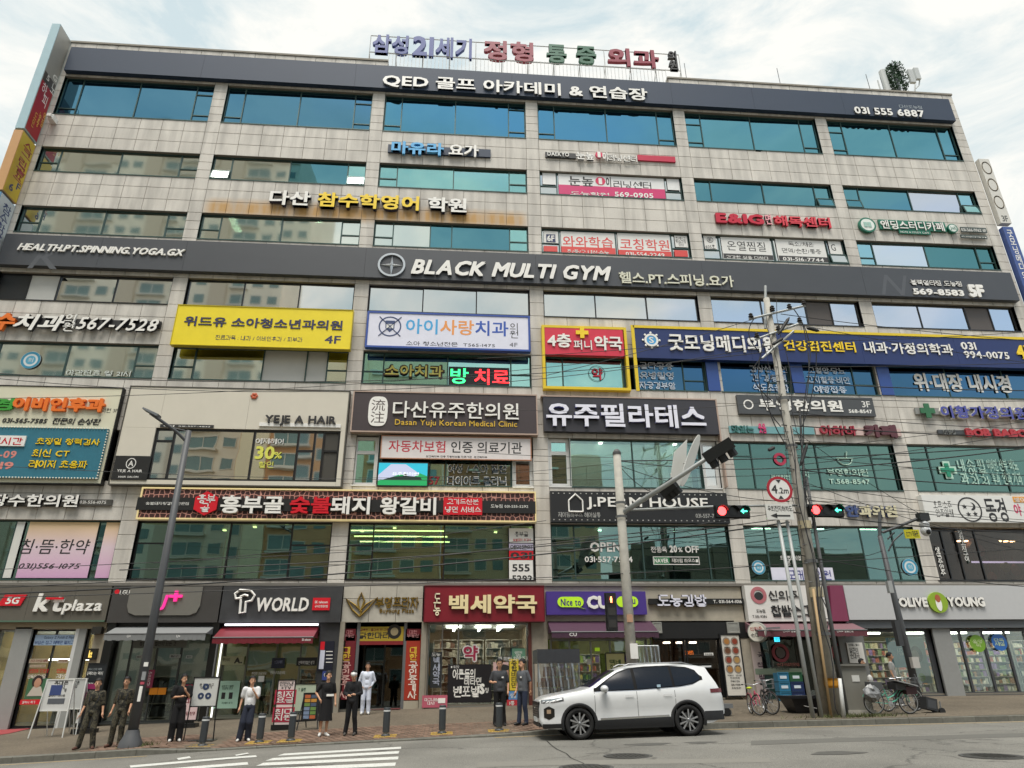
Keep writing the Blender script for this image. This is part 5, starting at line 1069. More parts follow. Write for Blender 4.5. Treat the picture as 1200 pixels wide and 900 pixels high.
def bubble(root,px0,px1,py0,py1,y,m,tail=True):
 q=RECT((px0,py0),(px1,py1),y);h=(q[3]-q[2])/2;n=8;P=[]
 for k in range(n+1):t=math.pi/2+math.pi*k/n;P.append((q[0]+h+h*math.cos(t),q[2]+h+h*math.sin(t)))
 if tail:P+=[(q[1]-.25,q[2]),(q[1]+.08,q[2]-.08)]
 for k in range(n+1):t=-math.pi/2+math.pi*k/n;P.append((q[1]-h+h*math.cos(t),q[2]+h+h*math.sin(t)))
 MB().prism(P,y-.05,y).build('lime_bubble',m,root)
LIME=mat('a8cf2a',.35,emit=.15)
def cux(root,y,r):
 bubble(root,653,684,699.5,711.5,y,LIME);bubble(root,722,748,699,711.5,y,LIME,False);text('Nice to',(657,701.5),(681,710),y-.055,mat('3c2a78',.4),bold=.04,parent=root);text('you',(730,702),(745,710.5),y-.055,mat('3c2a78',.4),bold=.03,parent=root)
sign('purple convenience store fascia with lime bubbles and white CU letters','sign',(640,693),(758.5,720),mat('43307c',.4,emit=.05),[T('CU',687.5,698,714,713.5,LETW,split=True,bold=.075,depth=.08)],off=.02,depth=.3,extra=cux)
sign('black bar sign with white gimbap lettering and phone number','sign',(760,701.5),(872,708),BLK,[T('도농김밥',769.5,696.5,829,711,mat('e2e2f0',.4),split=True,bold=.06,depth=.1,side=mat('55559a',.5)),T('T. 031-564-1016',835.5,703,869.5,706.8,OFFW,bold=.03)],off=.03,depth=.12)
PKB=mat('7c3450',.5)
def sdx(root,y,r):
 c=F(889,699,y);MB().ring(c[0],c[1]+.05,.2,.34,y-.02,y).build('round_emblem',mat('b06a70',.5),root);MB().disc(c[0],c[1]-.02,.2,y-.015).build('emblem_bowl',CHAR,root)
 text('도농점',(886,714),(897,718),y-.01,CHAR,parent=root);text('T.551-9386',(881.5,721),(899,724),y-.01,CHAR,bold=.02,parent=root)
 q=RECT((972.5,686),(992,728),y-.01);MB().prism([(fx(972,686,y),r[3]),(fx(987,686,y),r[3]),(fx(994.5,728,y),r[2]),(fx(975,728,y),r[2])],y-.03,y+.28).build('pink_panel',PKB,root)
sign('white blood sausage restaurant board with black brush letters and a pink end panel','sign',(872,686),(972,728),mat('d9d7d2',.45),[T('신의주',900,692,937,703.5,CHAR,split=True,bold=.02,depth=.03),T('찹쌀순대',903,709,951,723,CHAR,split=True,bold=.035,depth=.03)],off=.02,depth=.32,extra=sdx)
def oyx(root,y,r):
 c=F(1099,706,y-.06);MB().lathe([(.0001,0),(.42,0),(.42,.1),(.0001,.1)],(c[0],y-.1,c[1]),28,axis='y').build('green_disc',mat('8aa82a',.4),root)
 m=MB();m.prism([(c[0]+.13*math.cos(t),c[1]-.05+.3*math.sin(t)) for t in[2*math.pi*k/14 for k in range(14)]],y-.115,y-.1);m.build('white_figure',LETW,root);m=MB();m.prism([(c[0]+.12*math.cos(t),c[1]+.16+.16*math.sin(t)) for t in[2*math.pi*k/12 for k in range(12)]],y-.12,y-.11);m.build('orange_head',mat('a85a3a',.5),root)
OYG=mat('b9babb',.45,var=.03)
sign('long pale grey cosmetics shop fascia with a green disc between two words','sign',(989,686),(1290,728),OYG,[T('OLIVE',1052,700,1088.5,711.5,LETW,split=True,bold=.08,depth=.08,side=SIDE),T('YOUNG',1109,699.5,1155.5,711,LETW,split=True,bold=.08,depth=.08,side=SIDE)],off=.02,depth=.3,extra=oyx,box=(fx(992,710,D-.32)+.02,fx(1260,710,D-.32),F(1090,726,D-.32)[1],F(1090,686,D-.32)[1]))
wallbox(fx(990),fx(1300),3.45,3.76,mat('5b5f63',.5),'lintel',D-.2,D+.3)
wallbox(fx(640,730),fx(873,730),3.78,5.13,mat('b0a898',.7,var=.15,scale=3,bump=.1),'stone_band',D,D+.3)
for a,b in((623,642),(864,884)):wallbox(fx(a,760),fx(b,760),.3,5.13 if a<700 else 3.79,mat('a79f90',.7,var=.2,scale=3,bump=.1),'stone_pier',D-.03,D+.35)
wallbox(fx(372,700),fx(640,700),4.9,5.13,JOINT,'band_backing',D+.05,D+.3)
# --- shop rooms
WARMW=mat('b59a62',.8,var=.2,scale=1);GRY=mat('8f8f86',.8,var=.15,scale=1);DRK=mat('22211f',.8);LMP2=mat('fffaf0',.5,emit=9.)
FLR=mat('7a7468',.4,var=.1)
def room(px0,px1,zt,back,depth=4.5,floor=FLR,ceil=CEIL):
 x0,x1=fx(px0,760),fx(px1,760);z=min(zf(x0),zf(x1))
 wallbox(x0,x1,z-.3,zt,back,'back_wall',D+depth,D+depth+.1);wallbox(x0,x1,zt,zt+.1,ceil,'shop_ceiling',D+.4,D+depth);wallbox(x0,x1,z-.3,z+.1,floor,'shop_floor',D+.05,D+depth)
 wallbox(x0-.06,x0,z-.3,zt,back,'shop_side',D+.1,D+depth);wallbox(x1,x1+.06,z-.3,zt,back,'shop_side',D+.1,D+depth)
 return x0,x1,z+.1
def shopglass(x0,x1,z0,z1,cols,fm,g=GL_CLEAR,fw=.06,splits=None,Y=D,rec=.12):return window(x0,x1,z0,z1,cols=cols,splits=splits,fm=fm,gm=g,fw=fw,Y=Y,recess=rec,deep=.08)
def strip(x0,x1,y0,y1,z,label,em=26.):
 o=MB().box(x0,x1,y0,max(y1,y0+.22),z-.06,z).build('strip_lamp',mat('fffaf0',.5,emit=em),loc=((x0+x1)/2,(y0+y1)/2,z));tag(o,label,'lamp','strip lamps in the ground-floor shops')
def shelf(x0,x1,y,z0,h,label,cols,seed=1,levels=5,depth=.4):
 rr=random.Random(seed);root=empty('display_shelf',((x0+x1)/2,y,z0),label,'shelf');m=MB()
 for k in range(levels+1):z=z0+.05+h*k/levels;m.box(x0,x1,y,y+depth,z,z+.03)
 m.box(x0-.03,x0,y,y+depth,z0,z0+h+.05).box(x1,x1+.03,y,y+depth,z0,z0+h+.05).box(x0,x1,y+depth,y+depth+.02,z0,z0+h+.05);m.build('shelf_board',mat('9c9488',.6),root)
 g=MB();mats=[mat(c,.5) for c in cols]
 for k in range(levels):
  z=z0+.081+h*k/levels;x=x0+.03
  while x<x1-.15:
   w=rr.uniform(.07,.2);hh=rr.uniform(.45,.85)*h/levels;g.box(x,x+w-.015,y+.04,y+.3,z,z+hh,rr.randrange(len(mats)));x+=w
 tag(g.build('goods',mats,root),kind='stuff')
GOODS=['b8b4aa','7a3c34','4a6a86','a08a4c','4e6a46','c9c2ae','2c2c30','a0604a']
# phone shop 1 (left)
x0,x1,z=room(-40,124,3.62,WARMW)
shopglass(x0,fx(12,760),z,3.55,(1,1,1),ALU);wallbox(fx(8,785),fx(28,785),z-.4,3.62,PILAS,'pilaster',D-.12,D+.2)
shopglass(fx(28,785),fx(80,785),z,3.55,(.5,.5),DFRAME);wallbox(fx(80,785),fx(84,785),z-.3,3.62,mat('c9cbc9',.4),'pilaster',D-.1,D+.2);wallbox(fx(84,785)+.003,fx(93,785),z-.3,3.62,PILAS,'pilaster',D-.1,D+.2)
wallbox(fx(108,760),fx(122,760),z-.4,3.62,mat('a79d8a',.7,var=.08,scale=3),'shop_pier',D-.06,D+.3);wallbox(BX0,fx(126,735),3.56,3.80,mat('9c9078',.6,var=.06),'fascia_board',D-.12,D+.3)
shopglass(fx(93,785),fx(105,785),z,3.55,(1,),ALU)
strip(x0+.5,x1-.5,D+3,D+3.25,2.6,'long warm strip lamp at the back of the brown-fronted phone shop',5.);shelf(fx(30,800),fx(75,800),D+2.4,z,1.3,'low dark counter shelf inside the brown-fronted phone shop',['3a352e','6b5a44','8a7048'],3,3)
def board(label,a,b,m,texts,Y=D+.05,name='poster',depth=.02,cat='poster',**k):return sign(label,cat,a,b,m,texts,off=0,depth=depth,Y=Y,name=name,**k)
board('pale blue banner with dark blue lettering at the top of the leftmost shop window',(42,744),(88,756),mat('a9c2dc',.5),[T('Galaxy Z Fold6·Z Flip6',52,745.5,87,749.5,mat('4a5a7c',.5),bold=.02),T('부담은 접고 혜택만 펼치고',41,751,86,755,mat('2c4a8c',.5),bold=.03)])
for a,b,l in(((35,772),(56,777),'small pale strip notice, upper left on the leftmost shop glass'),((35,779),(53,782),'small pale strip notice, lower left on the leftmost shop glass'),((68,772.5),(79,777),'small pale red-lettered strip notice beside the white post of the leftmost shop')):board(l,a,b,mat('b5a890',.5),[T('최대 지원금 혜택',a[0]+1,a[1]+1,b[0]-1,b[1]-1,mat('7a2c2c',.5),bold=.02)])
board('red lettered notice across the leftmost shop glass',(35,783),(79,789),None,[T('번호이동 기기변경',35,784,56,788.5,LRED,bold=.04),T('인터넷',67,783.5,79,788.5,LRED,bold=.05)],name='window_lettering')
board('white lettering row low on the leftmost shop glass',(33,790),(79,795),None,[T('단독요금상담',33,790.5,53,795,OFFW,bold=.04),T('구매상담',66,790,78,795,OFFW,bold=.04)],name='window_lettering')
def pg(root,y,r):
 w,h=r[1]-r[0],r[3]-r[2];cx=r[0]+w*.45
 MB().ball((cx,y-.01,r[2]+h*.78),(.13,.012,.17),12).build('printed_face',mat('b58a70',.6),root);MB().ball((cx-.02,y-.005,r[2]+h*.84),(.19,.01,.22),12).build('printed_hair',mat('2a1c18',.6),root);MB().prism([(cx-.28,r[2]+.1),(cx+.3,r[2]+.1),(cx+.15,r[2]+h*.6),(cx-.12,r[2]+h*.6)],y-.012,y-.006).build('printed_coat',mat('b9b4a6',.6),root)
board('green poster of a dark-haired woman in the leftmost shop window',(34,795),(54,819),mat('3f6a4a',.5),[],extra=pg)
board('red rounded strip notice under the green poster in the leftmost shop',(24,820),(46,825.5),LRED,[T('갤럭시 특가',26,821.5,41,824.5,OFFW,bold=.03)])
q=RECT((110,734.5),(119,743),D-.2);o=MB().box(q[0],q[1],D-.3,D-.06,q[2],q[3]).build('speaker',mat('26241f',.5),loc=(q[0],D-.06,q[2]));tag(o,'small dark box speaker at the top of the leftmost beige pier','speaker')
board('small black projecting plate with gold shop letters on the beige pier',(100,760),(111.5,773),mat('1c1a16',.4),[T('kt',104,762,108,771,mat('e0c060',.5,emit=.4),bold=.08)],Y=D-.06,depth=.12,name='plate_sign',cat='sign')
# phone shop 2 (dark)
x0,x1,z=room(127,252,3.62,GRY)
wallbox(fx(124,760),fx(134,760),z-.4,3.8,mat('141414',.35),'black_pier',D-.25,D+.3);wallbox(fx(246,770),fx(254,770),z-.4,3.8,mat('141414',.35),'black_pier',D-.25,D+.3)
wallbox(fx(134,760),fx(246,770),3.5,3.8,BLK,'lintel',D-.1,D+.3)
shopglass(fx(134,760),fx(246,770),z,3.5,(.16,.27,.25,.32),mat('3c3f3e',.4))
strip(x0+.8,x1-.8,D+1.5,D+1.6,3.6,'white strip lamp in the ceiling of the dark phone shop',4.);shelf(x0+.5,x0+2.2,D+2.6,z,1.5,'dark display cabinet at the left inside the dark phone shop',['1c1c1e','3a3a3c','55585a'],4,3)
def awning(label,pts_top,pts_bot,yo,m,val=.18,texts=(),mv=None):
 """sloped fabric awning: top edge on the wall, bottom edge yo metres out"""
 (ax,ay),(bx,by)=pts_top;(cx,cy),(dx,dy)=pts_bot
 A,B=F(ax,ay,D-.05),F(bx,by,D-.05);C_,D_=F(cx,cy,D-yo),F(dx,dy,D-yo)
 xl,xr=min(A[0],C_[0]),max(B[0],D_[0]);zt,zb=(A[1]+B[1])/2,(C_[1]+D_[1])/2
 root=empty('awning',((xl+xr)/2,D-.05,zb),label,'awning');n=12;ms=MB()
 xl,xr=(A[0]+C_[0])/2,(B[0]+D_[0])/2
 for i in range(n):
  a,b=xl+(xr-xl)*i/n,xl+(xr-xl)*(i+1)/n;s=.02*math.sin(i*2.1)
  ms.add([(a,D-.05,zt),(b,D-.05,zt),(b,D-yo,zb),(a,D-yo,zb),(a,D-.05,zt-.02),(b,D-.05,zt-.02),(b,D-yo,zb-.02),(a,D-yo,zb-.02)],[(3,2,1,0),(4,5,6,7),(0,1,5,4),(2,3,7,6)])
 ms.face([(xl,D-.05,zt),(xl,D-yo,zb),(xl,D-.05,zb)]);ms.face([(xr,D-.05,zt),(xr,D-.05,zb),(xr,D-yo,zb)]);ms.build('canopy',m,root)
 v=MB()
 for i in range(24):
  a,b=xl+(xr-xl)*i/24,xl+(xr-xl)*(i+1)/24;v.box(a,b-.004,D-yo-.012,D-yo,zb-val-(.02 if i%2 else 0),zb)
 v.build('valance',mv or m,root)
 MB().tube([(xl,D-yo,zb),(xr,D-yo,zb)],.03,6).tube([(xl+.3,D-.05,zb+.1),(xl+.3,D-yo,zb)],.025,6).tube([(xr-.3,D-.05,zb+.1),(xr-.3,D-yo,zb)],.025,6).build('frame',mat('5f6162',.6),root)
 for s,a,b,c in texts:text(s,a,b,D-yo-.014,c,bold=.04,parent=root)
 return root
awning('grey fabric awning over the dark phone shop',((138,733.5),(253,733.5)),((123,742.5),(241,742.5)),1.0,mat('7a7c7c',.7),.22,[('U+',(149,744),(153,747),OFFW),('U+',(207,744),(211,747),OFFW)])
AM=mat('e08a1c',.5)
for i,(a,b) in enumerate((((176,806),(184,814)),((186,806),(194,814)))):
 q=RECT(a,b,D+.1);o=MB().box(q[0],q[1],D+.08,D+.1,q[2],q[3]).build('door_sticker',AM,loc=(q[0],D+.1,q[2]));tag(o,['orange square door sticker nearer the lamp post','orange square door sticker farther from the lamp post'][i],'sticker')
board('grey strip notice across the top of the dark phone shop glass',(157,750),(218,759),mat('6d706c',.5),[T('통신 요금 할인의 모든 것',164,752,206,757,CHAR,bold=.02)])
for i,(a,b) in enumerate((((160,768),(166,771.5)),((199,767),(211,771)),((218,768),(225,771.5)))):board(['small white notice left of the lamp post in the dark phone shop','small white notice in the middle of the dark phone shop glass','small white notice at the right of the dark phone shop glass'][i],a,b,mat('a9aca8',.5),[T('할인',a[0]+1,a[1]+.8,b[0]-1,b[1]-.8,CHAR,bold=.02)])
board('magenta lettered sticker beside the lamp post on the dark phone shop door',(171,785),(178,806),mat('8c2c4c',.5),[T('U+\n인\n터\n넷',173,787,177,804,OFFW,bold=.02)])
# phone shop 3 (slate, red awning)
x0,x1,z=room(256,375,3.62,mat('8c8a5c',.8,var=.2,scale=1))
q0,q1=fx(254,790),fx(373,790)
shopglass(q0+.12,q1,z,3.45,(.24,.3,.25,.21),mat('6a6c60',.35));wallbox(q0,q0+.03,z,3.6,mat('f4f4f2',.5,emit=.6),'lit_edge',D-.03,D+.1);wallbox(q0-.05,q1,3.45,3.8,BLK,'lintel',D+.0,D+.3)
awning('dark red fabric awning over the slate-fronted phone shop',((262,734.5),(374,734.5)),((248,747),(367,747)),1.0,mat('6c1422',.6),.2,[('SK telecom',(354,748),(364,751),OFFW)])
o=MB().box(fx(264,731,D-.4),fx(373,731,D-.4),D-.45,D-.33,F(300,733,D-.4)[1],F(300,731,D-.4)[1]).build('strip_light',mat('ece9f4',.4,emit=1.),loc=(fx(310,731),D-.4,3.7));tag(o,'pale light bar above the dark red awning','lamp')
strip(x0+.8,x1-.8,D+1.5,D+1.6,3.6,'white strip lamp in the ceiling of the slate-fronted phone shop',4.);shelf(x0+2.6,x1-.4,D+3.0,z,1.6,'wooden shelf wall at the back of the slate-fronted phone shop',['6b4a2a','8a6236','b08a58','3a2c20'],5,4);shelf(x0+.3,x0+1.5,D+2.8,z,1.2,'low green-grey cabinet inside the slate-fronted phone shop',['5c6450','7c8468'],6,2)
board('pale notice with a rounded black shape on the slate shop glass',(260,769),(285,779),mat('a9ab8c',.5),[T('통신사의',261.5,771,269,775,CHAR,bold=.02),T('A.',275,770.5,283.5,777.5,CHAR,bold=.08)])
board('black strip notice at the right of the slate shop glass',(348,770.5),(371,780),mat('16181c',.4),[T('선택약정할인 받기',350,774.5,368,778.5,OFFW,bold=.02)])
board('dark blue poster in the slate shop doorway',(319,771),(333,783),mat('1c2438',.4),[T('T.다이렉트',322,774,331,778,mat('8c94b0',.5),bold=.02)])
board('white lettering across the slate shop doors',(294,786),(335,791),None,[T('휴대폰 요금상담',295,787.5,312,790.5,OFFW,bold=.02),T('인터넷 요금상담',317,786.5,334,790,OFFW,bold=.02)],name='window_lettering')
board('mint green poster with two dark boxes in the slate shop window',(254,798),(277.5,830),mat('a5c8b4',.5),[T('새로운 T플랜\n요금제 안내',260,803,273,808,mat('2c4a3c',.5),bold=.02),T('■ ■',260,811.5,272,819,CHAR,bold=.0),T('자세히 보기',260,822.5,272,825,mat('2c4a3c',.5))])
board('white plate on the slate shop door',(303,792),(309,799),OFFW,[])
def dir_(root,y,r):
 for i in range(4):q=F(382,764+i*4.2,y);MB().box(q[0],q[0]+.25,y-.012,y,q[1],q[1]+.03).build('line',OFFW,root)
 q=RECT((375.5,762),(379,784),y);MB().box(q[0],q[1],y-.014,y,q[2],q[3]).build('white_bar',mat('cfd2e2',.5),root);q=RECT((376,752),(380,761.5),y);MB().box(q[0],q[1],y-.014,y,q[2],q[3]).build('red_bar',LRED,root)
board('tall navy directory board with a white bar on the slate pier',(375,751.5),(389,786),mat('191c2c',.4),[],Y=D-.16,depth=.04,name='directory_board',cat='sign',extra=dir_)
board('small blue plate under the navy directory board',(378,786),(385,797),mat('3a4a8c',.4),[T('층별',379.5,789,383.5,793,OFFW)],Y=D-.16,depth=.03,name='plate_sign',cat='sign')
# entrance
ex0,ex1=fx(401,770),fx(494,770);z=.64
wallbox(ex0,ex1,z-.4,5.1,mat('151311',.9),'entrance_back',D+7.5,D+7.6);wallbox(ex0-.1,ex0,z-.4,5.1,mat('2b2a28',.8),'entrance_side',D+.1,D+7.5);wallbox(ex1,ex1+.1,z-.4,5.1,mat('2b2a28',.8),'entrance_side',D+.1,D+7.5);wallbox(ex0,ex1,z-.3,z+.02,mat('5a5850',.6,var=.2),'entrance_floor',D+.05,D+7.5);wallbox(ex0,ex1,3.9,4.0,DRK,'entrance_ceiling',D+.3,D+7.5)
for a,b in((396.5,402),(493,499)):wallbox(fx(a,770),fx(b,770),z-.4,3.78,mat('8f887a',.6,var=.12,scale=4),'door_post',D-.2,D+.15)
for a,b in((416,420),(472,475.5)):wallbox(fx(a,770),fx(b,770),z-.1,3.78,mat('76787a',.4,.5),'door_post',D-.02,D+.1)
RB2=mat('6a1420',.5,var=.08);OR2=mat('9c2e1a',.5,var=.05);YL2=mat('d9b43c',.5);GYL=mat('a8902c',.5)
board('yellow food banner with dark lettering and a round dish above the entrance',(420,734.5),(472.5,751),GYL,[T('담백한 · 쫄깃한 한 그릇',422,736.5,456,739.5,mat('6a1420',.5),bold=.02),T('닭한마리',421,741,456,748.5,CHAR,bold=.05)],Y=D+.02,name='banner',cat='banner',
 extra=lambda r,y,b:(MB().disc(b[1]-.36,(b[2]+b[3])/2+.08,.27,y-.006).build('dish',mat('1f1a16',.5),r),MB().disc(b[1]-.36,(b[2]+b[3])/2+.08,.15,y-.01).build('food',mat('9a8a6a',.5),r),MB().box(b[0],b[1],y-.005,y+.02,b[2]-.14,b[2]-.003).build('red_strip',mat('7a1c20',.5),r)))
board('dark red small banner left above the entrance',(402.5,737),(416,751),RB2,[T('대한\n부동산',404,738.5,415,747,mat('c98a8c',.5),bold=.02)],Y=D,name='banner',cat='banner')
board('dark red small banner right above the entrance',(475.5,737),(492.5,751),RB2,[T('대한\n부동산',477,738.5,491,747,mat('c98a8c',.5),bold=.02)],Y=D,name='banner',cat='banner')
board('dark red vertical banner left of the entrance with estate agency lettering',(399,756),(416,822),RB2,[T('대\n한',401,758,411,774,YL2,bold=.04),T('공\n인\n중\n개\n사',398,775,410,819,mat('d0a8a0',.5),bold=.04)],Y=D,name='banner',cat='banner',box=(fx(402,790),fx(415,790),1.0,3.3))
board('orange-red vertical banner right of the entrance with estate agency lettering',(474,756),(492,823),OR2,[T('대\n한',480,758,489,774,YL2,bold=.05),T('공\n인\n중\n개\n사',478,775,489,819,mat('e6d8cc',.5),bold=.05)],Y=D,name='banner',cat='banner',box=(fx(474.5,790),fx(491.5,790),.95,3.3))
wallbox(fx(474.5,790),fx(491.5,790),.55,.93,mat('a39b8a',.6),'banner_plinth',D-.02,D+.1)
shopglass(fx(420,790),fx(472,790),z,3.3,(.5,.5),mat('3f4444',.35),g=glass('entrance_glass',(.5,.52,.5),(.6,.65,.62),.1,.01),Y=D+1.2,rec=0.01)
board('tall grey lettered standee dimly seen behind the entrance glass',(440,771),(452,806),mat('3d4240',.6),[T('한\n의\n원',443,774,449,800,mat('5f6662',.6))],Y=D+2.2,name='standee',cat='sign')
# pharmacy
x0,x1,z=room(500,622,3.72,mat('6a5c48',.85,var=.25,scale=1.5),5)
z=.72
wallbox(fx(496,770),fx(501,770),.3,3.75,mat('8f887a',.6),'pier',D-.1,D+.3);wallbox(fx(619,770),fx(623,770),.3,3.75,mat('5a2c24',.5),'pier',D-.1,D+.3)
shopglass(fx(501,770),fx(619,770),z,3.72,(.14,.16,.7),ALU,fw=.05)
for i,(a,b) in enumerate(((523,541),(557,575),(583,602))):
 xa_,xb_=fx(a,733,D+1),fx(b,733,D+1);strip(xa_,xb_,D+.9,D+1.0,3.68,'short cross lamp at the front of the pharmacy ceiling',6.);strip(xb_-.35-.1*i,xb_-.27-.1*i,D+1.2,D+3.4,3.68,'long lamp running back along the pharmacy ceiling',9.)
for k in range(4):shelf(x0+.2+k*1.15,x0+1.2+k*1.15,D+3.4,.8,2.4,['first','second','third','fourth'][k]+' medicine shelf from the entrance inside the pharmacy',['8a7c68','5c5048','3f3a36','a09684','6a4838','4c5a5c'],10+k,7)
shelf(fx(590,790),fx(616,790),D+1.2,.8,2.0,'crowded shelf at the right of the pharmacy window',GOODS,20,6)
board('pink medicine lettering with a white edge on the pharmacy glass',(542,755),(561,775),None,[T('약',541.5,755,561.5,776,OFFW,bold=.12),T('약',543,756.5,560,774.5,mat('a02c4c',.4),bold=.06,depth=.012)],name='window_lettering')
board('vertical white pharmacy name on the dark glass beside the entrance post',(505,764),(517,806),mat('222628',.5),[T('도농',506,765,516,769,OFFW,bold=.02),T('백\n세\n약\n국',507,770,515.5,803,mat('aab0c0',.5),bold=.05)])
board('black vitamin poster with slanted white lettering in the pharmacy window',(525,777),(577,824),mat('17151a',.45),[T('어른들의',530.5,784,557,796,LETW,bold=.05,shear=.05),T('비타민',544,794,564,803,LETW,bold=.05,shear=.05),T('벤포벨',531,804,562,817,LETW,bold=.05,shear=.05),T('S',562,801,568,813.5,LETW,bold=.09),T('정',568,806,572.5,812,LETW,bold=.03),T('■ 종근당',528.5,780,538,783,OFFW)],box=(fx(524.5,800,D),fx(576,800,D),F(550,823.5,D)[1],F(550,778.5,D)[1]))
board('pink and white small shop sign at the foot of the pharmacy window',(495,815),(524,829),mat('b55a6c',.5),[T('마그네슘\n대사!',497.5,818,513,826,LETW,bold=.03)],Y=D-.15,depth=.08,name='floor_sign',cat='sign',extra=lambda r,y,b:MB().box(b[1]-.35,b[1]-.08,y-.01,y,b[2]+.15,b[3]-.1).build('white_mark',LETW,r))
board('white medical lettering row on the pharmacy glass behind the two men',(584,768),(622,775),None,[T('병·의원 처방조제',584,769.5,621,774.5,OFFW,bold=.03)],name='window_lettering')
board('mint green notice at the right of the pharmacy glass',(600,760),(616,772),mat('5f8c74',.5),[T('성인약\n상담',603,763,612,770,LETW,bold=.03)])
board('yellow vertical notice with black lettering behind the man facing left',(597,772),(608,809),mat('d8c03c',.5),[T('종\n합\n비\n타\n민',599,774,606,806,CHAR,bold=.04)])
board('light blue lettered panel under the yellow notice',(596,810),(607,820),mat('5a8cc0',.5),[T('상담',598,812,605,818,OFFW,bold=.03)])
board('red panel at the foot of the yellow notice',(594,820),(606,828),mat('b8323c',.5),[T('1통',597,821.5,603,826.5,OFFW,bold=.04)])
board('pale poster of an old man in a hat behind the two men in grey shirts',(578,776),(596,800),mat('c9a8a4',.5),[],extra=lambda r,y,b:(MB().disc((b[0]+b[1])/2+.1,b[3]-.4,.2,y-.006,rz=.26).build('printed_face',mat('b58a70',.6),r),MB().disc((b[0]+b[1])/2+.08,b[3]-.2,.26,y-.01,rz=.12).build('printed_hat',CHAR,r)))
# convenience store
x0,x1,z=room(642,764,3.5,mat('6f7a34',.8,var=.3,scale=1),4.5);z=.8
wallbox(fx(642,760),fx(762,760),3.1,3.78,mat('8f887c',.6,var=.1),'lintel',D-.02,D+.25)
shopglass(fx(646,780),fx(760,780),z,3.1,(.2,.22,.2,.18,.2),ALU)
for k in range(3):strip(x0+.3+k*1.8,x0+1.6+k*1.8,D+1+k*.6,D+1.08+k*.6,3.45,'white strip lamp inside the convenience store',7.)
for k in range(4):shelf(x0+.15+k*1.35,x0+1.3+k*1.35,D+2.2+(k%2)*.8,.85,1.7,['first','second','third','fourth'][k]+' goods rack from the pharmacy side in the convenience store',['7a9a2c','c0b040','4a2c78','b8b4aa','9a3c2c','3c5a34'],30+k,5)
awning('plum awning with small white shop letters over the convenience store',((644,728),(764,728)),((644,740.5),(770,740.5)),1.1,mat('45283c',.65),.2,[('CU',(667,741.5),(676,745.5),OFFW),('CU',(731.5,741.5),(741,745.5),OFFW)])
board('yellow and white poster stand in front of the convenience store glass',(710,766),(733,790),mat('c9c48a',.5),[T('택배\n접수',714,773,729,784,mat('3f5a2c',.5),bold=.04)],Y=D-.3,depth=.05,name='poster_stand',trim=DFRAME,tw=.04)
for a,b,l in(((688,772),(693,779),'small white paper on the convenience store glass beside the poster stand'),((697,759),(703,763),'small lime ticket on the convenience store glass')):board(l,a,b,OFFW if a[0]<690 else LIME,[])
# gimbap shop
x0,x1,z=room(768,866,3.5,mat('4a3420',.8,var=.25,scale=1),4);z=.84
wallbox(fx(764,735),fx(876,735),3.1,3.72,BLK,'lintel',D-.05,D+.2)
for k in range(3):strip(fx(790+k*16,740),fx(797+k*16,740),D+1.5,D+1.6,3.05,'small white lamp seen high in the gimbap shop',9.)
for i,(a,b) in enumerate((((764,729),(776,742)),((851,729),(867,742)))):
 q=RECT(a,b,D-.08);root=empty('vent_grille',(q[0],D-.05,q[2]),['pale louvred vent grille left above the gimbap shop','pale louvred vent grille right above the gimbap shop'][i],'vent');MB().frame(q[0],q[1],q[2],q[3],.05,D-.12,D-.05).build('frame',mat('8c8c86',.5),root)
 for k in range(7):zz=q[2]+.06+(q[3]-q[2]-.1)*k/7;MB().add([(q[0]+.05,D-.115,zz),(q[1]-.05,D-.115,zz),(q[1]-.05,D-.06,zz+.05),(q[0]+.05,D-.06,zz+.05),(q[0]+.05,D-.115,zz-.012),(q[1]-.05,D-.115,zz-.012)],[(0,1,2,3),(4,5,1,0)]).build('slat',mat('a5a59e',.5),root)
shopglass(fx(766,780),fx(846,780),z,3.1,(.48,.04,.48),DFRAME,g=glass('brown_glass',(.55,.5,.45),(.6,.6,.6),.12,.01))
def dishes(root,y,r):
 rr=random.Random(4);w,h=r[1]-r[0],r[3]-r[2]
 for j in range(4):
  for i in range(2):
   cx,cz=r[0]+w*(.28+.44*i),r[3]-h*(.11+.155*j);MB().disc(cx,cz,.16,y-.006,n=18).build('dish',mat('8f8478',.5),root);MB().disc(cx+.01,cz,.11,y-.01,n=14).build('food',mat(rr.choice(['8a3c28','a8743a','b08a50','6a442c']),.5),root);text(rr.choice(['김밥','라면','떡볶이','돈까스']),None,None,y-.008,CHAR,parent=root,box=(cx-.12,cx+.12,cz-.25,cz-.2))
 for j in range(4):text(['원조김밥 참치김밥','라볶이 만두','돌솥 비빔밥','포장주문'][j],None,None,y-.008,CHAR,bold=.02,parent=root,box=(r[0]+w*.25,r[0]+w*.75,r[2]+h*(.27-.055*j),r[2]+h*(.30-.055*j)))
board('tall white menu board with eight round dishes beside the gimbap shop',(845,748),(874,817),mat('d3cfc6',.45),[],Y=D-.02,depth=.08,name='menu_board',cat='sign',trim=DFRAME,tw=.05,extra=dishes,box=(fx(847.5,780),fx(869,780),.98,3.22))
board('glowing orange open sign in the gimbap window',(801,762),(813,769),None,[T('open',801.5,762.5,813,769.5,mat('ff8a2c',.5,emit=1.),bold=.0,depth=.02)],Y=D+.3,name='neon_sign',cat='neon sign')
board('small white lettered plate on the gimbap shop door',(825,765),(836,768),OFFW,[T('도농김밥',826,765.6,835,767.6,CHAR)])
for i,(a,b) in enumerate((((788,737),(798,741)),((800,736),(812,741)))):pass
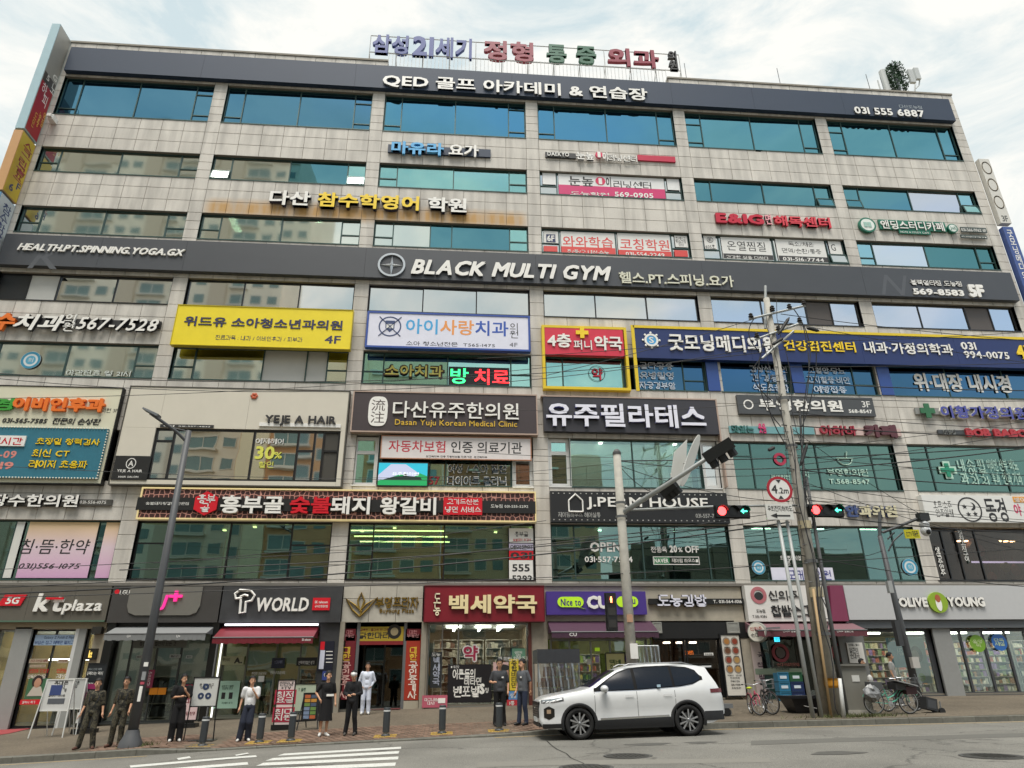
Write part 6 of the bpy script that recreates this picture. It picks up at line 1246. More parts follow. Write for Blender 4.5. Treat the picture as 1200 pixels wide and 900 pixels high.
# sausage restaurant
x0,x1,z=room(880,985,3.5,mat('201c1a',.8),4);z=.86
shopglass(fx(884,780),fx(939,780),1.75,3.2,(.42,.58),mat('5c5a54',.4),g=GL_CLEAR);wallbox(fx(884,800),fx(939,800),z-.3,1.73,mat('24443c',.5),'counter_front',D-.02,D+.2);wallbox(fx(884,785),fx(939,785),1.73,1.95,mat('8c9a84',.5),'green_ledge',D-.08,D+.1)
shopglass(fx(941,780),fx(985,780),z,3.2,(.3,.4,.3),DFRAME)
awning('dusty mauve awning with white lettering over the sausage restaurant',((876,729),(1000,729)),((884,738.5),(1012,738.5)),1.2,mat('74545a',.7),.22,[('신의주 찹쌀순대',(917,737.5),(938,741),OFFW),('신의주 찹쌀순대',(980,737.5),(1000,741),OFFW)],mat('5f3038',.6))
for i,(a,b) in enumerate((((909,758),(920,772)),((979,757),(989,772)))):
 q=RECT(a,b,D+.04);cx,cz=(q[0]+q[1])/2,(q[2]+q[3])/2;root=empty('round_sticker',(cx,D+.04,cz),['red ring seal on the sausage restaurant window beside the counter','red ring seal on the sausage restaurant glass right of the thin poles'][i],'sticker');MB().ring(cx,cz,.24,.36,D+.02,D+.04).build('ring',mat('8c3038',.5),root);MB().disc(cx,cz,.2,D+.02).build('seal',mat('5a504a',.5),root)
board('small cyan lit sign in the sausage restaurant window',(907,746),(914,752),mat('3ac0e8',.4,emit=1.2),[T('영업',908,747,913,751,OFFW,bold=.03)],Y=D+.3,name='lit_sign',cat='sign')
board('red lettering above the green ledge of the sausage restaurant',(910,776),(937,781),None,[T('순대국밥전문점',910,777,937,780.5,mat('b86a5c',.5),bold=.04)],name='window_lettering')
board('small lettering on the pale green ledge',(909,782),(925,786),None,[T('신의주순대',909,782.8,925,785.6,CHAR,bold=.02)],Y=D-.09,name='window_lettering')
board('white paper notice with bold black lettering on the grey pier',(991,752),(1011,777),mat('d8d6d0',.5),[T('신메뉴 출시',994,754.5,1007,757,CHAR,bold=.03),T('얼큰이\n순대국',994.5,759,1008,772,CHAR,bold=.015)],Y=D-.1,depth=.03,box=(fx(992,765),fx(1010.5,765),F(1000,777,D-.1)[1],F(1000,753,D-.1)[1]))
tp=RECT((884,756),(899,806),D-.05)
board('tall printed banner with brush drawings on the pier left of the restaurant',(884,757),(897,806),mat('c9b8b4',.5),[T('꽃',887,764,895,770,mat('3a2c3c',.5),bold=.03),T('찹',887,776,895,782,mat('5a3c4c',.5)),T('쌀',889,790,897,797,mat('5a3c4c',.5))],Y=D-.05,name='banner',cat='banner',box=(fx(882,780),fx(893,780),1.0,2.95))
# cosmetics shop
x0,x1,z=room(1012,1300,3.4,mat('8c8450',.8,var=.2,scale=1),5);z=.9
GP2=mat('70716f',.55,var=.08,scale=2)
wallbox(fx(985,770),fx(1015,770),z-.4,3.45,GP2,'grey_pier',D-.08,D+.3);wallbox(fx(1098,770),fx(1119,770),z-.4,3.45,mat('8b8c8a',.55,var=.06),'grey_pier',D-.1,D+.3)
DGF=mat('3f4144',.4)
shopglass(fx(1015,770),fx(1098,770),z,3.42,(.95,.05),DGF,fw=.1);shopglass(fx(1119,770),fx(1240,770),z,3.42,(.12,.22,.22,.2,.24),DGF,fw=.1)
for k in range(5):strip(x0+.5+k*2.0,x0+1.7+k*2.0,D+1.4,D+1.55,3.38,'white strip lamp in the cosmetics shop ceiling',9.)
for k in range(8):shelf(x0+.15+k*1.42,x0+1.42+k*1.42,D+2.6,z,2.1,['first','second','third','fourth','fifth','sixth','seventh','eighth'][k]+' lit cosmetics shelf from the grey pier inside the cosmetics shop',['c9b890','a8764a','7c8a5c','d8d0bc','4a3c34','b05c4a','8c6a9a'],50+k,7)
board('blue sale banner in the cosmetics shop window',(1040,743),(1062,775),mat('3f9ac4',.5),[T('NEW',1041,748,1049,752,LETW,bold=.05),T('세일',1050,759,1060,768,mat('a8d4ec',.5),bold=.06)],Y=D+.3,name='banner',cat='banner',box=(fx(1040,760,D+.3),fx(1059,760,D+.3),1.95,3.1))
def face_poster(root,y,r):
 w,h=r[1]-r[0],r[3]-r[2];cx=r[0]+w*.42;MB().disc(cx,r[2]+h*.62,.25,y-.008,rz=.33).build('printed_hair',mat('1c1a1a',.5),root);MB().disc(cx-.07,r[2]+h*.58,.17,y-.012,rz=.24).build('printed_face',mat('b89484',.5),root);MB().box(cx-.2,cx+.35,y-.01,y,r[2]+.3,r[2]+h*.42).build('printed_clothes',mat('a9b4bc',.5),root);MB().disc(cx,r[2]+.22,.16,y-.012).build('green_leaf',mat('7aa83a',.5),root)
board('grey-blue poster of a dark-haired model in the cosmetics shop window',(1064,742),(1088,797),mat('9ab0b0',.5),[],Y=D+.25,extra=face_poster,box=(fx(1066,770,D+.25),fx(1086,770,D+.25),1.35,3.12))
for i,(px,py,m,s) in enumerate(((1145.5,754,mat('7aa82c',.4),'올영\n픽'),(1171,752.5,mat('2c6ab8',.4),'단독\n세일'))):
 c=F(px,py,D+.05);root=empty('round_sticker',(c[0],D+.05,c[1]),['round green sale sticker on the cosmetics shop door','round blue sale sticker on the cosmetics shop door'][i],'sticker');MB().disc(c[0],c[1],.34,D+.04).build('face',m,root);text(s,None,None,D+.035,mat('cfe0a8',.4),bold=.02,parent=root,box=(c[0]-.22,c[0]+.22,c[1]-.15,c[1]+.15))
px0,px1=bayL(5)-.1,bayR(5)
window(px0,px1,5.4,7.62,cols=(.1,.08,.12,.7),fm=DFRAME,gm=glass('pub_glass',(.6,.55,.5),(.6,.6,.6),.07,.01),splits={0:(.6,.4)})
for k in range(9):lamp(F(1140+k*8,625)[0],D+.9,7.3,.14,.14,'round warm bulb glowing in the pub window','warm bulbs in the pub',mat('ffd8a8',.5,emit=7.))
def pubst(root,y,r):pass
board('black post with white vertical lettering at the left of the pub window',(1096,640),(1107,675),mat('1c1c1c',.5),[T('생\n맥\n주\n안\n주',1099,641,1105,674,LETW,bold=.04)],Y=D+.05,depth=.1,name='post_sign',cat='sign')
board('black post with small white vertical lettering inside the pub window',(1124,619),(1136,660),mat('24302c',.5),[T('참\n치\n꼬\n치\n구\n이',1126.5,621,1132,658,LETW,bold=.03)],Y=D+.05,depth=.1,name='post_sign',cat='sign')
o=MB().box(F(1148,656)[0],F(1215,656)[0],D+.5,D+.53,F(1148,657.5)[1],F(1148,655.5)[1]).build('light_string',mat('b8b8e8',.4,emit=1.2),loc=(20,D+.5,6));tag(o,'thin string of bluish lights across the pub window','lights')
rr=random.Random(9)
c=F(1158,650,D+.8);root=empty('toy_pub_house',(c[0],D+.8,c[1]-.7),'dark wooden roofed stall frame behind the pub window','decoration')
m=MB();m.prism([(c[0]-.9,c[1]+.3),(c[0]+.9,c[1]+.3),(c[0]+.5,c[1]+.75),(c[0]-.5,c[1]+.75)],D+.7,D+1.1).build('roof',mat('5a3a30',.7),root)
m=MB()
for k in range(7):m.box(c[0]-.8+k*.25,c[0]-.76+k*.25,D+.72,D+.76,c[1]-.9,c[1]+.3)
m.box(c[0]-.85,c[0]+.85,D+.73,D+.77,c[1]-.3,c[1]-.26).build('lattice',mat('6a4436',.7),root)
for i,(px,py,h) in enumerate(((1149,645,'a8302c'),(1178,664,'a8a838'),(1190,668,'b04a4a'),(1163,677,'c0603c'))):
 c=F(px,py,D+.6);o=MB().ball((c[0],D+.6,c[1]),(.2,.15,.26),12).tube([(c[0],D+.6,c[1]+.26),(c[0],D+.6,c[1]+.6)],.01,4).build('paper_lantern',mat(h,.6),loc=(c[0],D+.6,c[1]));tag(o,['red paper lantern at the upper left of the pub window','yellow-green paper lantern in the pub window','dull red paper lantern at the right of the pub window','orange paper lantern lowest in the pub window'][i],'lantern')
c=F(888,741,28.1);root=empty('round_hanging_sign',(c[0],28.1,c[1]),'round white projecting sign with red and black lettering beside the mauve awning','sign',rz=-.75)
MB().lathe([(.0001,-.13),(.36,-.13),(.38,-.1),(.38,.1),(.36,.13),(.0001,.13)],(0,0,0),28,axis='y').build('drum',mat('8f8f88',.4),root,local=True);MB().disc(0,0,.34,-.135).build('face',mat('dcd8cc',.5),root,local=True)
MB().box(.3,.9,-.03,.03,.1,.16).build('bracket',GR,root,local=True)
for s_,a,b,m_ in(('신의주',.06,.2,mat('b03a34',.5)),('순대국',-.18,-.04,CHAR)):
 for o in text(s_,None,None,-.14,m_,bold=.03,box=(-.24,.24,a,b)):o.parent=root
# ================================================================= street furniture
def base(px,Y):
 x=F(px,850,Y)[0]
 for _ in range(4):
  z=gz(x,Y);d=ray(px,850)
  lo,hi=600,1000
  for _k in range(30):
   mid=(lo+hi)/2
   if F(px,mid,Y)[1]>z:lo=mid
   else:hi=mid
  x=F(px,lo,Y)[0]
 return x,z
CONCP=mat('a5a299',.85,var=.18,scale=5,bump=.3);DPOLE=mat('4b4d50',.55,var=.1,scale=2);GALV=mat('a3a7a6',.5,.1,var=.1,scale=3)
def prop(name,label,cat,px,Y,group=None):
 x,z=base(px,Y);return empty(name,(x,Y,z),label,cat,group),x,z
root,x,z=prop('street_lamp','dark grey street lamp leaning over the soldiers, with paper stickers on its pole','street lamp',152,21.25)
zt=F(218,505,21.25)[1]
MB().tube([(x,21.25,z+.1),(x,21.25,z+4),(x,21.25,zt)],[.135,.11,.085],14).build('pole',DPOLE,root,smooth=True)
MB().lathe([(.30,0),(.28,.12),(.19,.3),(.16,.42)],(x,21.25,z),16).build('base',DPOLE,root,smooth=True)
p0=P3(219,518,21.25);p1=P3(176,484,20.6)
MB().tube([p0,P3(207,506,21.1),p1],.05,8).tube([P3(218,505,21.25),P3(196,500,21.0)],.02,6).build('arm',DPOLE,root)
a=Vector(P3(186,489,20.75));b=Vector(P3(169,480,20.45));dr=(b-a).normalized();pr=Vector((0,1,0)).cross(dr)
m=MB();w=Vector((.0,.16,.0))
m.add([a-w-pr*.02,a+w-pr*.02,b+w-pr*.02,b-w-pr*.02,a-w*.8+pr*.09,a+w*.8+pr*.09,b+w*.8+pr*.05,b-w*.8+pr*.05],[(0,3,2,1),(4,5,6,7),(0,1,5,4),(1,2,6,5),(2,3,7,6),(3,0,4,7)]);m.build('lamp_head',mat('6f7274',.5),root)
for(py0,py1,mm,w) in((776,781,OFFW,.11),(804,822,OFFW,.08),(787,797,mat('8a8c8e',.5),.1),(799,802,mat('b04a5a',.5),.1)):
 z0,z1=F(168,py1,21.1)[1],F(168,py0,21.1)[1];MB().box(x+.02,x+.02+w,21.1,21.13,z0,z1).build('paper_sticker',mm,root)
root,x,z=prop('signal_pole','grey concrete signal pole behind the white car with a long arm','signal pole',748,21.6)
x=F(723,535,21.6)[0];root.location.x=x
MB().tube([(x,21.6,z),(x,21.6,z+4),(x,21.6,F(722,532,21.6)[1])],[.17,.15,.125],14).build('pole',CONCP,root,smooth=True);zt=F(722,532,21.6)[1]
MB().lathe([(.14,-.02),(.14,.06),(.06,.16),(.0001,.17)],(x,21.6,zt),12).build('cap',mat('4c4d4d',.6),root)
pa=P3(728,602,21.6)
MB().tube([pa,P3(800,556,20.2),P3(848,524,19.2)],[.085,.07,.06],10).build('mast_arm',GALV,root,smooth=True)
MB().tube([P3(728,598,21.6),P3(842,593.5,21.6),P3(945,592,21.6)],.04,8).build('cross_arm',GALV,root,smooth=True)
for yy in(590,606):zz=F(726,yy,21.6)[1];MB().lathe([(.19,-.04),(.19,.04)],(x,21.6,zz),14).build('clamp',mat('5a5c5c',.5),root)
MB().box(x-.07,x+.16,21.4,21.44,F(741,772,21.4)[1],F(741,754,21.4)[1]).build('paper_notice',OFFW,root);MB().box(x-.1,x+.08,21.41,21.45,F(737,729,21.4)[1],F(737,720,21.4)[1]).build('orange_plate',mat('b08a70',.5),root)
def signal_box(name,label,tl,br,Y,lamps,parent_label=None,horiz=True,vis=True,cat='traffic light'):
 q=RECT(tl,br,Y);cx,cz=(q[0]+q[1])/2,(q[2]+q[3])/2;root=empty(name,(cx,Y,cz),label,cat)
 MB().box(q[0],q[1],Y,Y+.22,q[2],q[3]).box(q[0]-.03,q[1]+.03,Y+.1,Y+.13,q[2]-.03,q[3]+.03).build('housing',mat('141516',.5),root)
 n=len(lamps);r=min((q[1]-q[0])/n if horiz else(q[1]-q[0]),(q[3]-q[2]) if horiz else(q[3]-q[2])/n)*.42
 for i,l in enumerate(lamps):
  lx=q[0]+(q[1]-q[0])*(i+.5)/n if horiz else cx;lz=cz if horiz else q[3]-(q[3]-q[2])*(i+.5)/n
  if vis:MB().lathe([(r*1.08,-.14),(r*1.08,.0)],(lx,Y,lz),16,axis='y',ang=math.pi).build('visor',mat('101112',.5),root)
  em={'r':mat('ff3a3a',.4,emit=3.),'g':mat('18c88a',.4,emit=1.6),'x':mat('1a1c1c',.3),'a':mat('0c3a30',.3),'o':mat('ff6a4a',.4,emit=1.5),'d':mat('3a3836',.5)}[l]
  if horiz:MB().disc(lx,lz,r*.92,Y-.01).build('lens',em,root)
  else:MB().box(lx-r*.9,lx+r*.9,Y-.012,Y-.002,lz-r*.9,lz+r*.9).build('lens',mat('2a1c18',.5) if l=='o' else mat('2c2b29',.5),root)
  if l=='a':
   e=mat('3cf0c0',.4,emit=3.)
   MB().box(lx-r*.4,lx+r*.6,Y-.02,Y-.012,lz-r*.12,lz+r*.12).add([(lx-r*.75,Y-.02,lz),(lx-r*.15,Y-.02,lz-r*.5),(lx-r*.15,Y-.02,lz+r*.5)],[(0,1,2)]).build('arrow',e,root)
  if l=='o':
   e=mat('ff7a50',.4,emit=3.);MB().disc(lx,lz+r*.5,r*.2,Y-.02).box(lx-r*.25,lx+r*.25,Y-.02,Y-.015,lz-r*.2,lz+r*.25).box(lx-r*.2,lx-r*.04,Y-.02,Y-.015,lz-r*.75,lz-r*.22).box(lx+r*.04,lx+r*.2,Y-.02,Y-.015,lz-r*.75,lz-r*.22).build('standing_figure',e,root)
 return root
signal_box('traffic_light','horizontal traffic light with red lit and green left arrow, beside the black hair salon sign',(838.5,592),(879.5,606),21.3,'rxa')
signal_box('traffic_light','horizontal traffic light with red lit just right of the concrete utility pole',(948,591),(990,604.5),21.3,'rxa')
signal_box('pedestrian_signal','black pedestrian signal with a red standing figure on the concrete signal pole',(710,695.5),(724,738),21.2,'odd',horiz=False,vis=False,cat='pedestrian light')
# the two sign backs and the signal seen from behind, on the arm
def back_plate(label,pts,Y0,Y1,m,cat='sign',round_=False):
 vs=[P3(px,py,Y0 if i in(0,3) else Y1) for i,(px,py) in enumerate(pts)];c=sum((Vector(v) for v in vs),Vector())/4
 root=empty('sign_plate',c,label,cat);n=(Vector(vs[1])-Vector(vs[0])).cross(Vector(vs[3])-Vector(vs[0])).normalized()*.02;m_=MB()
 if round_:
  u=(Vector(vs[1])-Vector(vs[0]))/2;w=(Vector(vs[3])-Vector(vs[0]))/2;P=[c+u*math.cos(t)+w*math.sin(t) for t in[2*math.pi*k/24 for k in range(24)]]
 else:P=[Vector(v) for v in vs]
 k=len(P);m_.add([p-n for p in P]+[p+n for p in P],[tuple(range(k)),tuple(range(2*k-1,k-1,-1))]+[(i,i+k,(i+1)%k+k,(i+1)%k) for i in range(k)]);m_.build('plate',m,root)
 a_,b_=(Vector(vs[0])+Vector(vs[3]))/2,(Vector(vs[1])+Vector(vs[2]))/2;MB().tube([a_-n*3,b_-n*3],.025,6).build('rail',GALV,root)
GB=mat('c9cac5',.5)
back_plate('grey rectangular sign seen from behind on the signal arm',[(783,582),(798,570),(805,515),(790,528)][0:1]+[(803,563),(805,515),(790,530)],20.9,21.0,GB)
back_plate('grey round-ended sign seen nearly edge-on from behind on the signal arm',[(793,574),(806,566),(825,506),(812,513)],20.5,20.6,mat('c2c3be',.5),round_=True)
def rear_signal(label,pts,Y):
 c=Vector(P3(*pts[0],Y));root=empty('traffic_light',c,label,'traffic light');d=(Vector(P3(*pts[1],Y-.4))-c);L=d.length;u=d.normalized();v=Vector((0,1,0));w=u.cross(v).normalized();v=w.cross(u)
 m=MB();hw,hd=.17,.12
 m.add([c+u*a+v*b+w*e for a in(0,L) for b in(-hd,hd) for e in(-hw,hw)],[(0,1,3,2),(4,6,7,5),(0,4,5,1),(2,3,7,6),(0,2,6,4),(1,5,7,3)]);m.build('housing',mat('15191a',.5),root)
 for k in range(3):p=c+u*L*(k+.5)/3;MB().tube([p+v*.05+w*.0,p+v*.05-w*.0+(w if w.x>0 else-w)*.34-Vector((0,0,.04))],.13,10).build('visor',mat('101314',.5),root)
rear_signal('black traffic light seen from behind at the tip of the long signal arm',((826,538),(858,518)),19.3)
rear_signal('black traffic light seen from behind halfway along the long signal arm',((775,577),(790,565)),21.0)
# height limit sign and plate below it
c=F(913.5,573.5,21.2);r=.43;root=empty('height_limit_sign',(c[0],21.2,c[1]),'round white height limit sign with a red rim reading 4.2m','road sign')
MB().disc(c[0],c[1],r*.86,21.19,n=32).build('face',mat('dcdcd8',.4),root);MB().ring(c[0],c[1],r*.80,r,21.185,21.21,n=36).build('red_rim',mat('a3182a',.4),root);MB().lathe([(.0001,0),(r,0)],(c[0],21.215,c[1]),24,axis='y').build('back',GALV,root)
text('4',None,None,21.185,CHAR,bold=.03,parent=root,box=(c[0]-.28,c[0]-.08,c[1]-.14,c[1]+.15));text('.2m',None,None,21.185,CHAR,bold=.03,parent=root,box=(c[0]-.06,c[0]+.29,c[1]-.14,c[1]+.06))
for s in(1,-1):MB().add([(c[0]-.09,21.184,c[1]+s*.32),(c[0]+.09,21.184,c[1]+s*.32),(c[0],21.184,c[1]+s*.2)],[(0,1,2)] if s<0 else[(0,2,1)]).build('arrow',CHAR,root)
board('white road plate with bent lane lettering and a left arrow under the round height sign',(896.5,590.5),(931,609),mat('cfcfca',.45),[T('우회전지하차도',899,592.5,929,599.5,CHAR,bold=.03)],Y=21.2,depth=.03,name='road_plate',cat='road sign',extra=lambda r,y,b:MB().box(b[0]+.3,b[1]-.12,y-.006,y,b[2]+.1,b[2]+.15).add([(b[0]+.12,y-.006,b[2]+.125),(b[0]+.34,y-.006,b[2]+.04),(b[0]+.34,y-.006,b[2]+.21)],[(0,1,2)]).build('arrow',CHAR,r))
# utility pole cluster on the right
def pole(name,label,cat,pxb,Y,pxt,pyt,r0,r1,m,group=None,seg=12):
 root,x,z=prop(name,label,cat,pxb,Y,group);t=F(pxt,pyt,Y)
 MB().tube([(x,Y,z-.05),((x+t[0])/2,Y,(z+t[1])/2),(t[0],Y,t[1])],[r0,(r0+r1)/2,r1],seg).build('pole',m,root,smooth=True);return root,x,z,t
UY=21.5
root,ux,uz,ut=pole('utility_pole','tall concrete utility pole with a yellow band, carrying crossarms and cables','utility pole',981,UY,898,350,.17,.11,CONCP)
UP_=root
def onp(px,py,Y=UY):return P3(px,py,Y)
MB().lathe([(.22,0),(.24,.06),(.22,.2),(.24,.26)],(F(978,806,UY-.05)[0],UY,F(978,806,UY)[1]),14).build('yellow_band',mat('a87414',.8,var=.15,scale=12),root)
m=MB()
for k,(pa_,pb_) in enumerate((((878,374),(944,358)),((885,398),(940,378)),((893,420),(930,388)))):m.tube([onp(*pa_,UY-.15),onp(*pb_,UY-.15)],.045,6)
m.tube([onp(897,385),onp(897,335)],.05,6);m.build('crossarm',GALV,root)
for i,(px,py) in enumerate(((880,371),(905,362),(925,360),(942,356),(887,394),(912,386),(937,376))):
 p=onp(px,py,UY-.15);MB().lathe([(.03,-.1),(.09,-.08),(.05,-.02),(.1,0),(.05,.06),(.08,.09),(.03,.14)],p,10).build('insulator',mat('2f2c2a',.3),root)
m=MB()
for py in range(440,770,22):
 t=(py-350)/(838-350);pxc=898+83*t;a,b=onp(pxc-7,py,UY-.1),onp(pxc+8,py-1,UY-.1);m.tube([a,b],.012,4)
tag(m.build('step_bolts',STEEL,root),kind='stuff')
for(py,h) in((470,.12),(525,.1),(620,.25),(660,.1),(700,.3),(745,.1)):
 t=(py-350)/(838-350);c=onp(898+83*t,py);MB().lathe([(.19+.02*t,0),(.19+.02*t,h)],c,14).build('strap',mat('b5aa8c' if h>.2 else '5c5e5e',.6),root)
MB().box(onp(984,700)[0]-.1,onp(984,700)[0]+.14,UY-.3,UY-.2,onp(984,728)[1],onp(984,706)[1]).build('paper_notice',mat('b9b7b0',.6),root)
pole('steel_pole','galvanised steel pipe pole beside the concrete utility pole, its twin on the left','pole',953,21.3,912,610,.062,.055,GALV)
pole('steel_pole','galvanised steel pipe pole nearer to the concrete utility pole, with a white strip','pole',963,21.35,922,610,.055,.05,GALV)
root,*_=pole('cable_pole','brown-grey concrete pole hugging the utility pole on its left side','utility pole',968,21.7,919,470,.11,.08,mat('a29c90',.85,var=.2,scale=5))
pole('cable_duct','dark cable duct running up between the two concrete poles','pipe',992,21.6,945,560,.07,.05,mat('5b5d5e',.6));pole('cable_duct','white plastic cable guard at the foot of the utility pole','pipe',989,21.15,984,795,.06,.05,mat('c6c8c6',.5))
pole('cable_duct','thin black cable bundle rising beside the concrete pole towards the upper wires','pipe',960,21.8,937,478,.05,.04,BLK)
pole('cable_pole','thin tan conduit strapped along the utility pole','pipe',974,21.25,953,690,.04,.04,mat('a48a64',.6))
m=MB();rr=random.Random(12)
for k in range(8):
 t0=rr.uniform(0,.8);t1=t0+rr.uniform(.12,.5);o0=rr.uniform(-10,12);pts=[]
 for q in range(9):t=min(1,t0+(t1-t0)*q/8);pts.append(onp(898+83*t+o0*(1-.3*t)+3*math.sin(q*1.3+k),350+488*t,UY-.25-.02*(k%4)))
 m.tube(pts,rr.choice([.009,.013,.018]),4)
tag(m.build('strapped_wires',mat('24242a',.6),UP_),kind='stuff')
# right lamp / camera pole
root,x,z,t=pole('camera_pole','dark grey pole with a bracket arm, yellow camera notice and white dome','pole',1079,23.4,1031,628,.13,.08,DPOLE)
MB().tube([P3(1031,628,23.4),P3(1031,600,23.4)],.06,8).tube([P3(1034,624,23.4),P3(1055,616,23.2),P3(1085,604,23.0)],.05,8).tube([P3(1041,646,23.4),P3(1047,634,23.3),P3(1058,624,23.2)],.03,6).tube([P3(1040,632,23.4),P3(1048,624,23.3)],.03,6).build('arm',DPOLE,root)
MB().box(F(1077,604,22.9)[0],F(1088,604,22.9)[0],22.85,23.1,F(1080,610,22.9)[1],F(1080,601,22.9)[1]).build('camera_box',mat('2c2e30',.5),root)
c=F(1085,622,22.95);MB().ball((c[0],22.95,c[1]),(.17,.17,.19),14).build('dome',mat('c9ccce',.3),root,smooth=True);MB().lathe([(.14,.1),(.17,.25),(.06,.35)],(c[0],22.95,c[1]),14).build('dome_mount',mat('b9bcbe',.4),root)
MB().ball((c[0],22.85,c[1]-.05),(.1,.1,.1),10).build('lens',mat('1c1e20',.2),root)
board('yellow camera notice plate with dark lettering on the bracket arm',(1059,620.5),(1079,631),mat('c9c21c',.45),[T('CCTV 작동중',1061,622,1077,629.5,CHAR,bold=.03)],Y=22.95,depth=.03,name='camera_notice',cat='sign')
q=RECT((1038,681),(1046,695),23.2);o=MB().box(q[0],q[1],23.1,23.25,q[2],q[3]).build('junction_box',mat('a5a8a8',.5),loc=(q[0],21.3,q[2]));tag(o,'small pale box strapped high on the dark camera pole','box')
q=RECT((1046,727),(1058,757),23.2);o=MB().box(q[0],q[1],23.1,23.3,q[2],q[3]).build('junction_box',mat('3a3c3e',.5),loc=(q[0],21.3,q[2]));tag(o,'large dark box on the left of the camera pole','box')
q=RECT((1066,770),(1077,783),23.2);o=MB().box(q[0],q[1],23.1,23.25,q[2],q[3]).build('junction_box',mat('b9b6b0',.5),loc=(q[0],21.3,q[2]));tag(o,'pale meter box low on the dark camera pole','box')
# bollards
BM=mat('33383c',.5)
_b=None
BLAB=['bollard with a white band behind the white standing notice','bollard beside the woman in white on the left slope','bollard beside the woman in a black skirt','lone bollard in front of the main entrance','lone bollard in front of the pharmacy corner','bollard in front of the man with glasses']
for i,(x,y) in enumerate(BOLL):
 loc=(x,y,gz(x,y))
 if _b is None:
  _b=empty('bollard',loc);MB().lathe([(.075,0),(.075,.2),(.0001,.2)],(0,0,0),14).build('foot',mat('8c8c88',.5),_b,local=True)
  MB().lathe([(.13,0),(.13,.03),(.10,.06)],(0,0,0),14).build('flange',BM,_b,local=True);MB().lathe([(.095,.1),(.095,.70),(.085,.72),(.0001,.72)],(0,0,0),16).build('post',BM,_b,local=True,smooth=False);MB().lathe([(.098,.62),(.098,.66)],(0,0,0),16).build('reflective_band',mat('c9cccc',.4),_b,local=True);b=_b
 else:b=copy_tree(_b);b.location=loc
 tag(b,BLAB[i],'bollard','bollards along the kerb')
x,z=base(1005,22.2);x0=F(992,838,22)[0];x1=F(1025,838,22)[0];zt=F(1005,778,22)[1]
root=empty('utility_cabinet',((x0+x1)/2,22.2,gz(x0,22)),'tall grey-brown utility cabinet beside the utility pole','cabinet');z0=gz(x0,22)
CB=mat('77766e',.6,var=.08,scale=3);MB().box(x0+.1,x1,22,22.75,z0+.12,zt-.06).build('body',CB,root);MB().box(x0+.02,x1+.08,21.92,22.83,zt-.06,zt).build('lid',mat('6a6962',.6),root);MB().box(x0,x1+.05,21.95,22.8,z0-.02,z0+.12).build('plinth',CONCP,root);MB().box(x0+.38,x0+.62,21.985,21.998,zt-.5,zt-.32).build('label_plate',mat('c9c9c4',.5),root);MB().box(x0+.09,x0+.1,22.05,22.7,z0+.2,zt-.15).build('side_panel',mat('4b4a44',.6),root)
x,z=base(947,23);root=empty('storage_tub',(x,23,z),'black plastic tub behind the thin steel poles','tub');MB().add([(x-.5,22.7,z),(x+.5,22.7,z),(x+.5,23.3,z),(x-.5,23.3,z),(x-.68,22.55,z+.42),(x+.68,22.55,z+.42),(x+.68,23.45,z+.42),(x-.68,23.45,z+.42)],[(0,3,2,1),(0,1,5,4),(1,2,6,5),(2,3,7,6),(3,0,4,7)]).build('tub',mat('26262a',.4),root);MB().box(x-.74,x+.74,22.5,23.5,z+.4,z+.48).build('lid',mat('1c1c20',.4),root);MB().tube([(x-.3,22.6,z+.2),(x+.1,22.55,z+.12)],.012,5).build('handle',OFFW,root)
CRC=[mat('2a7090',.5),mat('1f5434',.5),mat('182c58',.5)]
for col,(pa_,pb_) in enumerate(((913,926),(927,942))):
 for lev in range(3):
  xa_,xb_=F(pa_,805,27.6)[0],F(pb_,805,27.6)[0];zz=gz(xa_,27.6)+lev*.34;mt=CRC[0] if col==0 else(CRC[1] if lev==2 else CRC[2])
  root=empty('bottle_crate',((xa_+xb_)/2,27.8,zz),[['bottom','middle','top'][lev]+' light blue crate of the stack at the sausage restaurant',['bottom navy crate','middle navy crate','dark green crate on top'][lev]+' of the right-hand stack at the sausage restaurant'][col],'crate','bottle crates outside the restaurant')
  MB().box(xa_+.01,xb_-.01,27.6,28.0,zz,zz+.31).frame(xa_-.0,xb_,zz+.0,zz+.325,.03,27.58,27.6).build('body',mt,root);MB().box((xa_+xb_)/2-.13,(xa_+xb_)/2+.13,27.585,27.598,zz+.1,zz+.2).build('white_print',mat('c9d4dc',.5),root)
x,z=base(1089,22.0);root=empty('suitcase',(x,22,z),'black suitcase-like box with small wheels leaning by the mint bicycle','luggage');root.rotation_euler=(0,.2,.2)
MB().box(-.2,.2,-.13,.13,.08,.42).build('shell',mat('26282a',.6),root,local=True);MB().box(-.15,.15,-.135,-.13,.13,.36).build('front_pocket',mat('3c3e42',.5),root,local=True)
for sx in(-1,1):MB().lathe([(.0001,-.03),(.11,-.03),(.11,.03),(.0001,.03)],(.36,.12*sx,.1),14,axis='y').build('wheel',BLK,root,local=True)
MB().tube([(.28,0,.1),(.45,0,.12),(.42,0,.4)],.02,6).tube([(-.2,0,.6),(-.45,0,1.0)],.015,6).build('handle',GR,root,local=True)
x,z=base(856,22.4);root=empty('hand_cart',(x,22.4,z),'small folded cart with black wheels behind the white car','cart');MB().lathe([(.0001,-.04),(.12,-.04),(.12,.04),(.0001,.04)],(x-.1,22.4,z+.12),14,axis='y').build('wheel',BLK,root);MB().box(x-.3,x+.1,22.35,22.6,z+.22,z+.34).build('deck',GR,root);MB().lathe([(.0001,-.04),(.1,-.04),(.1,.04),(.0001,.04)],(x+.02,22.6,z+.1),14,axis='y').build('wheel',mat('8f8f8c',.5),root)
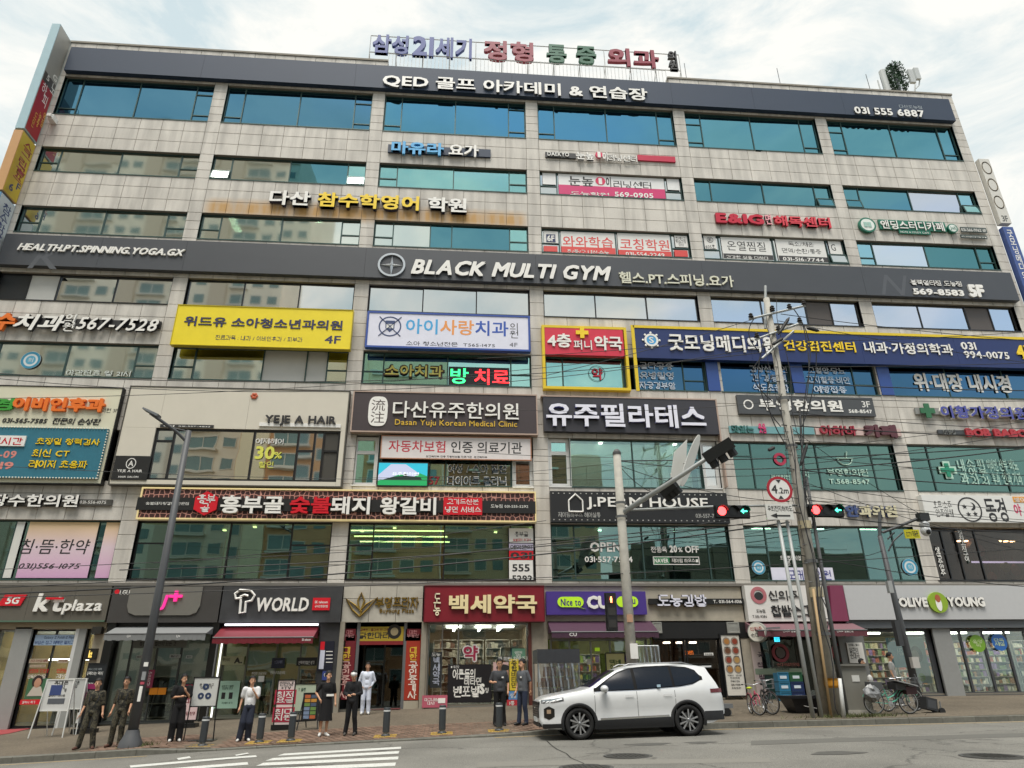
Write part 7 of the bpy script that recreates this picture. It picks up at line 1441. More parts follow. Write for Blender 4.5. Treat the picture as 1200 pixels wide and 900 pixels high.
# ---------------------------------------------------------------- standing notices
def standee(label,tl,br,Y,m,texts,legs='frame',extra=None,fr=DFRAME,name='standing_notice',box=None):
 r=box or RECT(tl,br,Y);cx=(r[0]+r[1])/2;z=gz(cx,Y);root=empty(name,(cx,Y,z),label,'notice')
 MB().box(r[0],r[1],Y,Y+.04,r[2],r[3]).build('panel',m,root);MB().frame(r[0]-.03,r[1]+.03,r[2]-.03,r[3]+.03,.03,Y-.015,Y+.05).build('frame',fr,root)
 lg=MB()
 if legs=='frame':lg.tube([(r[0]-.02,Y+.02,r[2]),(r[0]-.06,Y+.05,z)],.018,6).tube([(r[1]+.02,Y+.02,r[2]),(r[1]+.06,Y+.05,z)],.018,6).box(r[0]-.12,r[1]+.12,Y-.2,Y+.3,z+.0,z+.03)
 elif legs=='a':lg.tube([(r[0],Y,r[3]),(r[0]-.1,Y-.15,z)],.018,6).tube([(r[1],Y,r[3]),(r[1]+.1,Y-.15,z)],.018,6).tube([(r[0],Y+.05,r[3]),(r[0]+.02,Y+.7,z)],.018,6).tube([(r[1],Y+.05,r[3]),(r[1]+.02,Y+.7,z)],.018,6)
 elif legs=='base':lg.box(r[0]-.06,r[1]+.06,Y-.15,Y+.25,z,z+.14).box(cx-.2,cx+.2,Y+.0,Y+.03,z+.1,r[2])
 lg.build('stand',fr,root)
 for t in texts:t=dict(t);s=t.pop('s');a_=t.pop('a');b_=t.pop('b');c_=t.pop('c');text(s,a_,b_,Y-.004,c_,parent=root,**t)
 if extra:extra(root,Y,r)
 return root
def xt(root,y,r):
 MB().box(r[0]+.15,r[0]+.5,y-.006,y,r[3]-.45,r[3]-.15).build('blue_logo',mat('3a4a7c',.5),root)
 MB().box(r[0]+.15,r[1]-.15,y-.006,y,r[2]+.18,r[2]+.34).build('grey_picture',mat('5c6066',.5),root)
WHF=mat('d9dad6',.4)
standee('white A-frame notice board with black lettering outside the leftmost shop',(56,797),(79,832),25.3,mat('cfd0ce',.5),[T('휴대폰\n성지\n최저가',64,798,78,811,CHAR,bold=.04),T('갤럭시 · 아이폰',57,814,76,816.5,CHAR,bold=.03),T('당일개통',57,821,74,825,CHAR,bold=.04)],'a',xt,WHF)
standee('second white A-frame board standing half behind the first one',(82,796),(94,830),26.0,mat('b9bbb8',.5),[T('중고폰\n매입',84,798,92,806,CHAR,bold=.04)],'a',None,WHF)
def bsd(root,y,r):
 w=r[1]-r[0]
 MB().box(r[0]+.1,r[1]-.1,y-.006,y,r[3]-1.15,r[3]-.85).build('magenta_bar',mat('a02c6c',.5),root);MB().box(r[0]+.1,r[1]-.1,y-.006,y,r[3]-.78,r[3]-.62).build('magenta_bar',mat('8c2458',.5),root)
standee('tall black standee with white and magenta lettering behind the soldiers',(98,777),(122,842),26.2,mat('1c2024',.5),[T('갤럭시 최대 혜택',102,783,119,785.5,mat('8f9698',.5),bold=.02),T('플렉스는 역시',101,787,120,791,OFFW,bold=.04),T('가입 상담',103,800,117,803.5,OFFW,bold=.04)],'base',bsd,box=(F(100,800,26.2)[0],F(121,800,26.2)[0],.35,F(110,778,26.2)[1]))
standee('red and white tall price standee behind the woman in black',(213,802),(234,843),26.3,mat('d3b9b9',.5),[T('혜택',217,804,229,808,LRED,bold=.05),T('결합할인\n최대지원',215,814,230,824,mat('8c2c3c',.5),bold=.04),T('상담 환영',215,834,228,838,mat('7a2c34',.5),bold=.03)],'base',lambda r,y,b:MB().box(b[0],b[1],y-.002,y,b[3]-.42,b[3]).build('red_head',mat('a82c44',.5),r),box=(F(215,820,26.3)[0],F(233,820,26.3)[0],.5,F(220,802,26.3)[1]))
def circ3(root,y,r):
 cx=(r[0]+r[1])/2
 for dx,dz in((0,.62),(-.17,.38),(.17,.38)):MB().ring(cx+dx*.6,r[2]+dz-.12,.03,.085,y-.008,y,n=18).build('round_logo',mat('2c3c5c',.5),root)
standee('white notice on a black stand with three dark round emblems',(228.5,794.5),(252.5,827),22.3,mat('c6c8c4',.5),[T('폰 점검하고\n선물 받기',234,801,250,807,CHAR,bold=.03)],'frame',circ3)
standee('white and red internet and TV standee with large square lettering',(323.5,797),(345,845),24.3,mat('d8c9c6',.5),[T('인터넷',328,799,343.5,804,CHAR,bold=.05),T('+TV',329.5,804.5,341,808,CHAR,bold=.06),T('휴대폰\n결합할인',328.5,809,342.5,814.5,CHAR,bold=.03)],'base',
 lambda r,y,b:([MB().box((b[0]+b[1])/2-.33,(b[0]+b[1])/2+.33,y-.006,y,z0,z0+.42).build('red_square',mat('a82c44',.5),r) for z0 in(b[2]+.1,b[2]+.6)],text('최저\n요금',None,None,y-.01,OFFW,bold=.05,parent=r,box=((b[0]+b[1])/2-.28,(b[0]+b[1])/2+.28,b[2]+.64,b[2]+.98)),text('최대\n지원',None,None,y-.01,OFFW,bold=.05,parent=r,box=((b[0]+b[1])/2-.28,(b[0]+b[1])/2+.28,b[2]+.14,b[2]+.48))),box=(F(324.5,820,24.3)[0],F(343.5,820,24.3)[0],.38,F(334,797.5,24.3)[1]))
standee('pale mint notice leaning behind the dark A-frame board',(346,802),(368,833),26.5,mat('a9b5a0',.5),[T('T 플랜',350,806,358,810,mat('3c5a4c',.5),bold=.03)],'frame')
def colr(root,y,r):
 w,h=r[1]-r[0],r[3]-r[2];rr=random.Random(2)
 for i in range(2):
  for j in range(6):MB().box(r[0]+w*(.06+.47*i),r[0]+w*(.47+.47*i),y-.006,y,r[2]+h*(.03+.16*j),r[2]+h*(.16+.16*j)).build('menu_picture',mat(rr.choice(['7a8ca8','c08a3a','6a8c4a','9aa0b0','4c5a70','b8633c']),.5),root)
standee('dark A-frame board with colourful menu pictures',(357,813),(370,843),23.8,mat('2a2c30',.5),[],'a',colr)
# plastic covered racks by the convenience store
def tarp(label,px0,px1,pyt,Y0,Y1,top,m,seed):
 x0,x1=F(px0,800,Y0)[0],F(px1,800,Y0)[0];z0=gz(x0,Y0);z1=F(px0,pyt,Y0)[1];root=empty('covered_rack',((x0+x1)/2,Y0,z0),label,'rack')
 fr=MB()
 for x in(x0,x1):
  for y in(Y0,Y1):fr.tube([(x,y,z0),(x,y,z1)],.03,6)
 fr.tube([(x0,Y0,z1),(x1,Y0,z1)],.03,6).tube([(x0,Y0,z0+.7),(x1,Y0,z0+.7)],.02,6).build('frame',ALU,root)
 rr=random.Random(seed);n=22;k=10;vs=[];fs=[]
 for j in range(k+1):
  for i in range(n+1):
   u,v=i/n,j/k;vs.append((x0+(x1-x0)*u,Y0-.05-.06*math.sin(i*1.7+j*.5)*(1-v*.6)-.05*rr.random(),z0+.35+(z1-z0-.35)*v))
 for j in range(k):
  for i in range(n):fs.append((j*(n+1)+i,j*(n+1)+i+1,(j+1)*(n+1)+i+1,(j+1)*(n+1)+i))
 MB().add(vs,fs).build('plastic_sheet',m,root,smooth=True)
 if top:MB().box(x0-.03,x1+.03,Y0-.14,Y1,z1-.42,z1+.03).build('dark_cover',mat('33363b',.6,var=.15,scale=5),root)
 g=MB();mats=[mat(c,.5) for c in('8a4a34','b0a890','5c6470','a87a3c','6a6a64')]
 for _ in range(26):a=rr.uniform(x0+.05,x1-.35);w=rr.uniform(.15,.35);zz=z0+rr.choice([.1,.75,.75,1.1]);g.box(a,a+w,Y0+.05+.3*rr.random(),Y1-.05,zz,zz+rr.uniform(.15,.35),rr.randrange(5))
 tag(g.build('goods',mats,root),kind='stuff')
CLP=glass('clear_plastic',(.72,.75,.77),(.9,.95,1),.3,.2)
tarp('goods rack under a dark cover and clear plastic, right of the pharmacy',631,679,762,26.2,27.6,True,CLP,1)
tarp('goods rack under crumpled clear plastic in front of the convenience store glass',748,775,757,26.6,27.6,False,CLP,2)
# ---------------------------------------------------------------- cables
CBL=mat('17181a',.6)
def cable(a,b,Ya,Yb,sag,r=.014,bend=None,label='thin black overhead cable crossing the facade',group='overhead cables'):
 p,q=Vector(P3(*a,Ya)),Vector(P3(*b,Yb));n=22;pts=[p.lerp(q,i/n)-Vector((0,0,sag*4*(i/n)*(1-i/n))) for i in range(n+1)]
 o=MB().tube(pts,r,5,caps=False).build('overhead_cable',CBL,loc=pts[0]);tag(o,label,'cable',group)
CL='long sagging cable high across the left half below the yellow sign|cable sagging just under the topmost left one|short cable crossing below the LED board|very thin cable across the whole facade at salon window height|lowest cable, running the full width at second-floor sill level|thick cable from the lower left up to the concrete pole|thin cable just above the thick lower left one|cable over the grill restaurant windows to the concrete pole|thin cable rising past the red booking notice|thin cable from the left edge to the black hair salon sign|cable between the two concrete poles at studio window height|short slack cable at the top of the signal pole|thick cable from the signal pole to the right edge|thick cable rising right from the concrete pole over the bowl emblem|thin cable just above the thick right one|topmost thin cable rising right over the cafe lettering|slack cable from the signal pole down behind the traffic light|thin cable from the pole top right along the blue sign|cable from the crossarm falling right over the gym sign end|cable falling right beneath the crossarm across the blue sign|thin cable from the red pharmacy sign up to the crossarm|thin cable from the LED board up to the crossarm|thin cable down from the concrete pole to the camera arm|long thin cable falling to the lower right corner|cable low on the right from the poles to the fascia|cable from the camera dome to the right edge|slack cable between the concrete pole and the camera pole|faint cable above the pilates letters|thin cable across the moon circle of the pub sign|thin cable left from the signal pole top|very thin cable left across the landscape screen|very thin cable across the raised pilates letters'
for q,(a,b,Ya,Yb,s,r) in enumerate((
 ((-20,436.5),(1000,398),22,22,.9,.014),((-20,442),(905,404),22,22,1.1,.012),((-20,467),(700,424),22,22,.3,.010),((-20,545),(1200,540),22,22,.6,.009),
 ((-30,701),(1240,640),21.5,21.5,.2,.012),((-30,697),(925,612),21.8,21.5,.35,.022),((-30,690),(930,598),21.7,21.5,.35,.012),((140,668),(925,607),22,21.5,.3,.016),((180,660),(640,610),22.5,21.6,.1,.010),((-20,668),(840,618),22.5,21.6,.1,.01),
 ((725,540),(925,548),21.6,21.5,.15,.016),((725,545),(780,580),21.6,21.6,.25,.012),((725,540),(1240,520),21.6,22,.15,.02),((925,552),(1240,520),21.5,22,.1,.022),((925,546),(1240,500),21.5,22.5,.1,.012),((920,528),(1240,488),21.5,22.5,.08,.01),
 ((725,545),(925,588),21.6,21.5,.25,.012),((912,400),(1240,386),21.5,22,.12,.012),((915,368),(1240,402),21.5,23,.1,.014),((912,376),(1240,430),21.5,23,.1,.012),((640,440),(890,372),23,21.5,.08,.012),((560,420),(885,395),23,21.5,.1,.012),
 ((925,500),(1085,606),21.5,23.1,.15,.01),((930,560),(1240,655),21.5,22,.2,.01),((935,650),(1240,690),21.5,22,.15,.014),((1085,612),(1240,640),23.1,24,.12,.012),((935,640),(1035,645),21.5,23.4,.3,.01),((600,480),(912,470),24,21.5,.2,.008),((935,580),(1240,612),21.5,22,.1,.009),((725,536),(560,530),21.6,23,.05,.009),((420,560),(725,542),24,21.6,.15,.008),((925,520),(700,505),21.5,24,.1,.008))):
 cable(a,b,Ya,Yb,s,r,label=CL.split('|')[q])
for k in range(11):
 cable((908+2*k,430+17*k),(1240,424+20*k+(k*37%23)),21.4,21.9+.2*(k%3),.06+.03*(k%4),(.013,.02,.011)[k%3],label='%s cable from the top of the bundle fanning right from the utility pole'%'first second third fourth fifth sixth seventh eighth ninth tenth lowest'.split()[k],group='cables fanning right from the utility pole')
for i,(a,b,c_) in enumerate((((930,362),(955,395),(948,430)),((885,372),(868,392),(890,412)),((940,378),(955,430),(942,480)),((892,420),(868,440),(905,470)),((905,440),(888,470),(920,520)),((948,440),(940,470),(942,520)),((955,400),(962,440),(940,500)),((896,400),(875,455),(915,500)))):
 pts=[];p,q,w=(Vector(P3(*v,UY-.1-.06*i)) for v in(a,b,c_))
 for k in range(13):t=k/12;pts.append(p*(1-t)**2+q*2*t*(1-t)+w*t*t)
 o=MB().tube(pts,.018,5).build('cable_loop',CBL,loc=pts[0]);tag(o,'black cable loop hanging off the crossarms of the utility pole','cable','cable loops on the utility pole')
for i,(a,b) in enumerate((((925,372),(912,392)),((945,384),(960,388)),((918,396),(905,404)),((938,546),(946,520)),((908,524),(900,528)))):
 p,q=Vector(P3(*a,UY-.3)),Vector(P3(*b,UY-.3));o=MB().tube([p,p.lerp(q,.15),p.lerp(q,.85),q],[.02,.06,.06,.02],8).build('cable_joint',CBL,loc=p);tag(o,'thick black splice sleeve on the wires near the utility pole','cable joint','splice sleeves by the utility pole')
for px,w,lab in((1000,1.6,'low green weeds between the utility pole and the grey cabinet'),(163,.5,'small tuft of grass at the foot of the left street lamp')):
 x,z=base(px,21.35);m=MB();rr=random.Random(px)
 for _ in range(500 if w>1 else 160):
  a,b=x+rr.gauss(0,w/2.4),21.35+rr.gauss(0,.16);zz=gz(a,b);h=rr.uniform(.03,.13);dx,dy=rr.gauss(0,.06),rr.gauss(0,.06);m.face([(a-.012,b,zz),(a+.012,b,zz),(a+dx,b+dy,zz+h)])
 tag(m.build('weeds',mat('4a4f2a',.8,var=.3,rand=.3)),lab,'weeds',kind='stuff')
# ================================================================= white SUV (local: front at -x, near side at -y)
def build_car():
 top=[(0,.74),(.03,.88),(.10,.95),(.28,1.00),(.6,1.05),(.95,1.10),(1.22,1.14),(1.36,1.20),(1.7,1.40),(2.05,1.57),(2.35,1.645),(2.8,1.69),(3.3,1.70),(3.8,1.675),(4.2,1.625),(4.42,1.58),(4.46,1.46),(4.56,1.30),(4.66,1.10),(4.73,.95),(4.765,.75),(4.77,.60)]
 bot=[(0,.42),(.06,.30),(.2,.24),(.5,.22),(4.3,.24),(4.55,.32),(4.7,.42),(4.77,.50)]
 plan=[(0,.72),(.03,.79),(.10,.855),(.25,.905),(.5,.925),(.9,.945),(4.0,.945),(4.35,.925),(4.6,.87),(4.72,.78),(4.77,.70)]
 belt=[(0,.78),(.5,.93),(1.2,1.0),(2.5,1.04),(3.6,1.08),(4.3,1.12),(4.77,1.0)]
 def hw(x,z):
  w=lerp_tab(plan,x);b=lerp_tab(belt,x);k=1.
  if z<.86:k=lerp_tab([(.2,.955),(.38,.992),(.54,.972),(.70,.985),(.86,1.004)],z)
  elif z<b:k=1.004-.032*((z-.86)/max(.05,b-.86))**1.6
  else:k=.972-.30*(z-b)/.62-.12*((z-b)/.62)**2
  return w*k
 xs=[0,.03,.08,.15,.25,.4,.55,.75,.95,1.15,1.28,1.4,1.55,1.7,1.85,2.0,2.15,2.35,2.6,2.85,3.1,3.35,3.6,3.85,4.05,4.22,4.36,4.42,4.47,4.53,4.6,4.67,4.72,4.755,4.77]
 def section(x):
  zt,zb=lerp_tab(top,x),lerp_tab(bot,x);b=min(lerp_tab(belt,x),zt-.07);b=max(b,zb+.1);s=max(b+.004,zt-.06)
  P=[(0,zb),(hw(x,zb)*.8,zb)]
  for t in(0.0,.13,.24,.36,.55,.75,.88,1.):z=zb+.03+(b-zb-.03)*t;P.append((hw(x,z),z))
  for t in(.25,.5,.75,1.):z=b+(s-b)*t;P.append((hw(x,z),z))
  w=hw(x,s);P+=[(w*.965,zt-.028),(w*.86,zt-.008),(w*.55,zt),(0,zt+.004)]
  return P
 vs=[];n=len(section(1.));N=2*n-2
 for x in xs:
  P=section(x)
  ringp=[(x,-y,z) for y,z in P]+[(x,y,z) for y,z in P[-2:0:-1]]
  vs+=ringp
 fs=[]
 for i in range(len(xs)-1):
  for k in range(N):j=(k+1)%N;fs.append((i*N+k,i*N+j,(i+1)*N+j,(i+1)*N+k))
 fs.append(tuple(range(N-1,-1,-1)));fs.append(tuple(range((len(xs)-1)*N,len(xs)*N)))
 PAINT=mat('ced0d1',.3,coat=.7);CLAD=mat('17181a',.6);GLS=mat('06101c',.08,spec=.3);CHR=mat('c9cccf',.18,.9)
 root=empty('parked_car',(0,0,0),'white SUV parked at the kerb in front of the convenience store','car')
 body=MB().add(vs,fs).build('body',[PAINT],root,local=True)
 bm=bmesh.new();bm.from_mesh(body.data);bmesh.ops.recalc_face_normals(bm,faces=bm.faces[:]);bm.to_mesh(body.data);bm.free()
 WX=(.97,3.735);WR=.36
 cutm=MB()
 for wx in WX:
  for s in(-1,1):
   cutm.lathe([(.0001,s*.62),(.40,s*.62),(.40,s*1.1),(.0001,s*1.1)],(wx,0,WR),28,axis='y')
 cut=cutm.build('cutter',CLAD);bm=bmesh.new();bm.from_mesh(cut.data);bmesh.ops.remove_doubles(bm,verts=bm.verts[:],dist=.001);bmesh.ops.recalc_face_normals(bm,faces=bm.faces[:]);bm.to_mesh(cut.data);bm.free()
 md=body.modifiers.new('wells','BOOLEAN');md.operation='DIFFERENCE';md.object=cut;md.solver='EXACT'
 dg=bpy.context.evaluated_depsgraph_get();me=bpy.data.meshes.new_from_object(body.evaluated_get(dg));body.modifiers.clear();body.data=me;bpy.data.objects.remove(cut)
 me.polygons.foreach_set('use_smooth',[True]*len(me.polygons));me.set_sharp_from_angle(angle=math.radians(32))
 def spatch(name,xa,xb,lo,hi,m,off=.004,n=16,k=5,both=True,par=root):
  for s in((-1,1) if both else(-1,)):
   mm=MB();V=[]
   for j in range(k+1):
    for i in range(n+1):
     x=xa+(xb-xa)*i/n;a,b=lo(x),hi(x);z=a+(b-a)*j/k;V.append((x,s*(hw(x,z)+off),z))
   Fs=[]
   for j in range(k):
    for i in range(n):
     q=(j*(n+1)+i,j*(n+1)+i+1,(j+1)*(n+1)+i+1,(j+1)*(n+1)+i);Fs.append(q if s<0 else q[::-1])
   mm.add(V,Fs).build(name,m,par,local=True,smooth=True)
 roofline=lambda x:lerp_tab([(1.44,1.125),(1.75,1.315),(2.05,1.475),(2.35,1.565),(2.8,1.60),(3.4,1.605),(3.9,1.56),(4.1,1.48),(4.2,1.32)],x)
 bl=lambda x:lerp_tab([(1.4,1.09),(2.5,1.10),(3.6,1.15),(3.95,1.20),(4.2,1.30)],x)
 spatch('window_seal',1.38,4.24,lambda x:bl(x)-.025,lambda x:max(roofline(x)+.028,bl(x)-.02),mat('050506',.5,spec=.1),.008,n=40)
 for xa,xb in((1.52,2.42),(2.50,3.42),(3.48,4.17)):spatch('side_window',xa,xb,bl,lambda x:max(roofline(x),bl(x)+.002),GLS,.016,n=20)
 spatch('chrome_strip',1.42,4.0,lambda x:bl(x)-.035,lambda x:bl(x)-.02,CHR,.006,k=1)
 spatch('side_cladding',1.36,3.34,lambda x:.215,lambda x:.42+.03*(x-1.5)/1.75,CLAD,.012,k=3)
 spatch('side_chrome',1.5,3.25,lambda x:.42+.03*(x-1.5)/1.75,lambda x:.465+.03*(x-1.5)/1.75,CHR,.010,k=1)
 spatch('rear_cladding',4.17,4.7,lambda x:.34,lambda x:.55,CLAD,.010,k=3);spatch('front_lip',.06,.54,lambda x:.27,lambda x:.37,CLAD,.010,k=2)
 SEAM=mat('5a5b5c',.6)
 for x in(1.38,2.46,3.44):spatch('door_seam',x,x+.012,lambda t:.47,lambda t:1.05,SEAM,.003,n=1)
 for x in(2.18,3.16):spatch('door_handle',x-.02,x+.2,lambda t:.93,lambda t:.965,mat('d9dadb',.2,.3),.03,n=4,k=1)
 HL=mat('7c868c',.1,spec=.9);TL=mat('5a1218',.15)
 spatch('headlight_bezel',.04,.60,lambda x:.835+.07*x,lambda x:.90+.10*x,mat('2a2c2e',.3),.004);spatch('headlight',.08,.56,lambda x:.87+.065*x,lambda x:.895+.10*x,HL,.008);spatch('front_lamp',.10,.36,lambda x:.46+.5*abs(x-.22),lambda x:.77-.5*abs(x-.22),mat('1c1b1a',.3),.008,n=8);spatch('fog_lamp',.17,.27,lambda x:.6,lambda x:.69,mat('a89078',.15),.012,n=4)
 spatch('rear_lamp',4.38,4.72,lambda x:.965-.0*x,lambda x:1.055+.03*(x-4.38),TL,.008)
 MB().box(-.014,.05,-.64,.64,.50,.86).build('grille',mat('0c0d0e',.4),root,local=True)
 g=MB()
 for k in range(5):g.box(-.02,-.011,-.58,.58,.55+k*.055,.562+k*.055)
 g.build('grille_slats',CHR,root,local=True);MB().box(-.03,-.013,-.07,.07,.70,.76).build('badge',CHR,root,local=True);MB().box(-.03,.02,-.26,.26,.40,.51).build('number_plate',mat('d3d6d6',.4),root,local=True);MB().box(-.004,.08,-.66,.66,.30,.39).build('lower_grille',CLAD,root,local=True)
 def fp(x,t):zt=lerp_tab(top,x);w=hw(x,max(zt-.06,lerp_tab(belt,x)+.01));return(x,w*t,zt+(.012 if abs(t)<.6 else.012-.02*(abs(t)-.6)/.3))
 V=[];Fs=[]
 for i in range(9):
  x=1.30+.72*i/8
  for j in range(13):t=-.88+1.76*j/12;p=fp(x,t);V.append(p)
 for i in range(8):
  for j in range(12):Fs.append((i*13+j,(i+1)*13+j,(i+1)*13+j+1,i*13+j+1)[::-1])
 MB().add(V,Fs).build('windscreen',GLS,root,local=True,smooth=True)
 V=[];Fs=[]
 for i in range(5):
  x=4.45+.2*i/4
  for j in range(9):t=-.85+1.7*j/8;p=fp(x,t);V.append((p[0]+.012,p[1],p[2]))
 for i in range(4):
  for j in range(8):Fs.append((i*9+j,(i+1)*9+j,(i+1)*9+j+1,i*9+j+1)[::-1])
 MB().add(V,Fs).build('rear_window',GLS,root,local=True,smooth=True)
 MB().box(4.36,4.60,-.60,.60,1.565,1.605).build('roof_spoiler',PAINT,root,local=True)
 for s in(-1,1):
  MB().tube([(2.25,s*.60,1.64),(2.4,s*.61,1.70),(3.8,s*.60,1.70),(4.1,s*.58,1.625)],.014,6).build('roof_rail',mat('8c8e90',.4,.5),root,local=True)
  m=MB();m.ball((1.62,s*1.07,1.13),(.10,.13,.085),14);m.build('wing_mirror',PAINT,root,local=True,smooth=True);MB().tube([(1.68,s*.92,1.06),(1.63,s*1.04,1.10)],.035,8).build('mirror_arm',CLAD,root,local=True)
  for wx in WX:
   m=MB();n=26;V=[];Fs=[]
   for i in range(n+1):
    t=-.32+(math.pi+.64)*i/n
    for r,o in((.385,.0),(.395,.018),(.455,.016),(.465,.002)):
     x,z=wx+r*math.cos(t),WR+r*math.sin(t);V.append((x,s*(hw(x,max(z,.24))+o),z))
   for i in range(n):
    for j in range(3):q=(i*4+j,i*4+j+1,(i+1)*4+j+1,(i+1)*4+j);Fs.append(q if s>0 else q[::-1])
   m.add(V,Fs).build('arch_cladding',CLAD,root,local=True,smooth=True)
   MB().lathe([(.39,s*.55),(.39,s*.9)],(wx,0,WR),24,axis='y').lathe([(.0001,s*.60),(.39,s*.60)],(wx,0,WR),24,axis='y').build('wheel_well',mat('0c0c0c',.9),root,local=True)
   w=empty('wheel',(wx,s*.82,WR));w.parent=root
   ty=MB().lathe([(.25,-s*.02),(.262,s*.10),(.30,s*.115),(.345,s*.105),(.36,s*.08),(.36,-s*.09),(.33,-s*.12),(.24,-s*.12)],(0,0,0),40,axis='y').build('tyre',mat('161616',.8),w,local=True,smooth=True)
   MB().lathe([(.262,s*.098),(.25,s*.10),(.235,s*.06),(.23,-s*.02),(.0001,-s*.03)],(0,0,0),36,axis='y').build('rim',mat('202123',.4,.4),w,local=True,smooth=True)
   sp=MB()
   for k in range(10):
    a=2*math.pi*(k//2)/5+(-.16 if k%2 else.16);a2=2*math.pi*(k//2)/5+(-.27 if k%2 else.27);u=(math.cos(a),math.sin(a));v=(math.cos(a2),math.sin(a2));wd=.013
    P=[(u[0]*.04-u[1]*wd,u[1]*.04+u[0]*wd),(u[0]*.04+u[1]*wd,u[1]*.04-u[0]*wd),(v[0]*.245+v[1]*wd*1.5,v[1]*.245-v[0]*wd*1.5),(v[0]*.245-v[1]*wd*1.5,v[1]*.245+v[0]*wd*1.5)]
    sp.prism(P,s*.07,s*.098)
   sp.build('spokes',mat('a9abad',.3,.6),w,local=True);MB().ball((0,s*.095,0),(.045,.02,.045),12).build('hub_cap',mat('8c8e90',.3,.6),w,local=True)
   MB().lathe([(.0001,s*.02),(.17,s*.02)],(0,0,0),24,axis='y').build('brake_disc',mat('77797b',.4,.7),w,local=True)
 MB().box(3.0,3.09,-.955,-.93,1.13,1.19).build('window_sticker',mat('a9c4d4',.5),root,local=True)
 return root
car=build_car();CYC=19.62
cxl=F(634,850,CYC-.93)[0];cxr=F(851,838,CYC-.93)[0]
zl_,zr_=road_z(cxl+.97,CYC),road_z(cxl+3.73,CYC)
car.location=(cxl,CYC,road_z(cxl,CYC)-(0));car.rotation_euler=(0,-math.atan2(zr_-zl_,2.765),0)
print('car length from photo',cxr-cxl)
# ================================================================= bicycles
def wheel(root,cx,R,m_tyre,nm='wheel',st_=0):
 w=empty(nm,(cx,0,R),rz=st_);w.parent=root;t=MB();n=28;V=[];Fs=[]
 for i in range(n):
  a=2*math.pi*i/n
  for k in range(6):b=2*math.pi*k/6;rr=R-.018+.018*math.cos(b);V.append((rr*math.cos(a),.018*math.sin(b),rr*math.sin(a)))
 for i in range(n):
  for k in range(6):Fs.append((i*6+k,i*6+(k+1)%6,((i+1)%n)*6+(k+1)%6,((i+1)%n)*6+k))
 t.add(V,Fs).build('tyre',m_tyre,w,local=True,smooth=True);MB().ring(0,0,R-.055,R-.036,-.01,.01).build('rim',CHRM,w,local=True)
 s=MB()
 for i in range(14):a=2*math.pi*i/14;s.tube([(0,.02*(-1)**i,0),((R-.05)*math.cos(a),0,(R-.05)*math.sin(a))],.0025,4,caps=False)
 s.build('spokes',CHRM,w,local=True);MB().tube([(0,-.05,0),(0,.05,0)],.02,8).build('hub',CHRM,w,local=True)
CHRM=mat('b4b6b8',.3,.7)
def bike(label,px,Y,rz,R,wb,cf,m_tyre,seatm,step=False,extra=None,lean=.06):
 x,z=base(px,Y);root=empty('bicycle',(x,Y,z),label,'bicycle',rz=rz);root.rotation_euler=(lean,0,rz)
 wheel(root,-wb/2,R,m_tyre);wheel(root,wb/2,R,m_tyre,st_=.6 if abs(rz)>1 else 0)
 bb=(-.05,0,R*.85);st=(-.18,0,R*2+.02);hd=(wb/2-.16,0,R*2+.1);hb=(wb/2-.11,0,R*1.75);F_=MB();ra,fa=(-wb/2,0,R),(wb/2,0,R)
 if step:F_.tube([hb,(.15,0,R*1.1),(-.02,0,R*.95)],.018,8).tube([hd,(.1,0,R*1.5),(-.12,0,R*1.3)],.016,8)
 else:F_.tube([hd,st],.018,8).tube([hb,bb],.019,8)
 F_.tube([bb,st],.017,8).tube([bb,ra],.011,6).tube([(-.15,0,R*1.75),ra],.01,6).tube([hb,hd],.02,8).build('frame',cf,root,local=True)
 MB().tube([hb,((hb[0]+fa[0])/2+.03,.05,(hb[2]+fa[2])/2),(fa[0],.05,fa[2])],.012,6).tube([hb,((hb[0]+fa[0])/2+.03,-.05,(hb[2]+fa[2])/2),(fa[0],-.05,fa[2])],.012,6).build('fork',cf,root,local=True)
 hx,hz=hd[0]-.03,hd[2]+.16;MB().tube([hd,(hx,0,hz)],.013,6).tube([(hx-.12,-.27,hz+.03),(hx+.03,-.17,hz+.04),(hx+.02,0,hz),(hx+.03,.17,hz+.04),(hx-.12,.27,hz+.03)],.012,6).build('handlebar',CHRM,root,local=True)
 for s in(-1,1):MB().tube([(hx-.12,s*.27,hz+.03),(hx-.2,s*.29,hz+.025)],.018,8).build('grip',BLK,root,local=True)
 MB().tube([st,(st[0]-.02,0,st[2]+.12)],.012,6).build('seat_post',CHRM,root,local=True);MB().ball((st[0]-.04,0,st[2]+.15),(.14,.08,.035),12).build('saddle',seatm,root,local=True,smooth=True)
 MB().lathe([(.0001,-.045),(.085,-.045),(.085,-.04),(.0001,-.04)],bb,18,axis='y').tube([(bb[0],-.06,bb[2]),(bb[0]+.12,-.06,bb[2]-.1)],.01,5).tube([(bb[0],.06,bb[2]),(bb[0]-.12,.06,bb[2]+.1)],.01,5).build('crank',CHRM,root,local=True)
 for s in(-1,1):MB().box(bb[0]-s*.12-.04,bb[0]-s*.12+.04,s*.06,s*.06+s*.09,bb[2]+s*.1-.01,bb[2]+s*.1+.01).build('pedal',BLK,root,local=True)
 for c in(-wb/2,wb/2):
  V=MB();pts=[(c+(R+.025)*math.cos(t),0,R+(R+.025)*math.sin(t)) for t in[.5+2.2*k/8 for k in range(9)]];V.tube(pts,.012,5).build('mudguard',cf,root,local=True)
 MB().tube([(-.1,.05,R*.7),(-.16,.16,0.01)],.01,5).build('kickstand',CHRM,root,local=True)
 if extra:extra(root,R,wb)
 return root
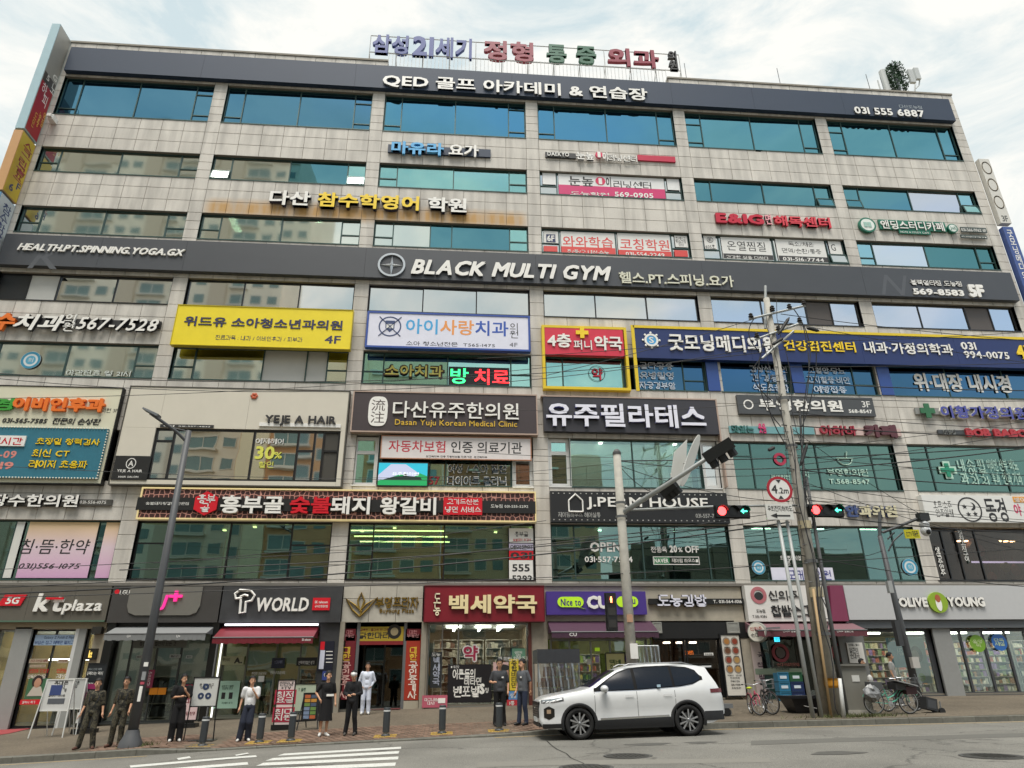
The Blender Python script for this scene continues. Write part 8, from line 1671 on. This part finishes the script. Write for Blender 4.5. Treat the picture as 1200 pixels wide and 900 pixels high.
def basket(root,R,wb):
 b=MB();x0,x1,z0,z1=wb/2-.02,wb/2+.28,R*2+.05,R*2+.3
 for k in range(7):t=k/6;b.tube([(x0+.02+(x1-x0-.04)*t,-.13,z0),(x0+(x1-x0)*t,-.16,z1)],.004,4).tube([(x0+.02+(x1-x0-.04)*t,.13,z0),(x0+(x1-x0)*t,.16,z1)],.004,4)
 for z in(z0,(z0+z1)/2,z1):w=.13+.03*(z-z0)/(z1-z0);b.tube([(x0,-w,z),(x1,-w,z),(x1,w,z),(x0,w,z),(x0,-w,z)],.005,4)
 b.build('basket',GR,root,local=True)
bike('pink child bicycle with a yellow saddle near the car tail',886,22.6,math.radians(-97),.29,.92,mat('c0506a',.4),BLK,mat('c8d82c',.5),True,None)
bike('dark bicycle with a front basket beside the pink one',902,22.7,math.radians(-102),.34,1.02,mat('25242c',.4),BLK,BLK,False,basket)
def cargo(root,R,wb):
 MB().box(-wb/2-.1,-wb/2+.25,-.16,.16,R*2+.02,R*2+.22).build('grey_box',mat('4c4e50',.6),root,local=True)
 g=MB().ball((-wb/2-.1,-.12,R*1.75),(.25,.17,.23),14);rr=random.Random(5);g.v=[(a+rr.gauss(0,.018),b+rr.gauss(0,.018),c+rr.gauss(0,.022)) for a,b,c in g.v];g.build('plastic_bag',mat('77797b',.3,var=.3,scale=14),root,local=True)
 MB().add([(.1,-.3,R*2+.25),(.75,-.3,R*2+.1),(.75,.25,R*2+.1),(.1,.25,R*2+.25),(.1,-.3,R*2+.28),(.75,-.3,R*2+.13),(.75,.25,R*2+.13),(.1,.25,R*2+.28)],[(0,3,2,1),(4,5,6,7),(0,1,5,4),(1,2,6,5),(2,3,7,6),(3,0,4,7)]).build('flat_cover',mat('8f9294',.4),root,local=True)
 MB().box(.42,.76,-.2,.2,R*2-.12,R*2+.09).build('dark_red_box',mat('3c2226',.6),root,local=True);MB().box(.1,.41,-.2,.2,R*2-.0,R*2+.2).build('black_box',mat('2a2b2d',.6),root,local=True)
bike('mint green step-through bicycle loaded with boxes and a plastic bag',1047,21.75,math.radians(3),.34,1.12,mat('62b8a0',.4),BLK,BLK,True,cargo)
bike('dark bicycle half hidden behind the mint green one',1058,22.6,math.radians(8),.33,1.02,mat('2a2a30',.4),BLK,BLK,False,basket)
# ================================================================= people
def camo_mat():
 m=bpy.data.materials.new('camouflage_cloth');m.use_nodes=True;t=m.node_tree;b=t.nodes['Principled BSDF'];b.inputs['Roughness'].default_value=.9
 tc=_n(t,'ShaderNodeTexCoord');n=_n(t,'ShaderNodeTexNoise');n.inputs['Scale'].default_value=9;n.inputs['Detail'].default_value=4;n.inputs['Distortion'].default_value=1.2
 r=_n(t,'ShaderNodeValToRGB');r.color_ramp.interpolation='CONSTANT';e=r.color_ramp.elements;e[0].color=hexc('1c1c18')+(1,);e[1].position=.45;e[1].color=hexc('3a372d')+(1,)
 for p,c in((.52,'575140'),(.58,'282a22'),(.64,'453f30')):q=e.new(p);q.color=hexc(c)+(1,)
 t.links.new(tc.outputs['Object'],n.inputs[0]);t.links.new(n.outputs[0],r.inputs[0]);t.links.new(r.outputs[0],b.inputs['Base Color']);return m
CAMO=camo_mat();SKIN=mat('c49678',.6);HAIR=mat('090707',.7)
def cloth(h):return mat(h,.9,var=.12,scale=9)
def person(label,px,Y,heady,rz,top,bottom,shoes,pose=None,sleeve=.55,girth=1.,hair='short',skirt=None,hat=None,legs_bare=False,extra=None,female=False,wide=1.,footpy=None):
 """body: tapered limbs laid along a skeleton and fused into one surface; unit height 1.75 then scaled"""
 x,z=base(px,Y);H=F(px,heady,Y)[1]-z;H=max(1.5,min(1.86,H));S=H/1.76
 P=dict(head=(0,-.01,1.63),neck=(0,.015,1.46),chest=(0,.01,1.27),waist=(0,0,1.06),pelvis=(0,.01,.93))
 for s,k in((-1,'r'),(1,'l')):
  P.update({'sh'+k:(s*.175,.015,1.405),'el'+k:(s*.225,.035,1.12),'wr'+k:(s*.235,-.03,.88),'hip'+k:(s*.085,.01,.92),'kn'+k:(s*.10,-.015,.49),'an'+k:(s*.11,.03,.085),'toe'+k:(s*.135,-.13,.035)})
 P.update(pose or{});V={k:Vector(v) for k,v in P.items() if isinstance(v,tuple)}
 fem=.9 if female else 1.
 parts=[]
 TOP,BOT,SK,SH=0,1,2,3;g=girth
 parts+=[('cone',V['neck'],V['head'],.052,.055,SK),('ball',V['head']+Vector((0,.012,.035)),(.078,.095,.105),SK),('ball',V['head']+Vector((0,-.02,-.045)),(.058,.068,.065),SK)]
 fwd=Vector((0,-1,0));hr=P.get('turn',0.);fwd=Vector((-math.sin(hr)*-1,-math.cos(hr),0));rt_=Vector((-fwd.y,fwd.x,0))
 hc=V['head'];parts+=[('cone',hc+fwd*.085+Vector((0,0,.015)),hc+fwd*.105+Vector((0,0,-.015)),.012,.017,SK)]
 for s in(-1,1):parts.append(('ball',hc+rt_*s*.079+Vector((0,0,.0)),(.018,.022,.03),SK))
 parts+=[('ball',V['chest']+Vector((0,0,.03)),(.165*g*fem,.108*g,.17),TOP),('ball',V['waist'],(.14*g*(.88 if female else 1),.10*g,.17),TOP),('ball',V['pelvis'],(.155*g*(1.05 if female else 1),.115*g,.12),BOT),('cone',V['shr'],V['shl'],.062,.062,TOP),('cone',V['chest']+Vector((0,.01,.12)),V['neck'],.09,.052,TOP)]
 tw=.088*g*(.84 if female else 1.)
 for k in 'rl':parts+=[('cone',V['sh'+k].lerp(V['neck'],.38)-Vector((0,0,.07)),V['pelvis']+(V['hip'+k]-V['pelvis'])*.8+Vector((0,0,.02)),tw,tw*1.12,TOP)]
 for k in 'rl':
  e,w,s_=V['el'+k],V['wr'+k],V['sh'+k];cut=s_.lerp(e,min(1,sleeve*1.3)) if sleeve<.77 else e
  parts+=[('cone',s_,cut,.058*wide,.05*wide,TOP)]
  if sleeve<.77:parts+=[('cone',cut,e,.042,.036,SK),('cone',e,w,.037,.024,SK)]
  else:parts+=[('cone',s_,e,.056,.048,TOP),('cone',e,e.lerp(w,.93),.046,.036,TOP),('cone',e.lerp(w,.9),w,.028,.025,SK)]
  h_,kn,an,toe=V['hip'+k],V['kn'+k],V['an'+k],V['toe'+k];tr=SK if legs_bare else BOT;f=1. if not legs_bare else.78
  tw_=(.088*f*g,.066*f*wide,.058*f*wide if not legs_bare else.03)
  parts+=[('cone',h_,kn,tw_[0],tw_[1],tr),('cone',kn,kn.lerp(an,.35)+Vector((0,.015,0)),tw_[1]*.95,tw_[1]*.93,tr),('cone',kn.lerp(an,.35)+Vector((0,.015,0)),an,tw_[1]*.9,tw_[2],tr),('cone',an-Vector((0,-.02,.02)),toe,.048,.036,SH),('cone',an,an-Vector((0,0,.03)),.045,.045,SH)]
 m=MB()
 for q in parts:
  if q[0]=='ball':m.ball(q[1],q[2],14)
  else:
   a,b,ra,rb=q[1],q[2],q[3],q[4];d=(b-a)
   if d.length<1e-4:continue
   d.normalize();m.tube([a-d*ra*.85,a-d*ra*.5,a,b,b+d*rb*.5,b+d*rb*.85],[ra*.5,ra*.86,ra,rb,rb*.86,rb*.5],12)
 root=empty('person',(x,Y,z),label,'person',rz=rz);root.scale=(S,S,S)
 o=m.build('body',[top,bottom,SKIN,shoes],root,local=True)
 md=o.modifiers.new('r','REMESH');md.mode='VOXEL';md.voxel_size=.011;sm=o.modifiers.new('s','SMOOTH');sm.iterations=3;sm.factor=.5
 dg=bpy.context.evaluated_depsgraph_get();me=bpy.data.meshes.new_from_object(o.evaluated_get(dg));o.modifiers.clear()
 idx=[]
 for p in me.polygons:
  c=p.center;best=9;bi=0
  for q in parts:
   if q[0]=='ball':r=q[2];d=math.sqrt(((c.x-q[1].x)/r[0])**2+((c.y-q[1].y)/r[1])**2+((c.z-q[1].z)/r[2])**2)
   else:
    ab=q[2]-q[1];t=max(0,min(1,(c-q[1]).dot(ab)/max(1e-9,ab.length_squared)));d=(c-(q[1]+ab*t)).length/(q[3]+(q[4]-q[3])*t)
   if d<best:best=d;bi=q[-1]
  idx.append(bi)
 hem=P['pelvis'][2]-(P.get('hem',.02))
 idx=[TOP if(i==BOT and me.polygons[n].center.z>hem and not P.get('tuck')) else i for n,i in enumerate(idx)]
 h=MB()
 for k,s in(('r',-1),('l',1)):
  w,e=V['wr'+k],V['el'+k];d=V['hand'+k]-w if 'hand'+k in V else(w-e);d=d.normalized();side=Vector((0,-1,0)) if abs(d.y)<.8 else Vector((-s,0,0));side=(side-d*side.dot(d)).normalized();nrm=d.cross(side)
  pc=w+d*.045;h.tube([w-d*.012,w+d*.01,pc,w+d*.085],[.022,.027,.032,.026],8)
  for f_,(o_,L,r) in enumerate(((-.024,.062,.0085),(-.008,.07,.0088),(.008,.065,.0085),(.023,.052,.0078))):
   a=w+d*.078+side*-o_;b=a+d*L*.5-nrm*s*.006;c_=b+d*L*.42-nrm*s*.022;h.tube([a,b,c_],[r,r*.95,r*.7],6)
  a=w+d*.03+side*.024;b=a+d*.03+side*.022;c_=b+d*.028+side*.004;h.tube([a,b,c_],[.0105,.01,.0075],6)
 fm=MB()
 up_=Vector((0,0,1))
 for s in(-1,1):
  e_=hc+fwd*.079+rt_*s*.031+up_*.022;fm.ball(e_,(.013,.013,.008),8);fm.tube([e_+fwd*.004+up_*.02-rt_*.014,e_+fwd*.006+up_*.023,e_+fwd*.004+up_*.02+rt_*.014],.0035,4)
 mth=MB();mth.tube([hc+fwd*.078-up_*.048-rt_*.022,hc+fwd*.086-up_*.05,hc+fwd*.078-up_*.048+rt_*.022],.0055,5)
 V0=[tuple(v.co) for v in me.vertices];F0=[tuple(p.vertices) for p in me.polygons];allm=MB();allm.v=V0;allm.f=F0;allm.m=idx
 for mb_,mi in((h,2),(fm,4),(mth,5)):allm.add(mb_.v,mb_.f,mi)
 bpy.data.objects.remove(o);o=allm.build('body',[top,bottom,SKIN,shoes,mat('1c1410',.4),mat('8a4a42',.6)],root,local=True,smooth=True)
 hm=MB();hcx=hc+Vector((0,.012,.045))
 if hair:
  n=18;V_=[];Fs=[];rows=7
  for j in range(rows+1):
   a=(math.pi*.56)*j/rows
   for i in range(n):
    t=2*math.pi*i/n;dirv=fwd*math.cos(t)+rt_*math.sin(t);low=a*(1. if math.cos(t)<.35 else.62 if hair!='long' else.66);k=1.17+.03*math.sin(i*2.3+j)
    V_.append(hcx+dirv*math.sin(low)*(.098 if abs(math.cos(t))>.7 else.086)*k+Vector((0,0,math.cos(low)*.105*k)))
  for j in range(rows):
   for i in range(n):Fs.append((j*n+i,(j+1)*n+i,(j+1)*n+(i+1)%n,j*n+(i+1)%n))
  hm.add(V_,Fs)
  if hair=='bun':hm.ball(hc-fwd*.10+Vector((0,0,.03)),(.045,.045,.05),10)
  if hair=='long':hm.ball(hc-fwd*.05+Vector((0,0,-.05)),(.08,.06,.12),12)
  if hair=='bob':hm.ball(hc-fwd*.035+Vector((0,0,-.01)),(.09,.08,.09),12)
  hm.build('hair',HAIR if hat is None else HAIR,root,local=True,smooth=True)
 if hat:MB().ball(hc+Vector((0,.01,.06)),(.10,.115,.075),16).tube([hc+fwd*.06+Vector((0,0,.05)),hc+fwd*.16+Vector((0,0,.035))],[.07,.045],8).build('cap',hat,root,local=True,smooth=True)
 if skirt:
  mm,zt_,zb_,rt0,rb0=skirt;prof=[];sk=MB();n=30;V_=[];Fs=[]
  for j in range(7):
   t=j/6;zz=zt_+(zb_-zt_)*t;r=rt0+(rb0-rt0)*t
   for i in range(n):a=2*math.pi*i/n;q=r*(1+.05*t*math.sin(a*7));V_.append((V['pelvis'].x+q*math.cos(a),.01+q*.78*math.sin(a),zz))
  for j in range(6):
   for i in range(n):Fs.append((j*n+(i+1)%n,j*n+i,(j+1)*n+i,(j+1)*n+(i+1)%n))
  sk.add(V_,Fs).build('skirt',mm,root,local=True,smooth=True)
 if extra:extra(root,V)
 return root
BOOT=mat('4a2c20',.7);BLKC=cloth('0c0c0f');JEAN=cloth('232c40');GREYC=cloth('4c4e54');WHC=cloth('d2d3d4');SHW=mat('c9c9c6',.6)
def strap(root,V):pass
def camo_extra(root,V):
 MB().ball((V['chest'].x,.15,1.22),(.13,.07,.2),12).tube([(-.11,-.10,1.2),(-.12,-.05,1.40),(-.11,.08,1.36)],.018,6).tube([(.11,-.10,1.2),(.12,-.05,1.40),(.11,.08,1.36)],.018,6).build('backpack',mat('1c1d1f',.7),root,local=True)
person('soldier in dark camouflage carrying a white bag, left one of the pair',99,21.35,796,.1,CAMO,CAMO,BOOT,dict(wrr=(-.27,-.06,.88),wrl=(.27,-.02,.9),knl=(.12,-.03,.49),anl=(.17,.02,.085),toel=(.22,-.12,.035),anr=(-.18,.0,.085),knr=(-.13,-.03,.5),toer=(-.24,-.14,.035),turn=.15,hem=.12),sleeve=.75,girth=1.08,wide=1.25,
 extra=lambda r,V:(camo_extra(r,V),MB().box(-.33,-.27,-.12,.04,.66,.92).build('white_bag',SHW,r,local=True)))
person('soldier in camouflage with cropped hair beside the street lamp',134,21.5,794,-.05,CAMO,CAMO,BOOT,dict(anr=(-.15,.02,.085),knr=(-.12,-.03,.5),toer=(-.19,-.13,.035),anl=(.1,.03,.085),turn=-.1,hem=.12,wrr=(-.26,-.03,.88),wrl=(.25,-.08,.9)),sleeve=.75,girth=1.05,wide=1.25,extra=camo_extra)
person('woman in loose black clothes with folded arms looking right',204,22.0,791,.35,BLKC,BLKC,SHW,dict(elr=(-.24,.0,1.16),wrr=(-.02,-.19,1.18),handr=(.2,-.2,1.22),ell=(.23,-.02,1.15),wrl=(.08,-.22,1.33),handl=(.03,-.20,1.45),turn=.6,hem=.15),sleeve=.6,hair='bob',wide=1.6,female=True)
person('woman in a white shirt and wide navy trousers raising a hand to her face',287,21.9,793,.1,WHC,cloth('1e2434'),SHW,dict(elr=(-.24,.04,1.14),wrr=(-.27,-.03,.9),ell=(.22,-.05,1.17),wrl=(.10,-.2,1.36),handl=(.04,-.16,1.47),anl=(.05,.05,.085),knl=(.07,-.05,.5),anr=(-.17,-.04,.085),knr=(-.12,-.05,.5),toer=(-.2,-.18,.035),tuck=1,turn=.35),sleeve=.5,hair='bob',wide=1.6,female=True)
person('woman in a black top with white stripe and long black skirt',379,22.0,787,.2,BLKC,BLKC,SHW,dict(elr=(-.32,.1,1.18),wrr=(-.2,-.04,1.0),ell=(.24,.03,1.13),wrl=(.26,-.05,.9),turn=.8,anl=(.06,.05,.085),knl=(.07,0,.5)),sleeve=.6,hair='bun',legs_bare=True,female=True,skirt=(BLKC,1.0,.42,.15,.21),extra=lambda r,V:MB().box(-.02,.19,-.125,-.11,1.08,1.14).build('white_stripe',OFFW,r,local=True))
person('man in dark clothes with a white cap, reading something in his hands',410,21.9,786,-.15,cloth('161619'),cloth('0d0d10'),mat('3f3c38',.7),dict(elr=(-.25,.0,1.14),wrr=(-.08,-.24,1.08),handr=(.02,-.3,1.08),ell=(.25,-.0,1.14),wrl=(.14,-.24,1.1),handl=(.04,-.3,1.12),head=(0,-.05,1.61),turn=.1,anr=(-.15,.0,.085),anl=(.14,.04,.085),hem=.12),sleeve=.9,hat=mat('dcdcda',.7),girth=1.08,wide=1.15)
person('man in white work clothes standing in the entrance with hands in his pockets',427.5,27.4,777,.05,cloth('ccd2e0'),cloth('cdd3e2'),SHW,dict(elr=(-.27,.06,1.14),wrr=(-.16,-.04,.95),handr=(-.1,-.06,.9),ell=(.27,.06,1.14),wrl=(.16,-.04,.95),handl=(.1,-.06,.9),hem=.16),sleeve=.9,girth=1.1,wide=1.3)
def vest(root,V):MB().box(.04,.10,-.135,-.125,1.26,1.30).build('name_badge',OFFW,root,local=True)
GREYS=cloth('3c3e42')
person('man in glasses and a dark grey two-tone shirt holding one hand up',585.5,22.5,773,.1,GREYS,cloth('0b0b0d'),BLK,dict(elr=(-.27,.04,1.17),wrr=(-.22,-.18,1.14),handr=(-.15,-.28,1.17),ell=(.26,.04,1.13),wrl=(.24,-.05,.9),hem=.02,anr=(-.13,.03,.085),anl=(.14,.03,.085)),sleeve=.62,girth=1.15,wide=1.1,
 extra=lambda r,V:(vest(r,V),[MB().ring(s*.031,1.652,.02,.026,-.115,-.108,n=14).build('glasses',BLK,r,local=True) for s in(-1,1)]))
person('man in a grey work shirt and jeans facing left',613,22.2,773,-.9,cloth('54575c'),JEAN,BLK,dict(elr=(-.24,.05,1.13),wrr=(-.22,-.06,.9),ell=(.24,.09,1.14),wrl=(.2,.13,.92),turn=-.3,hem=.02,knr=(-.1,-.04,.5),anr=(-.11,-.06,.085),toer=(-.13,-.2,.035)),sleeve=.62,girth=1.1,wide=1.1,extra=vest)
person('woman in a light grey T-shirt walking past the cosmetics shop window',1055,24.4,765,.9,cloth('a9a9a6'),cloth('2c2c30'),SHW,dict(turn=.3,anl=(.08,-.1,.085),anr=(-.1,.14,.085),knr=(-.1,.02,.5)),sleeve=.55,hair='bun',female=True)
person('dark-haired person bending behind the grey utility cabinet with a white bag',1013,24.2,769,.7,cloth('5c5c5a'),cloth('26262a'),BLK,dict(head=(0,-.22,1.52),neck=(0,-.12,1.40),chest=(0,-.06,1.24),shr=(-.17,-.09,1.35),shl=(.17,-.09,1.35),elr=(-.2,-.16,1.1),ell=(.2,-.16,1.1),wrr=(-.15,-.28,.95),wrl=(.15,-.28,.95)),sleeve=.9,hair='bob',extra=lambda r,V:MB().ball((.22,-.32,.95),(.13,.1,.17),10).build('white_bag',SHW,r,local=True))
# ================================================================= stone cladding slabs between the windows
def covered(x0,x1,z0,z1):
 for a,b,c,d in COVER:
  if x0>=a-.02 and x1<=b+.02 and z0>=c-.02 and z1<=d+.02:return True
 return False
CELL=[]
xe=[BX0]
for i in range(6):
 xe.append(bayL(i));n=7
 for k in range(1,n+1):xe.append(bayL(i)+(bayR(i)-bayL(i))*k/n)
xe.append(BX1)
xe=sorted(set(round(v,4) for v in xe))
def row_of(z0,z1,n,piers=False,skip=None):
 for j in range(n):
  a,b=z0+(z1-z0)*j/n,z0+(z1-z0)*(j+1)/n
  if piers:
   cols=[(BX0,bayL(0))]+[(bayR(i),bayL(i+1)) for i in range(5)]+[(bayR(5),BX1)]
  else:cols=list(zip(xe,xe[1:]))
  for p,q in cols:
   if skip and skip(p,q):continue
   if q-p<.1:continue
   if not covered(p,q,a,b):CELL.append((p,q,a,b))
row_of(33.24,BTOP,1,skip=lambda p,q:q>XR0+.2 and p<XR1-.2)
zz=sorted(ROWS.items());BOUND={2:5.40,3:9.35}
row_of(31.42,33.24,3)
for r,(a,b) in ROWS.items():row_of(a,b,max(2,round((b-a)/.58)),piers=True)
for r,n in((7,3),(6,3),(5,3),(4,3),(3,4),(2,3)):row_of(ROWS[r][1],ROWS[r+1][0],n)
row_of(5.25,5.40,1)
CELL.sort(key=lambda c:(c[2]>30,c[2]<5.4,-(c[1]-c[0])*(c[3]-c[2])/(((c[0]+c[1])/2)**2+D*D+c[2]**2)))
def tile_geo(mb,p,q,a,b,cx=0,cz=0,cy=0):
 g=.009;e=.008;x0,x1,z0,z1=p+g-cx,q-g-cx,a+g-cz,b-g-cz;y0,y1=D-cy,D+.034-cy
 mb.add([(x0+e,y0,z0+e),(x1-e,y0,z0+e),(x1-e,y0,z1-e),(x0+e,y0,z1-e),(x0,y0+e,z0),(x1,y0+e,z0),(x1,y0+e,z1),(x0,y0+e,z1),(x0,y1,z0),(x1,y1,z0),(x1,y1,z1),(x0,y1,z1)],
 [(0,1,2,3),(4,5,1,0),(5,6,2,1),(6,7,3,2),(7,4,0,3),(8,9,5,4),(9,10,6,5),(10,11,7,6),(11,8,4,7)])
rest=MB();cache={}
for i,(p,q,a,b) in enumerate(CELL):
 if i<300:
  key=(round(q-p,3),round(b-a,3));cx,cz=(p+q)/2,(a+b)/2
  if key not in cache:
   mb=MB();tile_geo(mb,p,q,a,b,cx,cz,D);o=mb.build('cladding_slab',STONE,BLD,local=True);cache[key]=o.data
  else:o=bpy.data.objects.new('cladding_slab',cache[key]);COL.objects.link(o);o.parent=BLD
  o.location=(cx,0+R_.uniform(-.003,.003),cz)
 else:tile_geo(rest,p,q,a,b)
tag(rest.build('cladding_slab',STONE,BLD),kind='stuff')
print('cladding slabs',len(CELL),'objects',len(bpy.data.objects))
